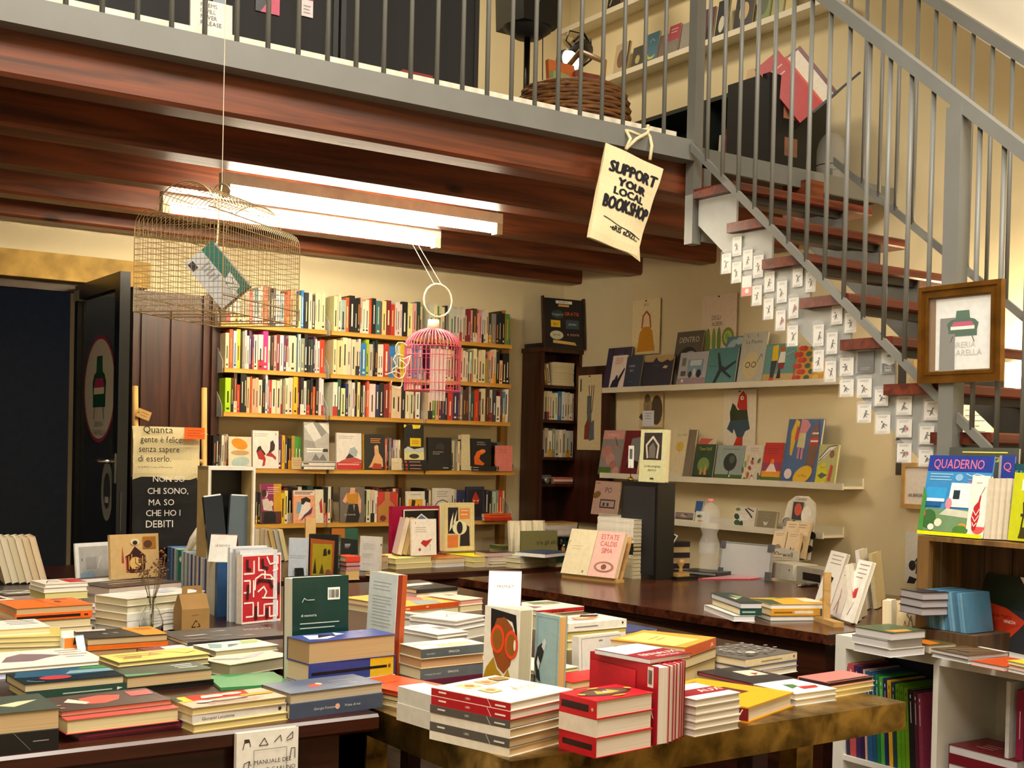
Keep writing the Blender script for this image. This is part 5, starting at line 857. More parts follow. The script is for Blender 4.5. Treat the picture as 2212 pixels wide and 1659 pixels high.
stand((846, 1197), (952, 1193), 1094, zb-.02, .03, '#a81440', [], 'large magenta book standing behind a black book', lean=.02)
stand((873, 1199), (947, 1195), 1102, zb-.01, .012, '#131216', [('w', '#e6dfc8', [(.0, .0), (.0, 1), (1, 1)], .03), ('p', '#5b78b0', [(.22, .7), (.5, .9), (.8, .7)]), ('w', '#f0ede6', [(.18, .68), (.5, .9), (.84, .68)], .03)], 'black book with a pale blue roof shape', lean=.04, pages='#e2d8b8')
stand((889, 1201), (943, 1199), 1122, zb, .01, '#e8dccc', [('r', '#5a5048', .16, .86, .18, .92), ('l', '#7a7068', .16, .76, .6, 3, .055, .01), ('p', '#b8241c', [(.36, .34), (.46, .42), (.6, .4), (.84, .46), (.7, .32), (.56, .22), (.46, .28)]), ('e', '#b02018', .32, .16, .05, .04), ('w', '#5a5048', [(.74, .3), (.74, .12)], .012)], 'cream book with a red flower standing before the black book', lean=.06)
for i in range(3):
    p = onZ(858+11*i, 1198, zb); c_ = ['#e4c9c6', '#dfc896', '#d3b884'][i]
    book(frame((p.x, p.y, zb), (.3, .95, 0), (.2, -.06, .97)), .12, .17, .02, c_, [('e', '#4a3a48', .5, .4, .2, .24)] if i == 0 else (), 'R', pages=['#e0d2b4', '#c9aa70', '#bd9c62'][i], spinec='#b8202c' if i == 0 else None, label='cream book leaning beside the black book, %s in the row' % ORD[i+1], group='leaning cream books on the back table')
stand((960, 1193), (1025, 1191), 1088, zb, .045, '#d8c58c', [('r', '#17141a', .12, .36, .46, .9), ('p', '#e6dcc0', [(.16, .4), (.2, .6), (.3, .8), (.26, .5)]), ('p', '#e6dcc0', [(.34, .45), (.3, .6), (.42, .85)]), ('r', '#d9803a', .5, .66, .84, .88), ('l', '#e8c090', .54, .82, .8, 2, .08, .03), ('p', '#2a2024', [(.5, .1), (.55, .6), (.82, .5), (.84, .1)]), ('e', '#e3dcb4', .5, .48, .24, .15), ('e', '#1d1a20', .5, .48, .1, .13), ('r', '#d0743a', .1, .08, .44, .33), ('w', '#e6dcb0', [(.06, .04), (.06, .94), (.9, .94), (.9, .04), (.06, .04)], .012)], 'tall cream book with an orange and black patchwork cover', spine='R', spinec='#a8742c', pages='#e6dca8')
stand((664, 1249), (728, 1252), 1156, TZ, .03, '#120f12', [('p', '#a8541c', [(.08, .02), (.06, .9), (.88, .86), (.86, .02)]), ('r', '#a8961c', .14, .02, .8, .78), ('p', '#241c14', [(.5, .5), (.52, .66), (.6, .68), (.64, .52)]), ('e', '#241c14', .7, .6, .05, .06), ('p', '#2a2014', [(.18, .1), (.24, .46), (.3, .1)]), ('p', '#4a3a14', [(.4, .1), (.48, .34), (.56, .1)]), ('e', '#8a4a3c', .7, .12, .1, .09)], 'black framed yellow cover book with a dark green spine', spine='R', spinec='#1f4a38', sart=[T_('#d8dccc', 'DIEX', .25, .3, .4), T_('#d8dccc', 'CODES', .55, .3, .4)])
stand((622, 1250), (662, 1251), 1164, TZ, .03, '#c6cfdc', [('l', '#98a2b4', .05, .55, .95, 2, .05, .012)], 'pale blue upright book beside the yellow cover book', pages='#e6e0d0')
p = onZ(632, 1250, TZ); g = empty('card_reader', frame(Vector((p.x, p.y-.02, TZ)), (1, 0, 0), (0, .1, .99)), 'small black card reader standing before the pale blue book', 'device')
MB().box(0, 0, 0, .05, .045, .012).build('body', BLACK, g); MB().box(.006, .014, .012, .044, .04, .0125).build('screen', mat('reader_screen', '#202428', rough=.1), g)
stand((775, 1233), (818, 1236), 1160, TZ, .022, '#d2cec8', [('l', '#a39e98', .15, .78, .75, 6, .03, .006), ('l', '#a39e98', .15, .5, .7, 5, .03, .006), ('l', '#a39e98', .15, .2, .6, 1, .03, .006)], 'upright white back cover with grey text blocks', spine='R', spinec='#d8d2c0', sart=[('r', '#6a6a5a', .74, .2, .8, .8)])
stand((659, 1200), (681, 1200), 1120, .80, .04, '#d0ac74', [], 'tan slipcase standing behind the yellow cover book', lean=.0)
stand((716, 1200), (773, 1199), 1142, .79, .02, '#1c2522', [('p', '#a8641c', [(0, .7), (0, 1), (.5, 1), (.5, .62)]), ('p', '#2f5a48', [(.5, .62), (.5, 1), (1, 1), (1, .55)]), ('l', '#d8d0d0', .5, .38, .72, 2, .06, .03), ('l', '#c88a90', .5, .26, .66, 1, .06, .02)], 'dark green and brown book behind the yellow cover book')
stack((744, 1203), (775, 1202), .1, [(18, '#e0d8c0', 'P', 'cream book', dict(pages='#d8b070')), (8, '#5a1a20', 'P', 'dark red book', dict(pages='#c88a8a')), (8, '#6a1c24', 'P', 'dark red book', dict(pages='#c88a8a')), (10, '#d8402c', 'S', 'coral red spined book', {})], 'the red layered pile', group=GK)
stack((825, 1240), (858, 1237), .1, [(8, '#d8a81c', 'S', 'yellow book at the end of the back table', {})], '', group=GK, jit=0)
for i in range(9):   # paged row below the lowest wall shelf
    p = onZ(532+11*i, 1214, TZ); ln = 0 if i < 6 else -.25
    book(frame((p.x, p.y+.02, TZ), (0, 1, 0), (ln, 0, 1)), .12, .15, .021, ['#c9b898', '#bfae92', '#d2c6ae', '#b8a78c', '#cbbca0', '#c2b08e', '#c8a85a', '#8f98a0', '#cfc090'][i], (), 'R', pages=['#b9a58a', '#a8967c', '#c2b094', '#a89478', '#bfae8e', '#b8a482', '#c0a468', '#a8a498', '#c6b688'][i], label='beige book standing pages-out, %s in the row under the lowest wall shelf' % ORD[i+1], group='pages-out row under the wall shelves')
p = onZ(1125, 1209, TZ); g = empty('book_sign', frame(Vector((p.x, p.y, TZ)), (1, -.05, 0)), 'olive sign board lettered tra gli altri among the back table piles', 'sign')
m = MB().box(0, 0, 0, .215, .012, .142, '#6f6a40'); bd_ = m.build('board', PRINT, g); m = MB(); m.art([T_('#17150f', 'tra gli altri', .42, .52, .15)], .215, .142, .0005); m.xf(Matrix(((1, 0, 0, 0), (0, 0, -1, 0), (0, 1, 0, 0), (0, 0, 0, 1)))); m.build('lettering', PRINT, bd_)
p = onZ(1111, 1207, TZ); g = empty('paper_sheet', frame(Vector((p.x, p.y+.05, TZ)), (1, -.04, 0)), 'crumpled cream paper sheets standing behind the olive sign', 'paper')
m = MB(); n = 10
for i in range(n): m.poly([(.024*i, .01*((i*7) % 3), 0), (.024*(i+1), .01*(((i+1)*7) % 3), 0), (.024*(i+1), .01*(((i+1)*5) % 3)+.02, .185), (.024*i, .01*((i*5) % 3)+.02, .185)], '#e2d8ba')
m.build('sheet', PRINT, g)
p = onZ(1216, 1222, TZ); g = empty('juice_cup', Vector((p.x, p.y, TZ)), 'clear plastic cup of orange drink beside the desk', 'cup')
MB().lathe([(0, 0), (.024, 0), (.031, .135), (.029, .135), (.0225, .004), (0, .004)], 20).build('cup', GLASS, g, smooth=True); MB().lathe([(0, .005), (.0218, .005), (.0268, .10), (0, .10)], 20).build('drink', mat('orange_drink', '#d8841c', rough=.2), g, smooth=True)
stack((1190, 1262), (1201, 1258), (1117, 1232), [(6, '#d8d6d4', 'P', 'white paper block', dict(pages='#d8d8dc')), (9, '#dcdad8', 'P', 'white paper block', dict(pages='#dcdce0')), (9, '#e0dedc', 'P', 'white paper block with a black mark', dict(pages='#dadade', art=[('p', '#1c1a1a', [(.2, .3), (.3, .5), (.9, .4)])]))], 'the stack beside the desk end', zb=.70, group='paper stack by the desk', jit=.001)
# ================================================================== RIGHT WALL
def yx(px, X, z):
    a, b2 = onX(px, 700, X), onX(px, 1100, X); t = (z-a.z)/(b2.z-a.z); return a.y+(b2.y-a.y)*t
def fx(b0, b1, ty, X, zb, th, cover, art, label, lean=.17, spine='L', sart=(), group='face-out books on the picture ledges', tx=None, **k):
    k.setdefault('name', 'picture_book'); k.setdefault('cat', 'picture book')
    ya, yb = yx(b0, X, zb), yx(b1, X, zb); h = onX((b0+b1)/2+8, ty, X+.03).z-zb; h /= math.cos(lean)
    M = frame((X+th*math.cos(lean), ya, zb+th*math.sin(lean)), (0, -1, 0), (math.sin(lean), 0, math.cos(lean)))
    return book(M, ya-yb, h, th, cover, art, spine, sart, label=label, group=group, **k)
def sheet(name, x0, y0, x1, y1, X, art, label, cat='poster', base='#e6dcc8', th=.003, hole=True, mt=None):
    """poster hung on the right wall side, pixel rectangle on plane X"""
    a = onX(x0, (y0+y1)/2, X); b2 = onX(x1, (y0+y1)/2, X); zt = onX((x0+x1)/2, y0, X).z; zb = onX((x0+x1)/2, y1, X).z
    r = empty(name, frame((X, a.y, zb), (0, -1, 0), (0, 0, 1)), label, cat); w, h = a.y-b2.y, zt-zb
    m = MB().box(0, 0, -th, w, h, 0, base); m.art(art, w, h, .0002); m.build('sheet', mt or PRINT, r)
    if hole:
        MB().lathe([(0, .0), (.004, 0), (.004, .006), (0, .006)], 8).xf(Matrix.Translation((w/2, h-.008, 0))).build('pin', BLACK, r)
    return r
UZ, UX = 1.681, 4.541
fx(1301, 1352, 752, 4.56, UZ, .01, '#3a3350', [('w', '#1c1826', [(.3, 0), (.4, .5), (.2, .98)], .06), ('w', '#1c1826', [(.4, .5), (.8, .95)], .05), ('w', '#1c1826', [(.45, .4), (.95, .6)], .04), ('e', '#5a5478', .6, .7, .2, .15)], 'purple book with bare dark branches at the upper ledge end')
fx(1314, 1345, 769, UX, UZ, .01, '#efe0d8', [('l', '#d87a6a', .2, .9, .8, 4, .05, .016), ('p', '#1f1c3c', [(.05, 0), (.2, .25), (.34, .3), (.4, .4), (.5, .42), (.54, .3), (.9, .62), (.96, .58), (.66, .2), (.6, 0)])], 'white book with a navy figure raising an arm, upper ledge')
fx(1345, 1379, 771, UX, UZ, .012, '#333a52', [T_('#c8ccd4', 'I MARI', .2, .66, .07), T_('#c8ccd4', 'BLU', .3, .52, .07), ('r', '#6a7080', .3, .2, .6, .21)], 'navy book lettered I MARI BLU, upper ledge')
fx(1384, 1446, 770, UX, UZ, .014, '#25243c', [('p', '#b49a6a', [(0, .82), (0, 1), (1, 1), (1, .86), (.9, .8), (.8, .86), (.62, .78), (.5, .82), (.4, .95), (.3, .8)]), ('p', '#d8c8a8', [(.66, .6), (.72, .68), (.84, .66), (.8, .58)]), ('l', '#6a6a84', .3, .68, .56, 1, .1, .01)], 'dark navy book with tan hills, upper ledge')
fx(1446, 1503, 717, 4.565, UZ, .012, '#5d564d', [T_('#d8d2c6', 'DENTRO', .5, .8, .1, 'c', .9), ('e', '#1c1a20', .52, .42, .42, .3), ('e', '#8fa0b4', .62, .56, .2, .08), ('e', '#1c1a20', .6, .54, .12, .05)], 'grey book lettered DENTRO standing at the back of the upper ledge')
fx(1460, 1521, 762, UX, UZ, .01, '#b4b2ba', [('r', '#7f9cb4', .32, .3, .86, .78), ('r', '#c4cdd4', .4, .6, .8, .76), ('r', '#5a4a42', .1, .3, .28, .45), ('r', '#6a7a6a', .1, .6, .24, .84), ('e', '#2a2428', .44, .34, .06, .1), ('e', '#d8d4d0', .58, .4, .05, .12), ('e', '#241f24', .74, .36, .08, .12), ('r', '#a08a94', 0, 0, 1, .24), ('e', '#e6e2de', .2, .16, .04, .05)], 'pale grey book with people in a blue room, upper ledge')
fx(1556, 1596, 728, 4.57, UZ, .012, '#5f8698', [('e', '#a9c0c8', .3, .82, .26, .1, 14, .3), ('e', '#b4c8d0', .7, .9, .2, .08)], 'grey-blue book with pale leaf shapes behind the teal one')
fx(1522, 1584, 753, UX, UZ, .012, '#4f8488', [('p', '#15252c', [(.24, .0), (.42, .42), (.3, .86), (.36, .88), (.5, .52), (.62, .46), (.96, .64), (.98, .58), (.66, .36), (.9, .2), (.84, .16), (.52, .36), (.34, .0)]), ('r', '#2f5a60', .08, .5, .34, .52)], 'teal book with a black whale tail, upper ledge')
fx(1590, 1644, 719, UX, UZ, .012, '#b9b5a6', [T_('#4a4a48', 'La Piscina', .5, .78, .075, 'c'), ('e', '#cdbd90', .48, .36, .32, .26, 20), ('e', '#5a5648', .36, .36, .1, .06), ('e', '#5a5648', .6, .36, .1, .06), ('e', '#cdbd90', .36, .36, .07, .04), ('e', '#cdbd90', .6, .36, .07, .04), ('w', '#4a463c', [(.72, .4), (.86, .56), (.92, .5)], .02), ('w', '#4a4a48', [(.2, .95), (.26, .9)], .02), ('w', '#4a4a48', [(.6, .96), (.64, .9)], .02), ('r', '#c9b98c', .44, 0, .54, .1)], 'pale grey book lettered La Piscina with a round face')
fx(1645, 1711, 744, UX, UZ, .012, '#5f908c', [('r', '#c2a06a', 0, 0, 1, .22), ('p', '#e0b81c', [(.24, .56), (.22, .95), (.4, .98), (.44, .56)]), ('p', '#27303c', [(.24, .1), (.22, .56), (.42, .56), (.36, .1)]), ('e', '#b8662c', .56, .86, .1, .08), ('p', '#e8e4dc', [(.46, .5), (.5, .78), (.66, .78), (.68, .5)]), ('p', '#8a2a2c', [(.46, .34), (.46, .5), (.68, .5), (.66, .34)]), ('p', '#1c1a20', [(.46, .1), (.5, .34), (.56, .34), (.6, .1)]), ('p', '#d8501c', [(.2, .0), (.24, .12), (.38, .12), (.36, .0)]), ('w', '#a9c4c0', [(.7, .7), (.95, .8)], .015)], 'seaside book with a couple on the beach, upper ledge')
fx(1714, 1778, 750, UX, UZ, .012, '#d8962a', [('e', c_, (.12+.3*(i % 4)+(.14 if (i//4) % 2 else 0)) % 1, .1+.17*(i//4), .1, .075) for i, c_ in enumerate(['#b02a24', '#2f5a3a', '#e0c04a', '#c8381c']*6)], 'orange book covered in red and green apples, upper ledge')
LX, LZ = 4.512, 1.191
fx(1291, 1336, 931, LX, LZ, .012, '#8f8a86', [('r', '#d89a94', 0, .8, 1, 1), T_('#e8c4bc', 'A MERENDA', .5, .86, .07, 'c', .8), ('e', '#b8827c', .3, .5, .26, .16), ('e', '#c48e88', .5, .34, .22, .14), ('e', '#a8746e', .66, .2, .18, .12), ('e', '#b8827c', .72, .62, .1, .07), ('w', '#3a3030', [(.6, .84), (.76, .64)], .03), ('r', '#4f6a2c', 0, 0, .6, .16), ('e', '#c48e88', .84, .08, .16, .1)], 'grey book with pink rabbits on the lower ledge end')
fx(1338, 1374, 932, LX, LZ, .016, '#6e1620', [('p', '#7d8084', [(.3, .2), (.44, .82), (.98, .86), (.98, .18)]), ('p', '#17151a', [(.3, .18), (.4, .4), (.98, .3), (.98, .16)])], 'dark red book with a grey panel, lower ledge')
fx(1448, 1472, 926, LX, LZ, .012, '#d9cba6', [T_('#8a7a58', 'GLI ALBERI', .12, .84, .04), ('e', '#d3b04a', .45, .62, .34, .1), ('w', '#7a6a3a', [(.2, .7), (.5, .6), (.4, .52)], .02)], 'cream book with a yellow lemon drawing, lower ledge')
fx(1474, 1490, 930, 4.52, LZ, .014, '#7a6c5c', [], 'brown-grey book set narrow-side out on the lower ledge')
fx(1490, 1532, 946, 4.545, LZ, .012, '#d8c8b0', [('p', '#c85a4a', [(.1, .8), (.3, .98), (.9, .96), (.6, .8)]), ('e', '#2a2624', .2, .14, .1, .1)], 'pale book with red shapes behind the dark green one')
fx(1494, 1536, 961, LX, LZ, .012, '#24402a', [T_('#c8c830', 'Tom Foff', .5, .82, .09, 'c'), ('e', '#6f8a4a', .5, .4, .3, .22), ('p', '#c88a3c', [(.34, .12), (.4, .4), (.48, .12)]), ('p', '#d89a4a', [(.56, .12), (.62, .44), (.7, .12)]), ('r', '#16281c', 0, 0, 1, .1)], 'dark green book with yellow lettering, lower ledge', sart=())
fx(1541, 1600, 964, LX, LZ, .012, '#8f9c98', [('r', '#3f5a2c', 0, 0, 1, .16), ('e', '#1f2a24', .52, .52, .24, .26), ('e', '#4a564e', .58, .6, .1, .12), ('w', '#1c1c18', [(.52, .28), (.52, .12)], .03), ('l', '#6a7470', .2, .88, .8, 1, .1, .02), ('e', '#e0dcd4', .56, .12, .03, .03)], 'grey book with one dark round tree, lower ledge')
fx(1601, 1640, 963, LX, LZ, .01, '#d9cdbd', [('e', c_, (.15+.37*i) % 1, .05+.026*i*2 % .62, .1, .06, 10, i) for i, c_ in enumerate(['#6a8a4a', '#b85a4a', '#5a7040', '#d8b04a', '#e6e0d4', '#4a6038', '#a84a3c', '#d8d0b8']*2)]+[('p', '#1f1c1c', [(.5, .56), (.44, .62), (.5, .66), (.56, .62)]), ('l', '#a89a90', .3, .9, .75, 2, .06, .015)], 'cream book patterned with leaves and flowers, lower ledge')
fx(1642, 1682, 958, LX, LZ, .012, '#c4201c', [('p', '#8e2a58', [(0, .26), (0, .48), (1, .5), (1, .26)]), ('r', '#e0961c', 0, .12, 1, .28), ('r', '#4f6a2c', 0, 0, 1, .13), ('p', '#f0d8cc', [(.2, .26), (.5, .56), (.8, .26)]), ('e', '#e0841c', .52, .52, .1, .07), ('l', '#8a1414', .2, .84, .8, 3, .06, .014)], 'red book with a cone of cream and orange band, lower ledge')
fx(1685, 1760, 907, LX, LZ, .014, '#3f5f94', [('p', '#e6bc24', [(.16, .44), (.12, .8), (.22, 1), (.34, .96), (.28, .7), (.22, .42)]), ('p', '#b8381c', [(.24, .68), (.28, .9), (.36, .8), (.34, .66)]), ('p', '#d88a94', [(.36, .78), (.38, 1), (.56, .98), (.66, .9), (.54, .76)]), ('p', '#d8cfa0', [(.34, .56), (.36, .78), (.56, .78), (.56, .54)]), ('p', '#d88a94', [(.38, .38), (.38, .56), (.44, .56), (.44, .38)]), ('p', '#d88a94', [(.48, .37), (.48, .55), (.54, .55), (.54, .37)]), ('p', '#6f4a3a', [(.66, .24), (.7, .8), (.86, .98), (.96, .6), (.9, .26)]), ('p', '#b82a2c', [(.68, .58), (.7, .7), (.94, .72), (.94, .6)]), ('r', '#efe6dc', .72, .64, .93, .67), ('r', '#efe6dc', .74, .76, .92, .79), ('e', '#e0b424', .62, .13, .27, .13, 22, .3), T_('#8a6a10', 'le Filles', .62, .1, .04, 'c'), ('e', '#e8d8dc', .2, .14, .11, .08)], 'large blue book with two dressed women, lower ledge')
fx(1759, 1801, 962, LX-.008, LZ, .012, '#b8b878', [('p', '#f0f0ea', [(.05, .62), (.5, .96), (.9, .98), (.3, .66)]), ('w', '#1c1c1c', [(.08, .66), (.5, .94), (.9, .98)], .04), ('w', '#1c1c1c', [(.1, .6), (.6, .86)], .03), ('p', '#d8d01c', [(.0, .02), (.05, .44), (.4, .56), (.6, .3), (.5, .02)]), ('p', '#4a5a3c', [(.1, .22), (.3, .3), (.6, .24), (.3, .14)]), ('p', '#c8481c', [(.62, .1), (.7, .5), (.84, .46), (.78, .08)]), ('e', '#7a4a2c', .7, .76, .12, .1), T_('#5a5a10', 'Fuori', .2, .4, .06)], 'yellow-green book with striped shapes at the lower ledge end')
# prints pinned on the wall between the ledges
sheet('wall_print', 1366, 647, 1425, 765, 4.628, [('p', '#c88a1c', [(.18, .05), (.28, .4), (.42, .5), (.62, .5), (.74, .42), (.84, .05)]), ('w', '#b0501c', [(.36, .48), (.4, .7), (.52, .78), (.64, .7), (.68, .48)], .05), ('e', '#efd8b4', .52, .6, .11, .1), T_('#8a7a58', 'JNO', .5, .88, .05, 'c')], 'cream wall calendar with a red-haired woman in mustard', base='#efdcb0')
sheet('wall_print', 1516, 637, 1590, 770, 4.63, [T_('#4a4640', 'DEGLI', .3, .6, .07, 'l', .8), T_('#4a4640', 'ALBERI', .3, .5, .07, 'l', .8), ('e', '#6f8a34', .2, .25, .07, .22), ('e', '#7f9a3c', .37, .25, .06, .22), ('e', '#6a8430', .52, .26, .06, .22), ('e', '#6f8f2c', .78, .3, .17, .16), ('e', '#b4c46a', .78, .3, .12, .11), ('e', '#8fa84a', .76, .32, .05, .05)], 'pale wall calendar lettered DEGLI ALBERI with green vegetables', base='#e8d4c0')
sheet('wall_print', 1563, 842, 1632, 970, 4.635, [('p', '#b8241c', [(.42, .72), (.48, .9), (.6, .98), (.72, .9), (.74, .66), (.55, .62)]), ('p', '#2a3a1c', [(.2, .62), (.28, .78), (.36, .74), (.44, .66), (.74, .66), (.78, .5), (.22, .46)]), ('p', '#2f4a5c', [(.22, .48), (.12, .34), (.3, .26), (.34, .34), (.44, .2), (.62, .2), (.7, .3), (.84, .34), (.78, .5)]), ('p', '#c2301c', [(.3, .0), (.44, .2), (.62, .2), (.62, .0)]), ('e', '#f0ede4', .58, .86, .05, .035), ('e', '#1c1a1a', .59, .86, .02, .015)], 'white wall print of a red, green and blue parrot', base='#e9ddca')
sheet('wall_print', 1381, 848, 1432, 924, 4.636, [('e', '#4f4234', .74, .5, .24, .42), ('e', '#9a8464', .36, .62, .18, .3), ('e', '#6a5844', .34, .84, .12, .12), ('e', '#8a7658', .36, .5, .1, .16), ('p', '#5a4c3c', [(.0, .3), (.1, .42), (.2, .3), (.14, .2)])], 'cut-out wall picture of a brown owl and tail', base='#d9c49a', hole=False)
sheet('paper_note', 1388, 887, 1412, 921, 4.628, [('l', '#8a94b4', .2, .8, .8, 3, .16, .04)], 'white handwritten note pinned over the owl picture', 'note', '#dfe3ee', hole=False)
sheet('wall_print', 1248, 810, 1298, 972, 4.594, [('p', '#5c6264', [(.44, .32), (.4, .5), (.4, .72), (.58, .72), (.6, .5), (.6, .32)]), ('p', '#7a3a28', [(.3, .14), (.32, .32), (.44, .42), (.56, .36), (.52, .14)]), ('p', '#5a6670', [(.52, .12), (.56, .36), (.72, .4), (.74, .14)]), ('w', '#4a3c30', [(.5, .7), (.48, .86)], .03), ('w', '#4a3c30', [(.62, .5), (.7, .86)], .03), ('w', '#4a3c30', [(.58, .6), (.6, .86)], .03), ('r', '#2a2624', .1, .78, .15, .95)], 'hanging cream poster of a two-tone vase', base='#e0cda2')
# framed prints and papers behind the stairs
def framed(x0, y0, x1, y1, X, art, label, bar='#b8935a', base='#e4ddd6', wd=.02):
    a = onX(x0, (y0+y1)/2, X); b2 = onX(x1, (y0+y1)/2, X); zt = onX((x0+x1)/2, y0, X).z; zb = onX((x0+x1)/2, y1, X).z; w, h = a.y-b2.y, zt-zb
    r = empty('framed_picture', frame((X, a.y, zb), (0, -1, 0), (0, 0, 1)), label, 'picture'); mm = mat('frame_'+bar, bar, rough=.35, noise=.15)
    for q in ((0, 0, w, wd), (0, h-wd, w, h), (0, wd, wd, h-wd), (w-wd, wd, w, h-wd)): MB().box(q[0], q[1], -.012, q[2], q[3], .006).build('frame_bar', mm, r)
    m = MB().box(wd, wd, -.01, w-wd, h-wd, 0, base); m.art(art, w-2*wd, h-2*wd, .0004, (wd, wd)); m.build('print', PRINT, r); return r
framed(1948, 1000, 2040, 1100, 4.62, [T_('#2a2622', '#LIBRERIA', .1, .2, .09)], 'wood framed paper lettered LIBRERIA behind the staircase')
framed(1976, 730, 2060, 826, 4.62, [T_('#2a2622', 'DO', .35, .1, .2)], 'wood framed print lettered DO seen between the treads')
sheet('paper_notice', 2076, 845, 2140, 960, 4.63, [('l', '#6a6660', .15, .88, .5, 1, .1, .02), T_('#2a2622', 'Lorenzo Contemo', .08, .76, .045), ('l', '#8a8680', .15, .64, .85, 5, .1, .012)], 'white printed notice on the wall behind the treads', 'notice', '#e6dcd8', hole=False)
sheet('wall_print', 1955, 1150, 2010, 1262, 4.60, [('e', '#1c1a1c', .7, .8, .2, .12), ('e', '#1c1a1c', .3, .35, .14, .1), ('p', '#1c1a1c', [(.1, .0), (.2, .14), (.5, .1), (.4, 0)]), ('w', '#2a282a', [(.3, .35), (.5, .5), (.46, .2)], .05), ('e', '#1c1a1c', .8, .3, .12, .1)], 'white sheet with black ink figures behind the wooden crate', base='#dcdad6', hole=False)
# ---- corner cabinet contents
chalk = empty('chalk_poster', frame((4.36, 5.99, 1.936), (1, -.12, 0), (0, .1, .99)), 'black chalk-style poster with colourful lettering on the corner cabinet', 'poster')
m = MB().box(0, 0, -.012, .27, .30, 0, '#15141a'); CC = ['#e8e4dc', '#d8a82c', '#e0602c', '#8fc0c8', '#e6a0a8', '#d8d0a0']
m.art([('r', '#efece4', .3, .9, .72, .96), T_('#1a1a1a', 'MANIFESTO', .5, .915, .03, 'c'), ('r', '#d8a85a', .36, .84, .64, .885), ('e', '#2f3c44', .34, .68, .16, .09), T_('#8fc8c4', 'Leggere', .34, .66, .05, 'c'), T_('#e0602c', 'GRATIS', .7, .67, .07, 'c'), ('r', '#d8b42c', .16, .42, .4, .56), T_('#6a4a10', 'libri', .28, .46, .05, 'c'), ('r', '#3a4a58', .54, .4, .88, .58), T_('#a9c8d8', 'SEMPRE', .71, .47, .04, 'c'), ('e', '#c9c4ae', .3, .26, .17, .09), T_('#3a3430', 'parole', .3, .25, .045, 'c'), T_('#e09a9a', 'e storie', .72, .26, .06, 'c'), ('p', '#d8b46a', [(.2, .1), (.2, .16), (.76, .13), (.8, .07)])], .27, .30, .0004); m.build('sheet', PRINT, chalk)
for q in ((-.012, -.0, 0, .31), (.27, 0, .282, .31)): MB().box(q[0], q[1], -.014, q[2], q[3], .006).build('frame_bar', DARKV, chalk)
for i in range(3): tag(MB().box(4.338, 6.0, 1.9352+.009*i, 4.358+.0*i, 6.17, 1.9352+.009*i+.008).build('black_folder', BLACK), 'thin black folder on the cabinet top, %s from below' % ORD[i+1], 'folder', 'black folders on the cabinet')
def cab_row(tk, z, h, lean=0):
    T = [(t[0], float(t[1:])) for t in tk.split()]; x = 4.372; tot = sum(w_ for _, w_ in T)
    for i, (c_, w_) in enumerate(T):
        ww = w_/tot*.245; o = spine_book(x+.0005, ww-.001, h+rb.uniform(-.008, .008), .13, z, 6.03, c_, '%s book, %s on the %s shelf of the corner cabinet' % (CN[c_], ORD[i+1], {CSH[1]: 'second', CSH[2]: 'third'}[z]), 'books in the corner cabinet'); x += ww
cab_row('w9 c8 c7 w7 c8 w9 b12 w9 w8 c7 w7 S6', CSH[1], .165)
cab_row('S9 S10 w10 s8 S9 w9 S9 S10 S9', CSH[2], .165)
z = CSH[0]
for i in range(11):
    book(frame((4.45, 6.01, z), (1, rb.uniform(-.03, .03), 0)), .15, .11, .0125, ['#ddd2b0', '#e4dac0', '#d2c6a4'][i % 3], (), 'U', name='booklet', cat='booklet', pages='#d8cba4', label='cream booklet, %s from the bottom of the upper cabinet stack' % ORD[i+1], group='booklet stack in the corner cabinet'); z += .0127
for i, c_ in enumerate('yAw'):
    spine_book(4.372+.023*i, .018, .125, .1, CSH[0], 6.03, c_, '%s slim book leaning by the cabinet booklet stack' % CN[c_], 'slim books in the corner cabinet', lean=-.15)
cmr = empty('film_camera', frame((4.372, 6.02, CSH[3]), (1, 0, 0)), 'small black and silver film camera in the corner cabinet', 'camera')
MB().box(0, 0, 0, .075, .035, .05).build('body', BLACK, cmr); MB().box(0, -.002, .03, .075, .037, .052).build('top_plate', mat('camera_silver', '#a8a8a4', rough=.3, metal=.8), cmr)
MB().lathe([(0, 0), (.018, 0), (.018, .02), (.012, .022), (0, .02)], 18).xf(Matrix.Translation((.037, 0, .02)) @ Matrix.Rotation(math.pi/2, 4, 'X')).build('lens', mat('camera_silver'), cmr, smooth=True)
z = CSH[3]
for i, (c_, nm) in enumerate((('#8a3a34', 'dark red'), ('#d8cfc0', 'white'), ('#b05a50', 'brick red'))):
    book(frame((4.47, 6.015, z), (1, 0, 0)), .14, .11, .013, c_, (), 'D', label='%s book lying beside the film camera' % nm, group='books beside the film camera'); z += .0132
z = .86   # magazine heap in front of the cabinet base
p = onY(1140, 1120, 5.72)
hb = empty('magazine_tray', Vector((4.13, 5.62, .0)), 'dark pedestal with grey tray carrying magazines before the cabinet', 'stand')
MB().box(0, 0, 0, .24, .16, .83).build('pedestal', DARKV, hb); MB().box(-.01, -.01, .83, .25, .17, .845).build('tray', mat('tray_grey', '#6a6864', rough=.5), hb)
z = .845
for i in range(6):
    book(frame((4.135+.003*(i % 3), 5.63, z), (1, .02*(i % 2), 0)), .22, .14, .012, ['#cfcad0', '#d8d2cc', '#c9c2c4'][i % 3] if i < 5 else '#b08a4e', [('l', '#7a5a30', .1, .8, .9, 4, .2, .06)] if i == 5 else (), 'D' if i % 2 else 'U', pages='#d0c8c8', name='magazine', cat='magazine', label='magazine, %s from the bottom of the tray heap' % ORD[i+1], group='magazine heap on the tray'); z += .0122
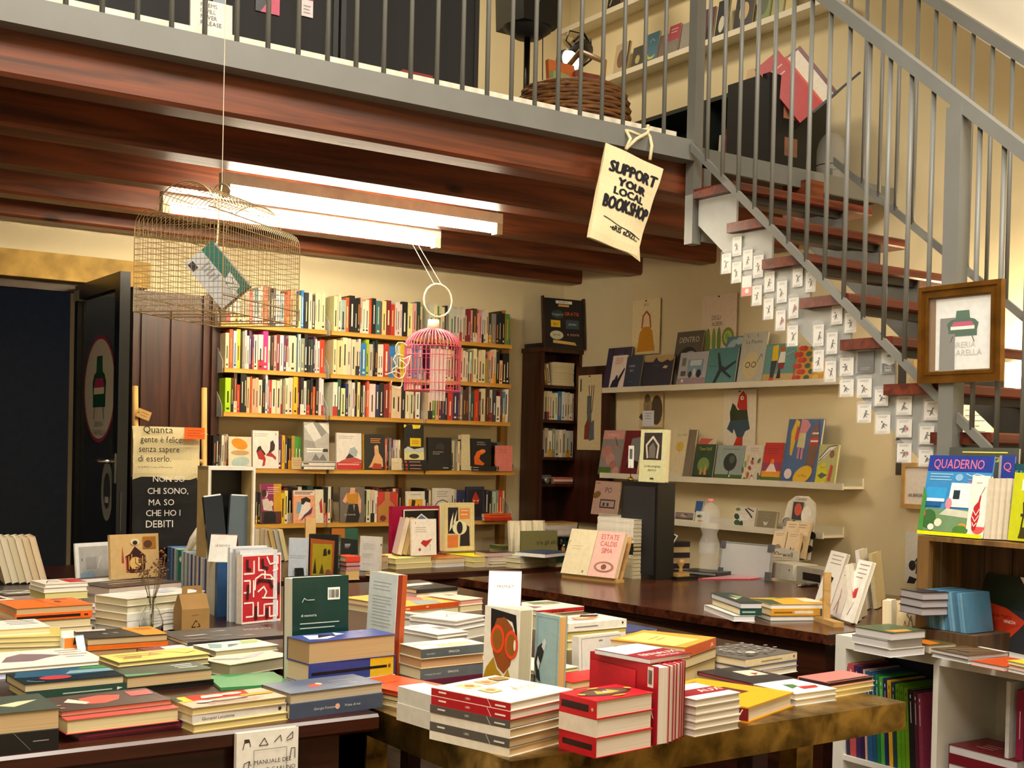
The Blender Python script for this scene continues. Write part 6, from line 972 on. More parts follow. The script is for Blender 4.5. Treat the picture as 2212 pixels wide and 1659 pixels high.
# ================================================================== POSTCARD PACKETS ON THE STAIR STRINGER
CP = [(1569, 567, 21, 48), (1592, 530, 20, 46), (1591, 586, 21, 50), (1615, 559, 21, 48), (1613, 615, 21, 48), (1638, 573, 22, 54), (1635, 636, 21, 48), (1662, 607, 22, 48), (1660, 665, 21, 50), (1689, 628, 22, 52), (1686, 690, 21, 48), (1714, 663, 22, 50), (1712, 723, 23, 50), (1723, 598, 22, 44), (1751, 607, 22, 48), (1768, 722, 23, 52), (1768, 777, 23, 52), (1808, 678, 24, 46), (1837, 695, 25, 48), (1797, 739, 24, 52), (1794, 800, 24, 50), (1829, 790, 30, 44), (1829, 836, 30, 42), (1870, 779, 36, 50), (1867, 836, 32, 46), (1867, 891, 30, 44), (1904, 857, 30, 40), (1907, 914, 32, 46), (1953, 874, 34, 46), (1953, 923, 34, 44), (1953, 976, 32, 46), (2002, 938, 32, 44), (2014, 885, 36, 46), (2000, 988, 32, 40), (1919, 781, 28, 50)]
SLV, N, L, P = nmat('plastic_sleeve'); P.inputs['Base Color'].default_value = (.92, .94, .95, 1); P.inputs['Roughness'].default_value = .08; P.inputs['Alpha'].default_value = .22
nz = N.new('ShaderNodeTexNoise'); nz.inputs['Scale'].default_value = 60; nz.inputs['Detail'].default_value = 3; bp = N.new('ShaderNodeBump'); bp.inputs['Strength'].default_value = .5; bp.inputs['Distance'].default_value = .01; L.new(nz.outputs[0], bp.inputs['Height']); L.new(bp.outputs[0], P.inputs['Normal'])
rp = random.Random(3)
def dn(i): return ('top' if i < 8 else 'upper' if i < 15 else 'middle' if i < 24 else 'lower')
LK = ['dancing', 'leaning', 'running', 'bending', 'pointing', 'waving', 'standing', 'sitting']
for i, (cx, cy, w, h) in enumerate(CP):
    XX = 3.356; a = onX(cx-w/2, cy, XX); b2 = onX(cx+w/2, cy, XX); zt = onX(cx, cy-h/2, XX).z; zb = onX(cx, cy+h/2, XX).z; W_, H_ = a.y-b2.y, zt-zb
    red = i in (4, 10, 11, 29, 30); blk = i in (23, 34)
    lab = ['black postcard packet with pale lettering, on the stair stringer under the fifth tread', 'black flying saucer postcard lettered CI VOLI CREDE on the stringer'][i == 34] if blk else ('white postcard packet, %s red and black figure, %s from the stringer top' % (LK[i % 8], ORD[i+1]) if red else 'white postcard packet with a small %s black figure, %s from the stringer top' % (LK[i % 8], ORD[i+1]))
    r = empty('postcard_packet', frame((XX, a.y, zb), (0, -1, 0), (0, 0, 1)), lab, 'postcard', 'postcard packets on the stair stringer')
    base = '#17181c' if blk else '#eceae6'; art = []
    if i == 34: art = [('p', '#c9d2d8', [(0, .5), (0, 1), (1, 1), (1, .45), (.6, .36), (.3, .46)]), ('e', '#1a1a1e', .6, .82, .24, .05), ('e', '#1a1a1e', .6, .85, .1, .05), T_('#e8e8e6', 'CI VOLI', .5, .24, .1, 'c', .8), T_('#e8e8e6', 'CREDE', .5, .08, .12, 'c', .8)]
    elif blk: art = [('l', '#8a8a8c', .2, .2, .8, 2, .08, .03)]
    else:
        bx, by = .5+rp.uniform(-.08, .08), .42
        art = [('l', '#77777a', .2, .9, .8, 2, .06, .016), ('p', '#1d1c20', [(bx-.14, by-.2), (bx-.02, by+.12), (bx+.1, by+.16), (bx+.06, by), (bx+.18, by-.2), (bx+.04, by-.06)]), ('e', '#1d1c20', bx+.08*rp.choice((-1, 1)), by+.2, .07, .05), ('w', '#1d1c20', [(bx-.02, by+.08), (bx+.26*rp.choice((-1, 1)), by+rp.uniform(-.1, .2))], .05), ('l', '#8a8a8c', .16, .12, .84, 2, .06, .014)]
        if i == 4: art = [('r', '#d84a34', 0, 0, 1, .42), ('e', '#f0e4dc', .55, .24, .2, .12)]
        elif red: art.append(('e', '#b8202c', bx+.2, by+.06, .1, .1))
    m = MB().box(.001, .001, -.002, W_-.001, H_*.9, 0, base); m.art(art, W_, H_*.9, .0003); m.build('postcard', PRINT, r)
    e = .0025; m = MB(); m.poly([(-e, -e, e*1.4), (W_+e, -e, e*1.4), (W_+e, H_+e, e), (-e, H_+e, e)]); m.poly([(-e, H_*.9, e*1.2), (W_+e, H_*.9, e*1.2), (W_*.8, H_*1.08, e*2.5), (W_*.2, H_*1.08, e*2)]); m.build('sleeve', SLV, r)
PANE, N, L, P = nmat('picture_glass'); P.inputs['Base Color'].default_value = (.9, .92, .92, 1); P.inputs['Roughness'].default_value = .03; P.inputs['Alpha'].default_value = .05; P.inputs['Specular IOR Level'].default_value = .12
nz = N.new('ShaderNodeTexNoise'); rr = N.new('ShaderNodeMapRange'); rr.inputs[3].default_value = .02; rr.inputs[4].default_value = .05; L.new(nz.outputs[0], rr.inputs[0]); L.new(rr.outputs[0], P.inputs['Roughness'])
# gilt frame with the armchair print, hung on the stair railing
pf = empty('framed_picture', frame((3.292, 2.512, 1.563), (0, -1, 0), (-.02, 0, 1)), 'gilt framed print of a green armchair hung on the stair railing', 'picture'); w, h = .293, .302
GILT = mat('gilt_wood', '#8a5f24', rough=.28, metal=.75, noise=.3, scale=14)
for d0, d1, z0, z1 in ((0, .014, -.01, .012), (.014, .026, -.01, .006), (.026, .036, -.01, .009)):
    for q in ((d0, d0, w-d0, d1), (d0, h-d1, w-d0, h-d0), (d0, d1, d1, h-d1), (w-d1, d1, w-d0, h-d1)): MB().box(q[0], q[1], z0, q[2], q[3], z1).build('frame_moulding', GILT, pf)
m = MB().box(.036, .036, -.008, w-.036, h-.036, -.004, '#7a5a2c'); m.box(.056, .04, -.004, w-.045, h-.042, -.003, '#dfe2e4')
m.art(SOFA, .14, .10, -.0025, (.083, .13)); m.art([T_('#b4b4b4', 'LIBRERIA', .5, .55, .4, 'c'), T_('#b4b4b4', 'ZABARELLA', .5, .02, .4, 'c')], .1, .045, -.0025, (.1, .082)); m.build('print', PRINT, pf)
MB().box(.036, .036, .002, w-.036, h-.036, .003).build('glass', PANE, pf)
# ================================================================== ON THE DESK
GD = 'books on the desk'
EW = wood('easel_wood', '#a9834a', '#caa468', rough=.5, axis=0)
a, b2 = onZ(1216, 1247, DZ), onZ(1333, 1260, DZ); x = (b2-a).normalized(); n = Vector((x.y, -x.x, 0)); L_ = (b2-a).length
es = empty('book_easel', frame(a, x), 'wooden book easel on the desk holding two books', 'easel')
MB().box(0, 0, 0, L_, .05, .012).build('tray', EW, es); MB().box(0, -.008, 0, L_, 0, .022).build('tray_lip', EW, es)
lean = .36; sl, cl_ = math.sin(lean), math.cos(lean)
m = MB().box(.01, 0, 0, L_-.01, .006, .19); m.xf(Matrix.Translation((0, .045, .012)) @ Matrix.Rotation(-lean, 4, 'X')); m.build('backrest', EW, es)
m = MB().box(L_/2-.02, 0, 0, L_/2+.02, .006, .17); m.xf(Matrix.Translation((0, .15, 0)) @ Matrix.Rotation(.12, 4, 'X')); m.build('prop', EW, es)
for i, (c_, art, lb) in enumerate((('#d9cdaa', [('l', '#b8ac88', .2, .62, .6, 2, .06, .012), ('e', '#8a805c', .8, .08, .04, .03), ('w', '#9a9068', [(.0, .7), (.1, .74), (.04, .66)], .02)], 'plain cream book on the wooden desk easel'),
        ('#e2b4a8', [T_('#c03038', 'ESTATE', .5, .82, .11, 'c', .85), T_('#c03038', 'CALDIS', .5, .67, .11, 'c', .85), T_('#c03038', 'SIMA', .5, .52, .11, 'c', .85), ('e', '#9a6a5c', .52, .22, .36, .12), ('e', '#e2b4a8', .52, .22, .28, .08), ('e', '#7a4a44', .52, .22, .1, .06)], 'pink book lettered ESTATE CALDISSIMA on the desk easel'))):
    Y_ = Vector((0, 0, cl_))-n*sl; org = a+x*(i*L_/2+.001)+Vector((0, 0, .0125))-n*.004; th = .024
    zax = x.cross(Y_); book(frame(org-zax*0+Vector((0, 0, .0)), x, Y_), L_/2-.002, .205, th, c_, art, 'L', label=lb, group=GD, pages='#d8c49a')
z = DZ; a, b2 = onZ(1288, 1238, DZ), onZ(1366, 1250, DZ)
for i in range(15):
    c_, nm, pg = (('#d8cfae', 'cream', '#d2c29a') if i < 6 else ('#151416', 'black', '#cbb98e') if i < 9 else ('#e2ddd2', 'white', '#d6c8a4'))
    book(frame(Vector((a.x+rs.uniform(-.002, .002), a.y, z)), (b2-a)), (b2-a).length, .13, .0172, c_, (), 'D', name='paperback', cat='paperback', label='%s paperback, %s from the bottom of the tall desk pile' % (nm, ORD[i+1]), group='tall paperback pile on the desk', pages=pg, sart=[('l', '#8a8a88', .2, .4, .8, 1, .1, .15)] if i in (6, 7, 8) else ())
    z += .0173
tw_ = empty('computer_tower', Vector((3.61, 4.10, DZ)), 'tall black computer tower on the desk under a green book', 'computer')
MB().box(0, 0, 0, .10, .245, .425).build('case', BLACK, tw_); MB().box(-.003, .015, .02, 0, .23, .405).build('front_panel', mat('tower_matte', '#16161a', rough=.6), tw_)
fxb = [('r', '#2c2628', .14, .42, .82, .94), ('w', '#c9c4b8', [(.3, .46), (.24, .7), (.48, .86), (.7, .7), (.66, .46)], .06), ('p', '#6a625c', [(.36, .46), (.34, .66), (.5, .76), (.6, .64), (.58, .46)]), T_('#4a4a3a', 'La mia pregiata', .5, .28, .05, 'c'), T_('#4a4a3a', 'pastora', .5, .21, .05, 'c'), ('r', '#2a2a22', .44, .05, .58, .08)]
fx(1379, 1436, 929, 3.62, DZ+.4255, .02, '#d3d4a6', fxb, 'pale green book with a dark photograph standing on the black tower', lean=.04, group=GD, spine='L')
g = empty('bookmark_stand', Vector((3.63, 4.31, DZ+.4255)), 'white picture bookmark hanging on a small stand on the tower', 'bookmark')
MB().lathe([(0, 0), (.014, 0), (.014, .01), (.006, .02), (0, .02)], 12).build('base', BRASS, g, smooth=True); MB().tube([(0, 0, .02), (0, .002, .07)], .002, 5).build('stem', BLACK, g)
m = MB().box(-.001, -.018, .06, .001, .018, .16, '#e8e6e2'); m.poly([(-.0014, .01, .1), (-.0014, -.01, .1), (-.0014, -.01, .145), (-.0014, .01, .145)], '#5a6064'); m.build('card', PRINT, g)
# photo on a wire clip
p = onZ(1431, 1243, DZ); g = empty('photo_clip', Vector((p.x, p.y, DZ)), 'black and white photo tilted on a wire clip stand on the desk', 'photo')
MB().box(-.014, -.014, 0, .014, .014, .03).build('base_block', mat('clear_block', '#6a6a68', rough=.1), g); MB().tube([(0, 0, .03), (0, 0, .11)], .0015, 5).build('wire', mat('wire_steel'), g)
m = MB().box(-.045, -.0, -.055, .045, .001, .055, '#ecece8'); m.poly([(-.039, -.0006, -.049), (.039, -.0006, -.049), (.039, -.0006, .049), (-.039, -.0006, .049)], '#1c1c1e'); m.poly([(-.005, -.001, -.02), (.02, -.001, -.025), (.024, -.001, .02), (.004, -.001, .03)], '#77777a'); m.xf(Matrix.Translation((0, -.002, .155)) @ Matrix.Rotation(-.55, 4, 'Z') @ Matrix.Rotation(.5, 4, 'Y')); m.build('photo', PRINT, g)
# ink stamps
p = onZ(1470, 1250, DZ); g = empty('rubber_stamp', Vector((p.x, p.y, DZ+.012)), 'wooden handled rubber stamp on a black ink pad', 'stamp')
MB().box(-.035, -.02, 0, .035, .02, .014).build('stamp_block', EW, g); MB().lathe([(0, .014), (.012, .014), (.007, .03), (.008, .04), (.017, .055), (.013, .072), (0, .075)], 18).build('handle', EW, g, smooth=True)
pd = MB().box(-.06, -.04, 0, .07, .045, .012).build('ink_pad', BLACK); pd.location = (p.x, p.y, DZ); tag(pd, 'black ink pad under the wooden rubber stamp', 'ink pad')
p = onZ(1462, 1240, DZ); g = empty('tape_dispenser', Vector((p.x-.0, p.y+.16, DZ)), 'dark blue tape dispenser with a tape roll behind the stamp', 'dispenser')
MB().box(-.03, -.02, 0, .03, .02, .05).build('body', mat('dispenser_blue', '#1c2440', rough=.3), g); MB().lathe([(.012, -.009), (.028, -.009), (.028, .009), (.012, .009), (.012, -.009)], 20).xf(Matrix.Translation((-.005, 0, .068)) @ Matrix.Rotation(math.pi/2, 4, 'X')).build('tape_roll', mat('tape_tan', '#c9b48a', rough=.3), g, smooth=True)
# water bottle
p = onZ(1531, 1236, DZ); g = empty('water_bottle', Vector((p.x, p.y, DZ)), 'empty clear plastic water bottle with a pink cap on the desk', 'bottle')
PLA, N, L, P = nmat('clear_pet'); P.inputs['Base Color'].default_value = (.95, .95, .95, 1); P.inputs['Roughness'].default_value = .07; P.inputs['Alpha'].default_value = .2
nz = N.new('ShaderNodeTexNoise'); nz.inputs['Scale'].default_value = 45; bp = N.new('ShaderNodeBump'); bp.inputs['Strength'].default_value = .35; bp.inputs['Distance'].default_value = .01; L.new(nz.outputs[0], bp.inputs['Height']); L.new(bp.outputs[0], P.inputs['Normal'])
prof = [(0, .006), (.03, .0), (.046, .008), (.047, .03)]+[(.047-.004*(k % 2), .04+.012*k) for k in range(4)]+[(.048, .09), (.048, .14), (.044, .15), (.036, .17), (.034, .18), (.042, .2)]+[(.047-.005*(k % 2), .21+.012*k) for k in range(5)]+[(.047, .275), (.04, .3), (.026, .318), (.013, .326), (.012, .337)]
bo_ = MB().lathe(prof, 28).build('bottle_body', PLA, g, smooth=True); MB().lathe([(0, .345), (.0145, .345), (.0145, .332), (.012, .330)], 18).build('cap', mat('cap_pink', '#e08a88', rough=.4), bo_, smooth=True)
lb = MB().lathe([(.0486, .092), (.0486, .138)], 28, cols=['#d8c8c8']); lb.lathe([(.0488, .094), (.0488, .104)], 28, '#d06a7a'); lb.build('label_band', SLV, bo_, smooth=True)
# books behind the bottle
g0 = onZ(1456, 1236, DZ)
z = DZ
for i, (c_, nm, S_) in enumerate((('#231a2c', 'dark plum', 1), ('#cbb592', 'tan', 0), ('#1d1a28', 'navy', 1), ('#d2b890', 'tan', 0), ('#16161c', 'black', 1))):
    book(frame(Vector((g0.x+.06, g0.y+.14, z)), (1, -.25, 0)), .14, .12, .026, c_, (), 'D' if S_ else 'U', pages='#cdb084', label='%s book, %s from the bottom of the pile behind the stamps' % (nm, ORD[i+1]), group='dark pile behind the stamps'); z += .0262
l3 = ledge(3.95, 5.62, 4.50, .945, 'lowest white ledge behind the desk things')
fx(1276, 1330, 1041, 4.505, .958, .012, '#d8b4a6', [T_('#3a3634', 'PO', .45, .66, .16), ('r', '#4a3c3c', .3, .2, .9, .46), ('p', '#c8b0a8', [(.34, .24), (.34, .42), (.86, .42), (.86, .24)]), ('r', '#4a3c3c', .42, .26, .5, .36), ('r', '#4a3c3c', .58, .26, .66, .36), ('l', '#6a5450', .05, .92, .2, 1, .1, .02), ('e', '#8a6a3a', .14, .58, .16, .1, 12, .4)], 'pink book lettered PO with a house drawing behind the desk pile')
fx(1452, 1498, 1106, 4.505, .958, .012, '#d8d4cc', [('r', '#8a7a72', .1, .24, .95, .9), ('p', '#4a4a30', [(.1, .24), (.2, .44), (.5, .36), (.95, .46), (.95, .24)]), ('e', '#c89a92', .5, .6, .14, .14), ('e', '#5a4a48', .6, .7, .08, .08)], 'white bordered photo book behind the black tower')
fx(1497, 1512, 1084, 4.52, .958, .012, '#2f5a94', [], 'blue book partly behind the water bottle')
fx(1500, 1530, 1106, 4.505, .958, .01, '#e2dcd0', [('e', '#4f6a4a', .3, .6, .2, .12), ('e', '#c89a5a', .4, .2, .2, .1)], 'white leafy card partly behind the water bottle', name='card', cat='card')
fx(1582, 1628, 1097, 4.505, .958, .014, '#e2dccb', [('e', '#2f4a34', .14, .5, .12, .16, 10, .5), ('e', '#3a5640', .2, .2, .16, .14, 10, -.4), ('e', '#2c4430', .4, .14, .08, .18), ('e', '#7f8a5a', .16, .86, .12, .08), ('w', '#3a3440', [(.5, .9), (.7, .7), (.86, .5)], .06), ('w', '#3a3440', [(.6, .95), (.9, .8)], .04), ('r', '#f0ece2', .32, .36, .7, .58), ('l', '#a8a498', .36, .52, .64, 2, .06, .012)], 'white book with dark green leaves on the lowest ledge')
fx(1632, 1672, 1107, 4.503, .958, .02, '#8a7f68', [('l', '#b8ae98', .3, .86, .7, 1, .1, .012), T_('#b8ae98', 'ROCCIAMI', .5, .7, .04, 'c', .8), ('p', '#d8d0bc', [(.44, .2), (.36, .42), (.5, .36), (.64, .42), (.56, .2)])], 'taupe book with a pale plant drawing on the lowest ledge')
# whiteboard
a, b2 = onZ(1552, 1240, DZ), onZ(1662, 1252, DZ); x = (b2-a).normalized(); n = Vector((x.y, -x.x, 0)); w = (b2-a).length; h = .155
g = empty('whiteboard', frame(a+n*0, x, Vector((0, 0, 1))-n*.15), 'small white board with grey corners standing on the desk', 'whiteboard')
MB().box(.006, .006, -.01, w-.006, h-.006, 0).build('panel', mat('board_white', '#c9cbcb', rough=.25, noise=.02), g)
for q in ((0, 0, w, .006), (0, h-.006, w, h), (0, .006, .006, h-.006), (w-.006, .006, w, h-.006)): MB().box(q[0], q[1], -.012, q[2], q[3], .003).build('edge_bar', mat('board_alu', '#9a9a98', rough=.35), g)
for q in ((w-.022, h-.03), (w-.022, 0), (0, h-.03), (0, 0)): MB().box(q[0]-.002, q[1]-.002, -.014, q[0]+.024, q[1]+.032, .006).build('corner_cap', mat('cap_grey', '#5a5c60', rough=.5), g)
# pink folder and black case
a, b2 = onZ(1508, 1252, DZ), onZ(1680, 1247, DZ)
g = empty('pink_folder', frame(Vector((a.x, a.y, DZ)), (b2-a)), 'pink plastic folder lying on the desk', 'folder'); L_ = (b2-a).length
m = MB(); m.prism([(0, 0), (L_*.55, -.06), (L_, 0), (L_*.6, .1)], 0, .004, '#c2455a'); m.build('folder_cover', GLOSS, g); m = MB(); m.prism([(.02, .0), (L_*.55, -.055), (L_*.9, .0), (L_*.6, .09)], .004, .006, '#d8a0a8'); m.build('papers', PRINT, g)
a, b2 = onZ(1548, 1246, DZ+.006), onZ(1606, 1238, DZ+.006); x = (b2-a).normalized()
g = empty('dvd_case', frame(Vector((a.x, a.y, DZ+.0065)), x), 'black disc case lying on the pink folder', 'case')
m = MB().box(0, 0, 0, .135, .19, .016, '#141416'); m.art([('l', '#8a8a88', .2, .7, .8, 3, .16, .07), ('r', '#3a3a3c', .1, .1, .9, .2)], .135, .19, .0162); m.build('cover', GLOSS, g); MB().box(-.001, .004, .003, 0, .186, .013).build('edge_label', mat('label_grey', '#8a8a88'), g)
# white box with hole and slot
a, b2 = onZ(1664, 1246, DZ), onZ(1712, 1255, DZ); g = empty('storage_box', frame(Vector((a.x, a.y, DZ)), (b2-a)), 'white storage box with a round hole and a black slot beside the board', 'box'); L_ = (b2-a).length
MB().box(0, 0, 0, L_, .13, .07).build('front_body', mat('box_white', '#d2cdbf', rough=.5), g); MB().lathe([(0, 0), (.004, 0), (.004, .001), (0, .001)], 10).xf(Matrix.Translation((L_*.85, -.0005, .045)) @ Matrix.Rotation(math.pi/2, 4, 'X')).build('finger_hole', BLACK, g)
MB().box(L_, .02, 0, L_+.2, .13, .068).build('side_body', mat('box_grey', '#a29c8e', rough=.6), g); MB().box(L_+.05, .018, .012, L_+.18, .0205, .045).build('slot', BLACK, g)
# cardboard counter display with small tan books
a = onZ(1700, 1262, DZ); zb = DZ+.071; ds = empty('counter_display', frame(Vector((4.335, 4.13, zb)), (.15, -1, 0)), 'cardboard counter display with black and white drawings for small books', 'display')
INK = [('e', c_, (.13+.31*i) % 1, (.1+.23*i) % 1, .12, .09, 9, i) for i, c_ in enumerate(['#1a1a1c', '#d9d4c8', '#4a4844', '#e6e2d6', '#2a2828', '#8a8478']*5)]
m = MB(); w = .17
m.prism([(0, 0), (w, 0), (w, .22), (w*.94, .27), (w*.7, .3), (w*.3, .3), (w*.06, .27), (0, .22)], 0, .004, '#d8d2c2'); m.art(INK, w, .2, .0045, (0, .02)); m.art([('r', '#1f1c1c', .26, .62, .6, .9), ('e', '#c8431c', .44, .78, .12, .1), ('e', '#e6e0d4', .72, .7, .16, .14), T_('#3a3632', 'Classici', .5, .93, .05, 'c')], w, .3, .01); m.xf(Matrix.Translation((0, .09, 0)) @ Matrix.Rotation(math.pi/2-.18, 4, 'X')); m.build('back_board', PRINT, ds)
m = MB(); m.prism([(0, 0), (w, 0), (w, .045), (w/2, .055), (0, .045)], 0, .003, '#cfc9ba'); m.art([T_('#1c1a1a', 'Orwell', .5, .25, .5, 'c')], w, .05, .0035); m.xf(Matrix.Rotation(math.pi/2, 4, 'X')); m.build('front_lip', PRINT, ds); MB().box(0, 0, 0, w, .09, .003, '#8a8478').build('floor_board', PRINT, ds)
for i in range(4):
    q = ((.01, .012), (.085, .014), (.045, .045), (.1, .05))[i]; M = ds.matrix_world @ Matrix.Translation((q[0], q[1]+.002, .004)) @ Matrix.Rotation(math.pi/2-.3, 4, 'X')
    book(M, .07, .125+.05*(i//2), .022, '#d3ba94', [('l', '#8a7454', .2, .9, .8, 2, .07, .02), ('p', '#2a2422', [(.3, .1), (.4, .45), (.56, .3), (.7, .42), (.6, .1)]) if i == 1 else ('e', '#6a5440', .5, .3, .3, .2)], 'R', pages='#c2a06a', label='small tan book in the counter display, %s from the board side' % ORD[i+1], group='small tan books in the counter display')
# wooden book holder with white books at the desk corner
a = onZ(1806, 1353, DZ); dirx = Vector((.4, .9165, 0))
hd = empty('book_holder', frame(Vector((a.x, a.y, DZ)), dirx), 'wooden holder bar with upright white books at the desk corner', 'book holder')
MB().box(-.02, -.018, 0, .33, .018, .016).build('base_bar', EW, hd); MB().box(.07, -.012, .016, .082, .012, .17).build('peg', EW, hd); pass
WB = [((1757, 1310), (1790, 1322), 1196, '#efece6', [('l', '#9a8a88', .2, .92, .9, 3, .07, .016), ('p', '#1c1618', [(.4, .2), (.3, .4), (.5, .56), (.7, .54), (.6, .36), (.7, .2)]), ('p', '#e0a48c', [(.5, .3), (.6, .44), (.7, .36)]), ('e', '#d89a2c', .5, .1, .2, .07)], 'white book with a black-haired woman at the holder'), ((1790, 1330), (1812, 1342), 1232, '#ece6e0', [('l', '#9a8a88', .2, .9, .8, 2, .07, .016), ('w', '#b06a70', [(.3, .1), (.5, .4), (.4, .56)], .05), ('w', '#8a3a40', [(.6, .08), (.5, .3)], .05)], 'white book with pink limbs at the holder'), ((1812, 1342), (1842, 1352), 1215, '#f0ede8', [('l', '#9a8a88', .2, .92, .9, 4, .07, .016), ('p', '#c03020', [(.3, .36), (.36, .52), (.6, .56), (.64, .4)]), ('w', '#8a8a90', [(.3, .3), (.5, .2), (.6, .32)], .03), ('w', '#6a6a70', [(.4, .1), (.5, .2)], .03)], 'white book with a red hat drawing at the holder')]
for BL, BR, ty, c_, art, lb in WB: stand(BL, BR, ty, DZ, .014, c_, art, lb, lean=.3, group='white books at the holder', pages='#d8cfb8')
for i, (bl, br, ty) in enumerate((((1846, 1348), (1862, 1340), 1222), ((1858, 1338), (1874, 1330), 1232), ((1868, 1322), (1885, 1312), 1190), ((1884, 1316), (1903, 1306), 1196))):
    stand(bl, br, ty, DZ, .014, ['#dcd6c8', '#d4ccb8', '#e6e4e2', '#c9b890'][i], [], 'plain white book, %s behind the red hat book' % ORD[i+1], lean=.12, group='plain white books behind the holder', pages='#d6cdb4')
# piles at the desk front
stack((1599, 1302), (1646, 1302), (1586, 1280), [(12, '#e4e2de', 'P', 'white book', dict(pages='#dcdce0', dx=-.02)), (14, '#17443f', 'S', 'dark teal spined book', dict(sart=[('l', '#a9c4b8', .1, .4, .7, 1, .1, .2)], dx=.0)), (12, '#2c3c3c', 'P', 'dark green patterned book', dict(pages='#d2d2d8', art=[('p', '#8fa86a', [(.5, .4), (.6, .8), (.95, .6)]), ('p', '#d8d0c0', [(.2, .3), (.3, .6), (.5, .4)])]))], 'the teal pile at the desk front', zb=DZ, group=GD)
stack((1664, 1305), (1789, 1304), (1648, 1291), [(11, '#3a5040', 'P', 'white paged book', dict(pages='#e4e0da')), (14, '#d0962c', 'S', 'orange-yellow spined book', dict(sart=[('r', '#d8d0c4', .4, .3, .72, .7), ('r', '#2f4a48', .84, 0, 1, 1), ('l', '#8a5c14', .05, .4, .36, 1, .1, .2)])), (10, '#d8a83a', 'P', 'yellow and green book', dict(pages='#e4e2e0', art=[('p', '#3c5244', [(0, 0), (0, .9), (.28, .7), (.2, 0)]), ('p', '#a9b83a', [(.28, .9), (.3, 1), (.6, 1), (.55, .8)]), ('p', '#e6dcc4', [(.7, .3), (.75, .9), (1, .8), (1, .2)]), ('p', '#5a5a60', [(.4, .85), (.5, 1), (.7, 1)])]))], 'the yellow pile at the desk corner', zb=DZ, group=GD)
p = onZ(1727, 1268, DZ); g = empty('pen', frame(Vector((p.x, p.y, DZ+.006)), (1, -.1, 0)), 'black and silver pen lying on the desk', 'pen'); MB().tube([(.012, 0, 0), (.1, 0, 0)], .006, 8).build('barrel', BLACK, g, smooth=True); MB().tube([(-.01, 0, 0), (.012, 0, 0)], [.003, .0062], 8).build('tip', mat('chrome'), g, smooth=True)
# ================================================================== CUBE SHELF: top, crate, compartments
KT = kz; GS = 'books on the cube shelf top'
stack((1843, 1352), (1922, 1366), .14, [(16, '#dcdad6', 'P', 'white paged book', dict(pages='#d6d4da', dx=.004)), (17, '#d8d6d2', 'P', 'white paged book', dict(pages='#d2d0d6', dx=-.006)), (16, '#3a5036', 'P', 'dark green book with white pages', dict(pages='#d8d6dc', dx=.006, art=[('p', '#b88a3c', [(.7, .1), (.75, .7), (1, .6), (1, .1)])]))], 'the white paged pile by the holder', zb=KT, group=GS)
CART = [('w', '#5a4a30', [(.1, .2), (.16, .5), (.22, .2)], .012), ('w', '#5a4a30', [(.2, .3), (.3, .62), (.34, .3)], .012), ('w', '#5a4a30', [(.12, .1), (.4, .12), (.5, .3), (.34, .36)], .012), ('w', '#5a4a30', [(.4, .4), (.46, .7), (.56, .72), (.6, .5), (.5, .42)], .012), ('w', '#8a5a1c', [(.56, .74), (.64, .9), (.72, .7), (.8, .86)], .02), ('w', '#5a4a30', [(.3, .5), (.2, .66), (.36, .74)], .012), ('w', '#3a3020', [(.62, .1), (.7, .2), (.64, .3)], .02), ('t', '#3a3020', 'CARTOLINE', .86, .12, .06, 'l', 1, math.pi/2), ('t', '#3a3020', 'GIRANTI', .96, .2, .05, 'l', 1, math.pi/2)]
stand((1940, 1388), (2036, 1383), 1298, KT, .012, '#dbc9a0', CART, 'cream book with ink hands on the cube shelf', lean=.08, group=GS, pages='#e0d6bc')
stand((1925, 1391), (1935, 1388), 1297, KT, .03, '#e2d8c0', [], 'cream edged dark red book beside the ink hands book', lean=.02, group=GS, back='#6a1c1a', spine='R')
stack((1944, 1379), (2008, 1393), .13, [(19, '#4f4a24', 'P', 'cream paged book with an orange and olive cover', dict(pages='#d2c8ac', art=[('p', '#c06a1c', [(0, 0), (.1, .5), (.9, .4), (1, 0)])]))], 'before the ink hands book', zb=KT, group=GS, jit=0)
stack((2012, 1400), (2092, 1416), .16, [(9, '#dcdcda', 'P', 'white paged catalogue', dict(pages='#d2d2d8')), (9, '#5a4630', 'P', 'catalogue with a brown timber photo', dict(pages='#d6d6dc', art=[('w', '#c2a478', [(.1, .1), (.5, .9)], .02), ('w', '#c2a478', [(.4, .1), (.8, .9)], .02), ('w', '#2a2018', [(.2, .2), (.7, .3)], .04), ('r', '#e2d8cc', 0, .9, 1, 1)]))], 'the catalogue pile', zb=KT, group=GS)
stack((2096, 1426), (2170, 1440), .15, [(11, '#b8481c', 'P', 'orange cover book with white pages', dict(pages='#dcdce0'))], 'beside the catalogue pile', zb=KT, group=GS, jit=0)
stack((2172, 1425), (2260, 1444), .16, [(8, '#c9c4c0', 'P', 'white magazine', dict(pages='#d6d2d2')), (8, '#d8a8a0', 'P', 'pink edged magazine', dict(pages='#d8c0bc')), (8, '#e0bc3a', 'P', 'yellow magazine with black shapes', dict(pages='#d8d8d4', art=[('e', '#1c1a16', .3, .5, .12, .1), ('e', '#1c1a16', .6, .3, .12, .1), ('e', '#1c1a16', .6, .75, .1, .08)]))], 'the yellow magazine pile', zb=KT, group=GS)
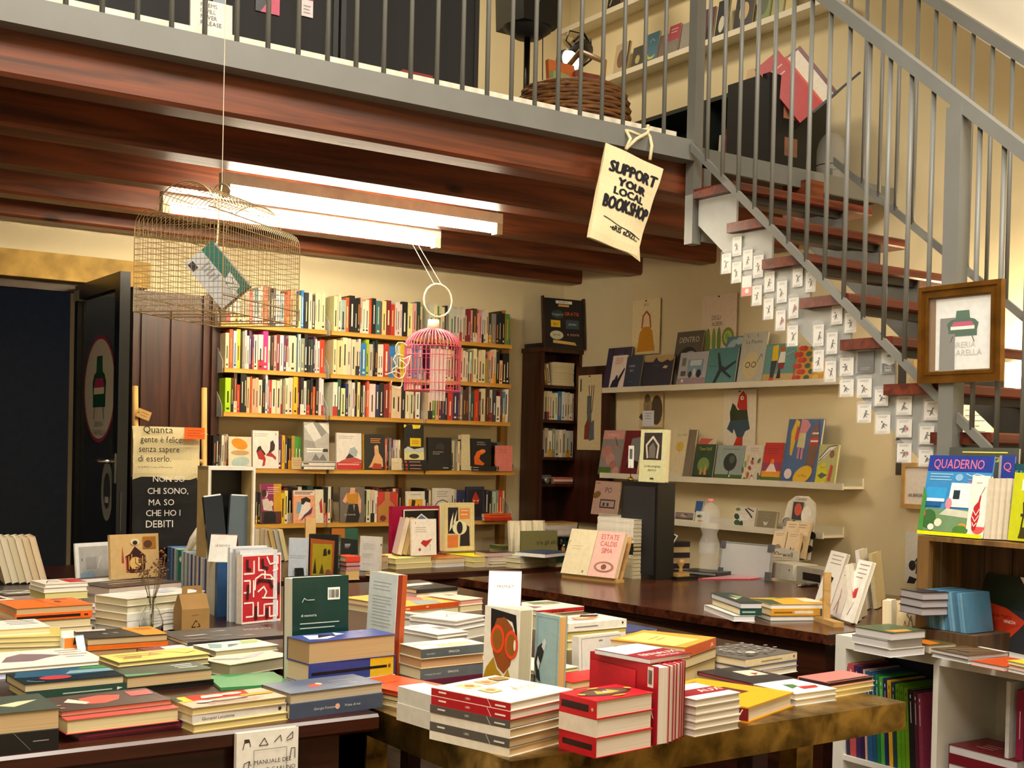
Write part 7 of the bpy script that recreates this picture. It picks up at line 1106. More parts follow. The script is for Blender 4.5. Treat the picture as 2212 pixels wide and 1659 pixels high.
stand((2106, 1391), (2235, 1420), 1246, KT, .01, '#2b2c30', [('p', '#b8381c', [(0, 0), (.02, .62), (.45, .56), (.8, .42), (.7, .3), (.4, 0)]), ('p', '#a83018', [(.1, .3), (.4, .4), (.7, .36), (.4, .2)]), ('p', '#e6e2da', [(.62, 1), (1, 1), (1, .7), (.78, .74), (.72, .88)]), ('p', '#1f281c', [(.02, .62), (.04, .98), (.6, 1), (.72, .86), (.8, .72), (.74, .56), (.45, .56)]), T_('#e8e0d8', 'VENEZIA', .44, .36, .04), T_('#5a2418', 'LORENZO MATTOTTI', .05, .42, .04)], 'large red and black book lettered VENEZIA', lean=.12, group=GS)
stack((2016, 1357), (2036, 1362), .15, [(18, '#3a5450', 'P', 'green book with white pages', dict(pages='#d8d6d0', L=.13)), (15, '#4a3a24', 'P', 'brown book', dict(pages='#dcd8d0', L=.15))], 'the low pile under the blue row', zb=KT, group=GS)
# crate
CW = wood('crate_wood', '#5a3f1c', '#8a6530', rough=.7, axis=2); CW2 = wood('crate_inner', '#3a2816', '#5c4022', rough=.75, axis=2)
ct = empty('wooden_crate', Matrix.Identity(4), 'old wooden crate lying on its side on the cube shelf, magazines on top', 'crate'); X0, X1, Y0c, Y1c, ZT = 3.105, 3.312, 2.36, 1.80, 1.10
for k in range(6): MB().box(X1-.012, Y0c-.0935*(k+1)+.002, KT+.0005, X1, Y0c-.0935*k-.002, ZT-.014).build('plank', CW2, ct)
for k in range(2): MB().box(X0+.1*k+.001, Y1c, ZT-.014, X0+.1*k+.099, Y0c, ZT).build('plank', CW, ct)
MB().box(X0, Y0c-.014, KT+.0005, X0+.09, Y0c, ZT-.014).build('plank', CW, ct); MB().box(X0+.1, Y0c-.014, KT+.0005, X1-.012, Y0c, ZT-.014).build('plank', CW, ct)
MB().box(X0, Y0c-.04, KT+.0005, X0+.022, Y0c-.014, ZT-.014).build('corner_post', CW, ct); MB().box(X0, Y1c, KT+.0005, X1-.012, Y1c+.014, ZT-.014).build('plank', CW, ct)
for i in range(16):   # blue booklets standing in the crate mouth
    c_ = ['#3f6a8a', '#5a8cae', '#6f9cb8', '#4a7896'][i % 4]; zz = KT+.055
    y = 2.315-.0088*i; book(frame((X0-.004+.001*(i % 3), y, zz), (1, 0, 0), (0, .16, 1)), .12, .115, .008, c_, (), 'L', name='booklet', cat='booklet', pages='#6f98b4', label='thin blue booklet, %s in the row inside the crate' % ORD[i+1], group='blue booklets in the crate')
sb = MB().box(X0-.02, 2.14, KT+.0005, X0+.17, 2.33, KT+.054).build('booklet_riser', CW2); tag(sb, 'low brown wooden riser under the blue booklets', 'riser')
stand((2003, 1325), (2012, 1327), 1248, KT, .008, '#c9c0a4', [('w', '#4a4638', [(.2, .8), (.4, .5), (.7, .4)], .04)], 'cream booklet leaning at the end of the blue row', lean=.1, group=GS)
stack((1944, 1271), (1993, 1280), .12, [(15, '#24242a', 'P', 'black and white photo book', dict(pages='#a9a4ac'))]*3, 'the photo pile at the crate', zb=KT+.10, group=GS)
rz = MB().box(0, 0, 0, .2, .13, .0995).build('book_riser', CW2); a = onZ(1944, 1271, KT+.13); rz.location = (a.x-.0, a.y-.1, KT+.0003); rz.rotation_euler = (0, 0, -.3); tag(rz, 'brown wooden riser under the photo books', 'riser')
# magazines and books on the crate
MX = X0+.02; GM = 'magazines on the crate'
def fxm(b0, b1, ty, X, zb, th, cover, art, label, lean=.2, **k):
    ya, yb = yx(b0, X, zb), yx(b1, X, zb); d = onX((b0+b1)/2+10, ty, X+.03).z-zb
    return book(frame((X+th*math.cos(lean), ya, zb+th*math.sin(lean)), (0, -1, 0), (math.sin(lean), 0, math.cos(lean))), ya-yb, d/math.cos(lean), th, cover, art, k.pop('spine', 'L'), label=label, group=GM, **k)
QU = [('r', '#3f88c4', 0, .5, 1, .88), ('r', '#2c3f94', 0, .8, 1, 1), T_('#f0738a', 'QUADERNO', .48, .84, .115, 'c', .78), ('l', '#9ac4e0', .06, .76, .42, 3, .035, .012), ('e', '#8ab4dc', .52, .73, .06, .045), ('w', '#d8e4f0', [(.62, .78), (.7, .75), (.78, .78), (.9, .76)], .008), ('l', '#c88ac0', .66, .7, .9, 2, .03, .01), ('r', '#3a9ad8', .04, .42, .36, .6), ('r', '#e8eef2', .06, .42, .34, .46), ('p', '#e2e6ee', [(.4, .36), (.42, .66), (.98, .66), (.96, .36)]), ('r', '#2c3a40', .47, .46, .57, .57), ('r', '#2a5f9c', .74, .38, .86, .55), ('r', '#2a5f9c', .05, .36, .3, .42), ('e', '#d88a9a', .42, .4, .05, .07), ('r', '#6f8f6a', 0, .05, 1, .33), ('p', '#c8c8b8', [(.3, .26), (.4, .34), (.98, .3), (.98, .22)]), ('e', '#3f6a3c', .14, .2, .12, .12), ('e', '#d8d8c0', .3, .16, .06, .05), ('e', '#c8923a', .68, .12, .07, .05), ('e', '#4f7a3c', .66, .08, .12, .06), ('e', '#e05a5a', .92, .14, .1, .09), ('e', '#c85a4a', .06, .26, .03, .04), ('e', '#e8e0d0', .2, .1, .05, .04), ('p', '#4a8a44', [(0, .05), (0, .6), (.06, .5), (.08, .05)]), ('r', '#e8d81c', 0, 0, 1, .045)]
zb = ZT
fxm(2040, 2190, 968, MX+.12, zb, .012, '#4a4e48', [('r', '#d8cf5a', .2, .94, .85, .955), T_('#e0d860', 'RICORDI DI PARIGI', .15, .84, .055, 'l', .8)], 'grey magazine lettered RICORDI DI PARIGI at the back of the crate top', lean=.05)
fxm(2146, 2180, 985, MX+.09, zb, .008, '#2c3f94', [('r', '#9a9aa0', 0, 0, .16, 1), T_('#f0738a', 'Q', .3, .82, .1)], 'second copy of the pink lettered magazine behind the front one', lean=.08)
fxm(1983, 2122, 986, MX, zb, .006, '#4a90c8', QU, 'colourful garden magazine lettered QUADERNO on the crate', lean=.2, gloss=True)
fxm(2166, 2260, 1003, MX+.10, zb, .012, '#1f4f58', [T_('#8fb4b8', 'THE PASSENGER', .08, .86, .05)], 'dark teal book lettered PASSENGER behind the lime one', lean=.05)
fxm(2084, 2122, 1031, MX-.004, zb, .014, '#e9e4dc', [('p', '#b82430', [(.36, .1), (.2, .3), (.3, .5), (.5, .58), (.56, .68), (.64, .68), (.62, .56), (.66, .34), (.5, .1)]), ('w', '#efe8e0', [(.26, .34), (.44, .26), (.62, .36)], .04), ('w', '#efe8e0', [(.28, .44), (.46, .36), (.62, .46)], .04), ('w', '#efe8e0', [(.3, .24), (.42, .18), (.56, .24)], .04), ('w', '#5a4a4a', [(.6, .68), (.8, .82)], .02), ('l', '#a8a098', .3, .88, .6, 1, .1, .01)], 'white book with a red bottle drawing on the crate', lean=.17, pages='#c9bda4', spine='L')
for i in range(4): fxm(2124+13*i, 2136+13*i, 1036, MX+.01*i, zb, .02, '#d0c6b4', [], 'cream book turned pages-out, %s beside the bottle book' % ORD[i+1], lean=.1, spine='R', pages='#c2b49a')
fxm(2176, 2240, 1026, MX+.005, zb, .02, '#bcc21c', [('r', '#e6e4da', .3, .74, 1, .9), T_('#4a4a20', 'V', .42, .8, .05), ('w', '#2c2810', [(.4, .1), (.46, .4), (.42, .56), (.54, .6), (.58, .5), (.5, .44)], .05), ('p', '#3a3414', [(.34, .04), (.42, .2), (.52, .2), (.58, .04)]), ('r', '#3a3414', .36, .36, .6, .4)], 'lime book with a trumpet drawing on the crate', lean=.14)
# compartments of the cube shelf
zz = .4085; y = 2.56; i = 0
FC = [('#2a2c44', 'dark navy', .014), ('#b04a4e', 'coral', .024), ('#3a2450', 'violet', .018), ('#2c1c44', 'dark violet', .014), ('#c89a84', 'beige', .008), ('#23507f', 'blue', .02), ('#1f4a6f', 'steel blue', .014), ('#1f6a44', 'emerald', .014), ('#4a9a3c', 'green', .014), ('#1c2460', 'navy', .014), ('#d8a820', 'yellow', .014), ('#1d4048', 'petrol', .014), ('#5f9a1c', 'lime', .014), ('#5a9418', 'lime', .014), ('#648f1a', 'lime', .014), ('#1a1a1c', 'black', .018), ('#4a1c2c', 'wine', .014), ('#7a2c44', 'rose', .014)]
for c_, nm, th in FC:
    ln = -.07; ink = '#d8d8e0' if nm not in ('yellow', 'lime', 'beige') else '#2a3a10'
    book(frame((3.05, y-.001, zz), (1, 0, 0), (0, -ln, 1)), .165, .285-.003*i, th-.001, c_, (), 'L', [('r', ink, .06, .4, .1, .6), ('l', ink, .14, .45, .4, 1, .1, .12)], label='%s school folder, %s from the desk side in the cube shelf' % (nm, ORD[i+1]), group='school folders in the cube shelf', name='school_folder', cat='folder'); y -= th+.0009; i += 1
nb = MB().box(3.225, 2.30, .4085, 3.305, 2.56, .715).build('navy_box', mat('navy_card', '#141a38', rough=.5)); tag(nb, 'navy box at the back of the folder compartment', 'box'); 
nb.location = (.0, 0, 0)
z = .4085; yb0 = 2.20
for i in range(4):
    book(frame((3.055, 1.98, z), (.05, 1, 0)) @ Matrix.Translation((0, -.17, 0)), .225, .17, .026, '#6a1220', [('l', '#c88a90', .5, .7, .75, 3, .12, .03), ('w', '#d8a8a8', [(.3, .6), (.45, .3)], .03)] if i == 3 else (), 'R' if i != 2 else 'U', pages='#c9c6cc', sart=(), label='dark red covered book, %s from the bottom in the lower-right cube' % ORD[i+1], group='dark red pile in the cube shelf'); z += .0263
for i, (c_, nm, th, h) in enumerate((('#c9c9cc', 'pale grey', .012, .21), ('#8a2444', 'raspberry', .022, .19), ('#2a2a2c', 'black', .014, .19), ('#5c6460', 'grey-green', .014, .17), ('#a9abb4', 'silver', .012, .17))):
    yy = 2.022-.026*i; M = frame((3.06+.01*i, yy, z+.0005), (1, -.0, 0), (0, 0, 1))
    book(M, .12, h, th, c_, [('l', '#4a4c58', .2, .6, .8, 2, .1, .03)] if i == 4 else (), 'L', [('l', '#e8d8dc', .3, .45, .7, 1, .1, .1)] if i == 1 else (), label='%s book standing on the dark red pile in the cube shelf' % nm, group='upright books on the dark red pile')
# ================================================================== HANGING THINGS
WIRE = mat('cage_wire', '#a8926a', rough=.35, metal=.7)
A_, B_, D_ = Vector((1.032, 3.28, 0)), Vector((1.209, 3.079, 0)), Vector((1.361, 3.529, 0))
e1 = (B_-A_); e2 = (D_-A_); LW, LD = e1.length, e2.length; bz, hw = 1.67, .225
cg = empty('bird_cage', frame(Vector((A_.x, A_.y, bz)), e2, -e1) if False else frame(Vector((B_.x, B_.y, bz)), e2, -e1), 'empty gold wire bird cage hanging from the gallery with a book inside', 'bird cage')
# local x along the long side, y across, z up; rounded shoulders and a raised barrel on top
def wire(name, paths, r, mt=WIRE):
    m = MB()
    for p_ in paths: m.tube(p_, r, 4)
    return m.build(name, mt, cg)
Wx, Wy = LD, LW; sh = .045
def prof(y):   # roof height across the width
    return 0
def loop_x(x, z0=0): # transverse hoop in the plane x: wall, shoulder, wall
    pts = [(x, 0, z0)]+[(x, sh*(1-math.cos(a)), hw+sh*math.sin(a)) for a in [i*math.pi/2/4 for i in range(5)]]
    return pts
n = 34
wire('side_wires', [loop_x(Wx*i/n) for i in range(n+1)]+[[(0, 0, hw*k/15), (Wx, 0, hw*k/15)] for k in range(1, 16)], .0008)
wire('side_wires', [[(a, Wy-b2, c) for a, b2, c in loop_x(Wx*i/n)] for i in range(n+1)]+[[(0, Wy, hw*k/15), (Wx, Wy, hw*k/15)] for k in range(1, 16)], .0008)
for x in (0, Wx):
    wire('end_wires', [[(x, Wy*i/20, 0), (x, Wy*i/20, hw+.02)] for i in range(1, 20)]+[[(x, 0, hw*k/15), (x, Wy, hw*k/15)] for k in range(1, 16)], .0008)
wire('base_frame', [[(0, 0, 0), (Wx, 0, 0)], [(Wx, 0, 0), (Wx, Wy, 0)], [(Wx, Wy, 0), (0, Wy, 0)], [(0, Wy, 0), (0, 0, 0)], [(0, 0, hw*.18), (Wx, 0, hw*.18)], [(0, Wy, hw*.18), (Wx, Wy, hw*.18)]]+[[(Wx*f, 0, 0), (Wx*f, Wy, 0)] for f in (.2, .35, .65, .8)], .0017)
for a in (0, Wx):
    for b2 in (0, Wy): wire('corner_post', [[(a, b2, 0), (a, b2, hw)]], .0018)
wire('top_frame', [[(0, sh, hw+sh), (Wx, sh, hw+sh)], [(0, Wy-sh, hw+sh), (Wx, Wy-sh, hw+sh)], [(0, 0, hw), (Wx, 0, hw)], [(0, Wy, hw), (Wx, Wy, hw)]], .0016)
rb_ = (Wy-2*sh)/2; hoops = []
for i in range(21):
    x = Wx*(.08+.84*i/20); hoops.append([(x, Wy/2-rb_*math.cos(a), hw+sh+.055*math.sin(a)+.02*math.sin(a)) for a in [math.pi*k/10 for k in range(11)]])
for k in range(1, 10): a = math.pi*k/10; hoops.append([(Wx*.08, Wy/2-rb_*math.cos(a), hw+sh+.075*math.sin(a)), (Wx*.92, Wy/2-rb_*math.cos(a), hw+sh+.075*math.sin(a))])
wire('barrel_roof', hoops, .0009)
for x in (Wx*.08, Wx*.92): wire('roof_arch', [[(x, Wy/2-rb_*math.cos(a), hw+sh+.075*math.sin(a)) for a in [math.pi*k/14 for k in range(15)]]], .0018)
wire('hanging_ring', [[(Wx/2, Wy/2-.03*math.cos(a), hw+sh+.07+.035*math.sin(a)) for a in [math.pi*k/8 for k in range(9)]]], .0014)
m = MB().tube([(Wx/2, Wy/2, hw+sh+.105), (Wx/2, Wy/2, ZC-bz-.002)], .0011, 5); m.build('hanging_thread', mat('thread_pale', '#cfc3ae', rough=.8), cg)
m = MB().tube([(Wx/2, Wy/2, hw+sh+.1), (Wx/2-.01, Wy/2, hw+.1), (Wx/2-.02, Wy/2, hw-.02)], .0022, 5); m.build('string', mat('string_cream', '#e0d2ae', rough=.9), cg)
# book hung inside
c0 = cg.matrix_world @ Vector((Wx*.42, Wy*.5, .0))
def cpx(x, y, Y=3.31): return onY(x, y, Y)
P1, P2, P3 = onY(409, 553, 3.30), onY(461, 667, 3.27), onY(455, 520, 3.27)
yv = (P1-P2); xv = (onY(526, 612, 3.22)-P2)
M = frame(P2+Vector((.035, 0, .0)), xv, yv); Lb, Hb = .098, yv.length
GB_ = [('p', '#1f6a64', [(.62, 1), (.62, .0), (1, 0), (1, 1)]), ('p', '#2b2c34', [(.06, .8), (.06, .95), (.24, .95), (.24, .8)]), ('l', '#8f97a4', .3, .74, .58, 5, .07, .03), ('p', '#cdd4da', [(.5, .05), (.6, .35), (.84, .4), (.8, .1)]), ('w', '#4a4c54', [(.55, .3), (.7, .2), (.78, .3)], .02), ('w', '#4a4c54', [(.56, .2), (.74, .1)], .02)]
book(M, Lb, Hb, .045, '#b9bfc8', GB_, 'L', label='grey and teal book hanging tilted inside the wire bird cage', pages='#8a7c66')
# pink small cage with paper strip
px0 = Vector((2.935, 4.9, 1.585)); PK = mat('pink_wire', '#d8607a', rough=.4)
pc = empty('bird_cage', px0, 'small round pink wire bird cage with a paper strip inside', 'bird cage'); R_, Hh = .128, .20
def pw(name, paths, r, mt=PK):
    m = MB()
    for p_, cl2 in paths: m.tube(p_, r, 4, closed=cl2)
    return m.build(name, mt, pc)
pw('upright_wires', [([(R_*math.cos(a), R_*math.sin(a), 0), (R_*math.cos(a), R_*math.sin(a), Hh)], False) for a in [2*math.pi*i/40 for i in range(40)]], .0017)
pw('hoops', [([(R_*math.cos(a), R_*math.sin(a), z) for a in [2*math.pi*i/28 for i in range(28)]], True) for z in (0, .035, .09, .16, Hh)], .002)
pw('dome_wires', [([(R_*math.cos(b2)*math.cos(a), R_*math.cos(b2)*math.sin(a), Hh+.085*math.sin(b2)) for b2 in [math.pi/2*k/6 for k in range(7)]], False) for a in [2*math.pi*i/44 for i in range(44)]], .0032)
pw('floor_wires', [([(R_*math.cos(a), R_*math.sin(a), .0), (-R_*math.cos(a), -R_*math.sin(a), .0)], False) for a in [math.pi*i/12 for i in range(12)]], .0012)
MB().lathe([(0, Hh+.08), (.03, Hh+.08), (.026, Hh+.125), (0, Hh+.125)], 16).build('cap', mat('cage_cap', '#e8d8c0', rough=.5), pc, smooth=True)
RS = mat('rose_string', '#e6d8bc', rough=.8)
m = MB().tube([(.02+.075*math.cos(a), 0, Hh+.215+.075*math.sin(a)) for a in [2*math.pi*k/18 for k in range(18)]], .0042, 6, closed=True); m.build('carrying_ring', RS, pc, smooth=True)
zt = 2.30-px0.z
m = MB().tube([(-.0, 0, Hh+.285), (-.02, .2, zt)], .0016, 5); m.tube([(.04, 0, Hh+.285), (.01, .2, zt)], .0016, 5); m.build('hanging_string', RS, pc)
m = MB(); rr0 = random.Random(2)
for j in range(4):
    cx, cz = -R_-.01*j, Hh-.02-.05*j
    m.tube([(cx-.05+.05*math.cos(a*1.3+j)*(.4+a/7), -.03-.008*math.sin(3*a+j), cz+.05*math.sin(a*1.3+j)*(.4+a/7)) for a in [k*.55 for k in range(9)]], .0026, 5)
m.build('curled_ribbons', mat('ribbon_cream', '#efe4cc', rough=.6), pc, smooth=True)
ps = MB()
for k in range(8): ps.box(-.035+.010*k, -R_*.3-.004*(k % 2), -.045, -.0255+.010*k, -R_*.3-.004*(k % 2)+.002, .19, '#f0dcd8' if k % 2 else '#e6c9ca')
ps.build('paper_strip', PRINT, pc)
# tote bag on the gallery railing
tb = empty('tote_bag', Matrix.Identity(4), 'cream cotton tote bag lettered SUPPORT YOUR LOCAL BOOKSHOP hung on the railing', 'tote bag')
Yt = 3.60
c4 = [onY(*p, Yt) for p in ((1272, 512), (1375, 553), (1433, 365), (1311, 308))]
m = MB(); N_ = 12
def bil(u, v, d=0):
    a = c4[0].lerp(c4[1], u); b2 = c4[3].lerp(c4[2], u); p = a.lerp(b2, v)
    bulge = .012*math.sin(math.pi*u)*math.sin(math.pi*min(1, v*1.0))+.003*math.sin(9*u+5*v)+.002*math.sin(17*v)
    p = p.copy(); p.y += -bulge if d == 0 else bulge*.6+.012; return p
for d in (0, 1):
    for i in range(N_):
        for j in range(N_):
            q = [bil(i/N_, j/N_, d), bil((i+1)/N_, j/N_, d), bil((i+1)/N_, (j+1)/N_, d), bil(i/N_, (j+1)/N_, d)]
            m.poly(q if d == 0 else q[::-1], '#e3d4ac')
tip = onY(1383, 566, Yt+.006); a0, a1 = bil(.86, 0), bil(1, .12); m.poly([bil(.8, 0), tip, bil(1, .1), bil(1, 0)], '#dccda4')
for j in range(N_):
    m.poly([bil(0, j/N_, 0), bil(0, (j+1)/N_, 0), bil(0, (j+1)/N_, 1), bil(0, j/N_, 1)], '#d9caa0'); m.poly([bil(1, (j+1)/N_, 0), bil(1, j/N_, 0), bil(1, j/N_, 1), bil(1, (j+1)/N_, 1)], '#d9caa0')
bb_ = m.build('bag_body', CLOTH, tb, smooth=False)
tx = MB()
def bt(txt, u0, u1, v, h, bold=.012, slant=0.):
    ws = (u1-u0)/(tw(txt)*h/.7); t2 = MB()
    for ox, oy in ((-bold, 0), (0, 0), (bold, 0), (0, bold*.5)): text(t2, txt, u0+ox, v+oy, 0, h, '#17171f', 'l', ws)
    i0 = len(tx.v); tx.v += [tuple(bil(p_[0], p_[1]+slant*(p_[0]-u0))+Vector((0, -.0024, 0))) for p_ in t2.v]; tx.f += [tuple(i0+q for q in f) for f in t2.f]; tx.c += t2.c
bt('SUPPORT', .12, .94, .735, .115, .014, .03); bt('YOUR', .3, .8, .625, .08, .014, .0); bt('LOCAL', .26, .8, .525, .078, .01, .0); bt('BOOKSHOP', .12, .96, .36, .13, .014, .02); bt('-eRIS eDIZI...', .34, .9, .165, .055, .004, -.05)
i0 = len(tx.v); ln = [bil(.18+.07*k, .265-.008*k+.004*math.sin(k)) for k in range(12)]
for a, b2 in zip(ln, ln[1:]): tx.poly([a+Vector((0, -.0022, -.0015)), b2+Vector((0, -.0022, -.0015)), b2+Vector((0, -.0022, .0015)), a+Vector((0, -.0022, .0015))], '#17171f')
tx.build('lettering', CLOTH, bb_)
for pts in ([(1352, 322), (1362, 300), (1352, 282), (1362, 284), (1390, 296)], [(1352, 322), (1375, 300), (1398, 288), (1402, 280)], [(1404, 345), (1408, 315), (1404, 296), (1396, 284)]):
    m = MB(); P_ = [onY(*p, Yt+.03*(i > 1)) for i, p in enumerate(pts)]; m.tube(P_, .0068, 6, '#ddcfa8'); m.v = [(a, b2, c) for a, b2, c in m.v]; m.build('strap', CLOTH, tb, smooth=True)
m = MB().tube([onY(1345, 290, 3.66), onY(1372, 285, 3.648), onY(1398, 280, 3.648), onY(1400, 272, 3.66)], .008, 6, '#ddcfa8'); m.build('knot', CLOTH, tb, smooth=True)
# ================================================================== LADDER RACK WITH TOTE BAGS BY THE DOOR
LP = wood('ladder_pine', '#c89a50', '#e0b870', rough=.5, axis=2)
ld = empty('ladder_rack', Matrix.Identity(4), 'light pine ladder rack with hanging tote bags by the glass door', 'rack')
la, lb_ = onY(292, 834, 5.80), onY(441, 838, 5.80)
for q, dx in ((la, -.0), (lb_, -.02)): MB().tube([(q.x+dx, q.y-.14, 0), (q.x, q.y, q.z)], .014, 10).build('rail', LP, ld, smooth=True)
for z in (.45, .85, 1.235): 
    t_ = z/la.z; MB().tube([(la.x, la.y-.14*(1-t_), z), (lb_.x, lb_.y-.14*(1-t_), z)], .011, 8).build('rung', LP, ld, smooth=True)
def flatbag(x0, y0, x1, y1, Y, col, lines, tc, label, th=.012, lean=0):
    a, b2 = onY(x0, y1, Y), onY(x1, y1, Y); zt = onY((x0+x1)/2, y0, Y).z; w, h = b2.x-a.x, zt-a.z
    r = empty('tote_bag', frame((a.x, Y, a.z), (1, 0, 0), (0, .02, 1)), label, 'tote bag')
    m = MB(); N_ = 8
    for i in range(N_):
        for j in range(N_):
            f = lambda u, v: (u*w, v*h, .006*math.sin(7*u+3*v)*math.sin(4*v)+.004*math.sin(11*v))
            m.poly([f(i/N_, j/N_), f((i+1)/N_, j/N_), f((i+1)/N_, (j+1)/N_), f(i/N_, (j+1)/N_)], col)
    m.box(0, 0, -.02, w, h, -.012, col); b3_ = m.build('bag_body', CLOTH, r)
    m = MB(); m.art(lines, w, h, .011); m.build('lettering', CLOTH, b3_); return r
flatbag(286, 922, 430, 1036, 5.70, '#dccfa4', [('t', '#1f1c18', 'Quanta', .14, .88, .13), ('t', '#1f1c18', 'gente è felice', .1, .7, .12, 'l', .82), ('t', '#1f1c18', 'senza sapere', .08, .52, .12, 'l', .85), ('t', '#1f1c18', 'di esserlo.', .07, .34, .12, 'l', .9), ('t', '#2a2622', 'A. DUMAS, Il conte di Montecristo', .07, .22, .035, 'l', .9)], '#1f1c18', 'cream tote bag with a black italic quotation on the ladder rack')
m = flatbag(284, 1030, 424, 1185, 5.69, '#141314', [('t', '#e6e4e0', 'NON SO', .3, .93, .085), ('t', '#e6e4e0', 'CHI SONO,', .22, .76, .085), ('t', '#e6e4e0', 'MA SO', .24, .6, .085), ('t', '#e6e4e0', 'CHE HO I', .2, .45, .085), ('t', '#e6e4e0', 'DEBITI', .2, .29, .1)], '#e6e4e0', 'black tote bag with white hand lettering about debts')
o = empty('price_tag', frame(onY(398, 948, 5.67), (1, 0, 0), (0, 0, 1)), 'orange price tag tied to the quotation bag', 'tag'); m = MB().box(0, 0, 0, .098, .054, .002, '#e8641c'); m.art([('l', '#b84410', .15, .7, .85, 3, .22, .06)], .098, .054, .0022); m.build('tag_card', PRINT, o); MB().tube([(.08, .024, .002), (.1, .03, .01), (.11, .02, .02)], .001, 4).build('tag_string', RS, o)
o = empty('price_tag', frame(onY(296, 890, 5.76), (1, 0, -.35), (.35, 0, 1)), 'tan card tag on the ladder rack rail', 'tag'); m = MB().box(0, -.02, 0, .066, .022, .002, '#c2995a'); m.art([('l', '#8a6a38', .25, .6, .85, 2, .3, .08), ('e', '#4a3a20', .1, .5, .06, .1)], .066, .042, .0024, (0, -.02)); m.build('tag_card', PRINT, o); MB().tube([(.006, 0, .002), (-.01, .005, .01), (-.02, .0, .03)], .001, 4).build('tag_string', RS, o)
# ================================================================== ON THE GALLERY
GZ = 2.545
for i, (x0, x1) in enumerate(((-.9, .5), (.51, onY(730, 60, 4.02).x), (onY(730, 60, 4.02).x+.01, onY(1034, 60, 4.02).x))):
    pn = empty('black_screen', Vector((x0, 4.02, GZ)), 'tall black folding screen panel behind the railing, %s from the speaker' % ORD[3-i], 'screen', 'black screen panels on the gallery')
    MB().box(.02, 0, .02, x1-x0-.02, .02, 1.9).build('panel', mat('screen_black', '#050507', rough=.65, noise=.3), pn); MB().box(0, -.004, 0, .02, .026, 1.92).build('stile', mat('stile_black', '#17171a', rough=.4), pn); MB().box(x1-x0-.02, -.004, 0, x1-x0, .026, 1.92).build('stile', mat('stile_black'), pn); MB().box(.02, -.002, 0, x1-x0-.02, .024, .02).build('bottom_rail', mat('stile_black'), pn)
def gy(x0, y0, x1, y1, Y, cover, art, label, th=.01, **k):
    a, b2 = onY(x0, y1, Y), onY(x1, y1, Y); h = onY((x0+x1)/2, y0, Y).z-GZ
    return book(frame((a.x, Y+th, GZ+.001), (1, 0, 0), (0, .03, 1)), b2.x-a.x, h, th, cover, art, 'L', label=label, group='things at the gallery edge', **k)
gy(411, 2, 502, 92, 3.80, '#d8d2cc', [T_('#2a2a2c', 'POEMS', .24, .87, .075), T_('#2a2a2c', 'I WILL', .24, .76, .075), T_('#2a2a2c', 'NEVER', .24, .65, .075), T_('#2a2a2c', 'RELEASE', .24, .54, .075)], 'white book lettered POEMS I WILL NEVER RELEASE behind the railing', pages='#b0aca8')
for (x0, y0, x1, y1, c_, art, lb) in ((552, -40, 604, 22, '#c8486a', [('p', '#2c2c34', [(0, .5), (.3, .7), (.5, .4), (.2, 0), (0, 0)])], 'pink leaflet fixed on the black screen'), (650, -40, 676, 33, '#e2d4d8', [('r', '#b82440', .0, .5, 1, .85), ('l', '#9a8a90', .2, .3, .8, 3, .1, .03)], 'white and red card fixed on the black screen'), (460, -40, 487, 8, '#8a94a4', [], 'grey-blue card fixed on the black screen')):
    a, b2 = onY(x0, y1, 4.015), onY(x1, y1, 4.015); zt = onY(x0, y0, 4.015).z; r = empty('leaflet', frame((a.x, 4.015, a.z), (1, 0, 0), (0, 0, 1)), lb, 'leaflet', 'leaflets on the black screen'); m = MB().box(0, 0, -.001, b2.x-a.x, zt-a.z, 0, c_); m.art(art, b2.x-a.x, zt-a.z, .0005); m.build('sheet', PRINT, r)
for i, (x0, x1, n_) in enumerate(((590, 640, 2), (655, 680, 2), (780, 850, 2), (862, 935, 3), (1000, 1068, 1))):
    a, b2 = onY(x0, 130, 3.78), onY(x1, 130, 3.78); z = GZ+.028
    rz = MB().box(a.x-.01, 3.765, GZ+.0005, b2.x+.01, 3.90, GZ+.0275).build('book_plinth', mat('kick_board_white')); tag(rz, 'low white plinth with books at the gallery edge, %s from the door side' % ORD[i+1], 'plinth', 'white plinths at the gallery edge')
    for k in range(n_):
        book(frame((a.x+.004*k, 3.77, z), (1, 0, 0)), b2.x-a.x-.006*k, .11, .017, ['#e2d8c4', '#d9cdb4', '#7a1c24'][k if i == 3 else 0], (), 'U' if k < 2 else 'D', pages='#e0d4bc', label='%s book lying on the %s gallery plinth, %s from below' % (['cream', 'pale tan', 'dark red'][k if i == 3 else 0], ORD[i+1], ORD[k+1]), group='books lying at the gallery edge'); z += .0172
# loudspeaker on a stand
sp = empty('loudspeaker', Vector((onY(1140, 40, 5.2).x, 5.2, GZ)), 'black loudspeaker on a tripod stand at the end of the gallery', 'loudspeaker'); sz = onY(1140, 62, 5.2).z-GZ
m = MB(); pts = [(-.13, -.12), (.13, -.12), (.155, -.05), (.12, .14), (-.12, .14), (-.155, -.05)]
m.prism(pts, sz, sz+.5, axis='z'); m.v = [(x_*(1-.18*max(0, (sz+.04-z_)/.04)), y_, z_) for x_, y_, z_ in m.v]; m.build('cabinet', mat('speaker_black', '#101012', rough=.55), sp)
m = MB(); m.lathe([(.0, sz-.05), (.07, sz-.048), (.125, sz-.01), (.13, sz+.001)], 20); m.v = [(x_, y_*.9, z_) for x_, y_, z_ in m.v]; m.build('base_cup', mat('speaker_grey', '#2c2c2e', rough=.6), sp, smooth=True)
MB().tube([(0, 0, .16), (0, 0, sz-.04)], .016, 10).build('pole', BLACK, sp, smooth=True); MB().box(-.03, -.03, .14, .03, .03, .22).build('clamp', mat('clamp_brown', '#4a2a22', rough=.5), sp)
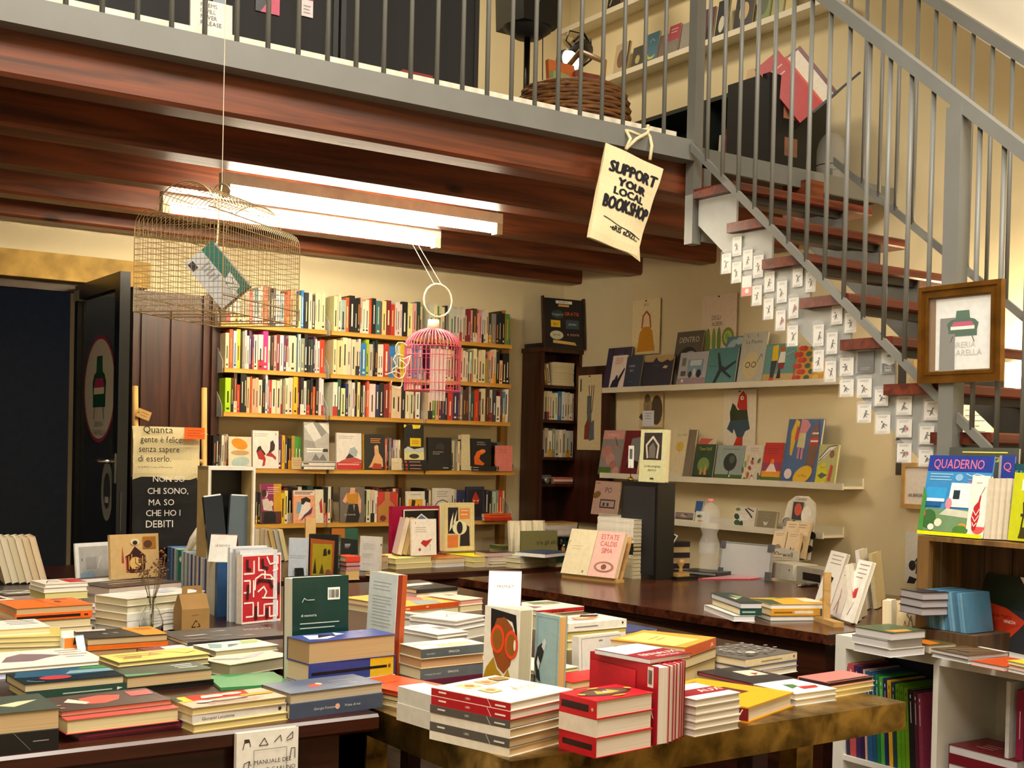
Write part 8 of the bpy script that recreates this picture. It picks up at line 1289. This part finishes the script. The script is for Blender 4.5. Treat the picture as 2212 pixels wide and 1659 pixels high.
for k in range(3): a = k*2.1+.4; MB().tube([(0, 0, .2), (.2*math.cos(a), .2*math.sin(a), .008)], .008, 6).build('leg', BLACK, sp)
MB().tube([(.06, -.05, sz-.02), (.07, -.05, .42), (.05, -.04, .3), (.06, -.05, .18)], .003, 5).build('cable', BLACK, sp); MB().lathe([(0, 0), (.012, 0), (.012, .006), (0, .006)], 12).xf(Matrix.Translation((-.03, -.121, sz+.1)) @ Matrix.Rotation(math.pi/2, 4, 'X')).build('badge', mat('chrome'), sp)
# wicker basket with books
WK = wood('wicker', '#4a2a10', '#8a5a28', rough=.7, axis=0)
wb = empty('wicker_basket', Vector((3.13, 4.14, GZ)), 'round brown wicker basket full of books behind the railing', 'basket'); m = MB(); rr0 = .23
for k in range(17):
    t_ = k/16; r_ = rr0*(.62+.38*math.sin(math.pi*(.12+.62*t_))); z_ = .008+.25*t_
    m.tube([(r_*(1+.02*math.cos(12*a+(k % 2)*math.pi))*math.cos(a), r_*(1+.02*math.cos(12*a+(k % 2)*math.pi))*math.sin(a), z_) for a in [2*math.pi*i/48 for i in range(48)]], .0098, 5, closed=True)
m.build('weave', WK, wb, smooth=True)
for i in range(16): 
    a = 2*math.pi*i/16; MB().tube([(rr0*(.6+.38*math.sin(math.pi*(.12+.62*t_)))*math.cos(a), rr0*(.6+.38*math.sin(math.pi*(.12+.62*t_)))*math.sin(a), .0+.26*t_) for t_ in (0, .2, .4, .6, .8, 1)], .005, 5).build('rib', WK, wb)
hw_ = wood('handle_wood', '#6a4a2a', '#a07a4a', rough=.5, axis=2); MB().tube([(.02, -.16, .24), (.03, -.16, .36), (.03, .0, .44), (.03, .16, .36), (.02, .16, .24)], .012, 8).build('handle', hw_, wb, smooth=True)
for i, (dx, dy, w_, h_, th, c_, nm) in enumerate(((-.15, -.07, .10, .30, .02, '#8f9a62', 'sage green'), (-.12, .0, .14, .37, .02, '#b8622c', 'orange-brown'), (-.0, -.02, .12, .34, .02, '#7a3a24', 'rust brown'), (.02, -.09, .12, .28, .02, '#b0503c', 'terracotta'), (.09, .03, .1, .33, .02, '#e0a838', 'golden'))):
    M = Matrix.Translation((3.13+dx, 4.14+dy, GZ+.012)); book(frame((3.13+dx, 4.14+dy, GZ+.014), (1, -.15*i+.2, 0), (0, .1, 1)), w_, h_, th, c_, (), 'L', label='%s book standing in the wicker basket' % nm, group='books in the wicker basket')
# clamp spotlight shining towards the basket
def stage_lamp(name, M, label, on=0):
    r = empty(name, M, label, 'spotlight')
    r_can = MB().lathe([(0, 0), (.045, 0), (.05, .06), (.05, .13), (.062, .17), (.06, .17), (.046, .128), (.0, .12)], 20).build('can', BLACK, r, smooth=True)
    MB().tube([(-.06, 0, .07), (-.065, 0, -.03), (0, 0, -.06), (.065, 0, -.03), (.06, 0, .07)], .006, 6).build('yoke', BLACK, r); MB().tube([(0, 0, -.06), (.0, .03, -.12)], .01, 6).build('clamp', BLACK, r)
    return r
sx = onY(1262, 105, 4.55); M = Matrix.Translation(sx) @ Vector((-.75, -.3, -.6)).to_track_quat('Z', 'X').to_matrix().to_4x4()
sl_ = stage_lamp('stage_spotlight', M, 'black clamp spotlight with a lit lens above the wicker basket')
lm, N, L, P = nmat('lens_glow'); P.inputs['Emission Color'].default_value = (1, .9, .75, 1); P.inputs['Emission Strength'].default_value = 30; P.inputs['Base Color'].default_value = (1, 1, 1, 1)
MB().lathe([(0, .135), (.042, .135), (.042, .139), (0, .139)], 16).build('lens', lm, [c for c in sl_.children if c.name.startswith('can')][0])
MB().tube([(0, 0, .02), (.06, .02, -.04), (.1, .03, .03), (.08, .02, .1), (.045, 0, .1)], .0035, 5).build('cable', BLACK, sl_, smooth=True)
pl = empty('spotlight_pole', Vector((sx.x, 4.62, GZ)), 'thin black pole carrying the clamp spotlight', 'stand'); MB().tube([(0, 0, .02), (0, 0, .62)], .011, 8).build('pole', BLACK, pl); MB().lathe([(0, 0), (.09, 0), (.09, .012), (.015, .02), (0, .02)], 18).build('foot', BLACK, pl)
sx = Vector((4.20, 5.3, 3.98)); M = Matrix.Translation(sx) @ Vector((-.7, -.3, -.4)).to_track_quat('Z', 'X').to_matrix().to_4x4(); s2 = stage_lamp('stage_spotlight', M, 'black clamp spotlight hung high beside the gallery ledges')
MB().tube([(.0, .03, -.12), (.0, .0, -.7)], .006, 6).build('drop_rod', BLACK, s2)
# gallery ledges: face-out books
GX, G1, G2 = 4.541, 3.483, 3.873
def gl(specs, z, txt):
    for i, (b0, b1, ty, c_, art, nm) in enumerate(specs): fx(b0, b1, ty, GX, z, .012, c_, art, '%s on the %s gallery ledge' % (nm, txt), lean=.16, group='books on the gallery ledges')
gl([(1322, 1352, 95, '#b8a888', [('e', '#7a5a4a', .5, .5, .3, .3), ('r', '#3a3430', .9, 0, 1, 1)], 'tan book with a dark edge'), (1362, 1386, 103, '#4a4a44', [('e', '#b8a878', .5, .4, .2, .2)], 'dark photo book'), (1390, 1416, 73, '#4f7a94', [('e', '#d8c04a', .5, .25, .34, .12), ('e', '#4f7a94', .55, .3, .3, .1), ('w', '#9ab4c4', [(.3, .7), (.5, .8), (.7, .7)], .06)], 'blue book with a yellow crescent moon'), (1420, 1436, 78, '#7a6a64', [], 'brown-grey narrow book'), (1438, 1462, 56, '#a84a5a', [('r', '#7f7a74', 0, 0, 1, .5), ('l', '#e0b8b8', .2, .85, .8, 2, .1, .03)], 'rose and grey book'), (1466, 1496, 50, '#8f8c88', [], 'plain grey book'), (1512, 1536, 20, '#5a3c4a', [('p', '#2a1c24', [(.2, 0), (.5, .5), (.8, 0)])], 'plum book'), (1542, 1566, 2, '#24242a', [('e', '#c8c8b8', .5, .35, .25, .22)], 'black and white photo book'), (1582, 1622, -12, '#1c1a1c', [('e', '#c8a878', .5, .5, .26, .26)], 'black book with a pale face'), (1630, 1660, -30, '#6a7a2c', [('e', '#3a4a1c', .5, .5, .3, .3)], 'olive green book'), (1664, 1690, -40, '#8a8a2c', [], 'moss yellow book'), (1694, 1712, -44, '#a89a3a', [], 'mustard yellow book')], G1, 'lower')
gl([(1310, 1338, -35, '#2c2a28', [('w', '#b8b4a8', [(.2, .2), (.5, .8), (.8, .3)], .08)], 'black book with white lines'), (1345, 1375, -60, '#8a6a44', [], 'brown book'), (1380, 1410, -70, '#a88a6a', [], 'tan book')], G2, 'upper')
# dark shelf unit and crates with books on the landing side
du = empty('low_bookcase', Matrix.Identity(4), 'low dark green-black bookcase behind the stair rail on the gallery', 'bookcase'); DG = mat('dark_green_lacquer', '#1a211c', rough=.5)
x0, x1, y0, y1 = 4.2, 4.52, 4.0, 5.2
MB().box(x0, y0, GZ, x1, y0+.02, GZ+.5).build('side_panel', DG, du); MB().box(x0, y1-.02, GZ, x1, y1, GZ+.5).build('side_panel', DG, du); MB().box(x0, 4.49, GZ+.02, x1-.01, 4.51, GZ+.48).build('divider', DG, du)
MB().box(x0, y0, GZ+.48, x1, y1, GZ+.5).build('top_board', DG, du) if False else MB().box(x0, y0+.02, GZ+.48, x1, y1-.02, GZ+.5).build('top_board', DG, du); MB().box(x0, y0+.02, GZ, x1, y1-.02, GZ+.02).build('bottom_board', DG, du); MB().box(x1-.01, y0+.02, GZ+.02, x1, y1-.02, GZ+.48).build('back_panel', mat('bookcase_back', '#4a5a5c', rough=.6), du)
for i in range(12):
    y = 4.44-.045*i
    if y < 4.05: break
    c_, nm = [('#c8c4ba', 'white'), ('#7a2430', 'wine red'), ('#2a2a2e', 'black'), ('#d8d2c8', 'pale'), ('#8a3a44', 'rose red'), ('#3a3a40', 'charcoal')][i % 6]
    book(frame((x0+.03, y, GZ+.0205), (1, 0, 0), (0, -.06, 1)), .2, .30+.02*(i % 3), .02, c_, (), 'L', label='%s large book, %s in the low gallery bookcase' % (nm, ORD[i+1]), group='large books in the low gallery bookcase')
bb = empty('storage_bag', Vector((4.24, 4.62, GZ+.0205)), 'dark olive bag stored in the low gallery bookcase', 'bag'); m = MB(); m.lathe([(0, 0), (.13, .0), (.15, .1), (.12, .22), (.05, .27), (0, .275)], 18); m.v = [(x_*.8+.13, y_*1.4+.25, z_) for x_, y_, z_ in m.v]; m.build('bag_body', mat('olive_nylon', '#20261f', rough=.6, noise=.3, scale=25, bump=.4), bb, smooth=True); MB().tube([(.05, .2, .25), (.1, .25, .33), (.15, .3, .25)], .008, 6).build('handle', BLACK, bb)
# black box with books, tilted wire magazine basket
cr_ = empty('black_crate', Vector((3.92, 3.80, GZ)), 'black box crate packed with books at the stair head', 'crate'); CB = mat('crate_black', '#0e0e12', rough=.5)
MB().box(0, 0, 0, .26, .012, .42).build('side_board', CB, cr_); MB().box(0, .24, 0, .26, .252, .42).build('side_board', CB, cr_); MB().box(0, .012, 0, .012, .24, .42).build('end_board', CB, cr_); MB().box(.248, .012, 0, .26, .24, .42).build('end_board', CB, cr_); MB().box(.012, .012, 0, .248, .24, .2).build('inner_floor', CB, cr_)
m = MB(); m.poly([(.09, -.0006, .24), (.17, -.0006, .24), (.17, -.0006, .30), (.09, -.0006, .30)], '#9a6a50'); m.poly([(.1, -.0006, .08), (.18, -.0006, .08), (.18, -.0006, .16), (.1, -.0006, .16)], '#7a5444'); m.build('label_patch', PRINT, cr_)
for i, (c_, nm) in enumerate((('#c8a878', 'tan'), ('#dcd8d0', 'white'), ('#e2ded6', 'pale'), ('#8a2430', 'wine red'), ('#2a2a2c', 'black'), ('#d2cec4', 'grey-white'), ('#c86a24', 'orange'))):
    book(frame((3.94+.032*i, 3.83, GZ+.2005), (0, 1, 0), (.16, 0, 1)), .17, .29-.012*(i % 3), .024, c_, (), 'L', label='%s book, %s in the black crate at the stair head' % (nm, ORD[i+1]), group='books in the black crate')
wk = empty('wire_basket', frame(onX(1728, 268, 4.05), (.30, -.16, .30), (-.1, .1, 1)), 'tilted black wire magazine basket hung by the stair rail', 'basket')
m = MB(); w, d, h = .26, .12, .16
for k in range(9): m.tube([(w*k/8, 0, 0), (w*k/8, 0, h)], .002, 4); m.tube([(w*k/8, 0, 0), (w*k/8, 0, -d)], .002, 4)
for k in range(6): m.tube([(0, 0, h*k/5), (w, 0, h*k/5)], .002, 4)
for k in range(1, 5): m.tube([(0, 0, -d*k/4), (w, 0, -d*k/4)], .002, 4)
m.build('wire_mesh', BLACK, wk); MB().box(-.004, -.006, h, w+.004, .004, h+.018).build('rim', BLACK, wk)
m = MB().box(.01, -.001, -.004, w-.01, h-.01, -.002, '#d8c89c'); m.art([('e', '#b84a34', .3, .4, .1, .14), ('e', '#3a3430', .6, .6, .12, .1), ('r', '#c8a060', .7, .1, .9, .4)], w, h, .0)
for i, (c_, nm, dx, hh) in enumerate((('#b02424', 'red', .01, .30), ('#c84a2c', 'orange-red', .03, .26), ('#d8d0c4', 'white', .10, .25), ('#7a5a62', 'mauve', .13, .26))):
    Mx = wk.matrix_world @ Matrix.Translation((dx, .004, -.03-.022*i)); book(Mx, .13, hh, .016, c_, [('l', '#e0a8a0', .2, .8, .8, 2, .1, .02)] if i == 0 else (), 'L', label='%s magazine standing in the tilted wire basket' % nm, group='magazines in the wire basket', name='magazine', cat='magazine')
cp = empty('comic_panel', wk.matrix_world @ Matrix.Translation((.012, .004, -.105)), 'cream comic sheet showing through the wire basket', 'print'); m = MB().box(0, 0, -.002, w-.03, h-.01, 0, '#e0cf9c'); m.art([('e', '#b84a34', .3, .4, .12, .16), ('w', '#3a3430', [(.5, .3), (.6, .7), (.7, .4)], .03), ('r', '#b8802c', .72, .1, .92, .4)], w-.03, h-.01, .0004); m.build('sheet', PRINT, cp)
# brass lantern on the wall side of the stairs
ln_ = empty('glass_lantern', Vector((4.40, 3.87, GZ)), 'brass edged glass dome lantern at the stair head', 'lantern')
BR2 = mat('brass_bright', '#c8a040', rough=.25, metal=1)
MB().lathe([(.0, 0), (.075, 0), (.075, .012), (0, .012)], 24).build('base', BR2, ln_, smooth=True); MB().lathe([(.066, .012), (.066, .17), (.055, .215), (.03, .245), (0, .255)], 24).build('dome', SLV, ln_, smooth=True); MB().tube([(0, 0, .012), (0, 0, .09)], .008, 8).build('candle', BLACK, ln_); MB().tube([(.067*math.cos(a), .067*math.sin(a), .10) for a in [2*math.pi*k/20 for k in range(20)]], .002, 4, closed=True).build('hoop', BR2, ln_)
# wall lamp behind the stairs
wl = empty('wall_lamp', Vector((4.56, 2.955, 1.69)), 'small white glowing wall lamp behind the lower stairs', 'lamp')
MB().box(.03, -.03, -.02, .088, .03, .06).build('wall_plate', mat('lamp_brown', '#6a5434', rough=.5), wl)
lm2, N, L, P = nmat('lamp_glow'); P.inputs['Emission Color'].default_value = (1, .86, .6, 1); P.inputs['Emission Strength'].default_value = 14
MB().lathe([(.03, -.085), (.05, -.08), (.045, .07), (.028, .075)], 20).build('shade', lm2, wl, smooth=True)
pt = bpy.data.lights.new('wall_lamp_bulb', 'POINT'); pt.energy = 16; pt.color = (1, .78, .42); pt.shadow_soft_size = .05; po = bpy.data.objects.new('wall_lamp_bulb', pt); COL.objects.link(po); po.parent = wl; po.location = (-.09, 0, .04)
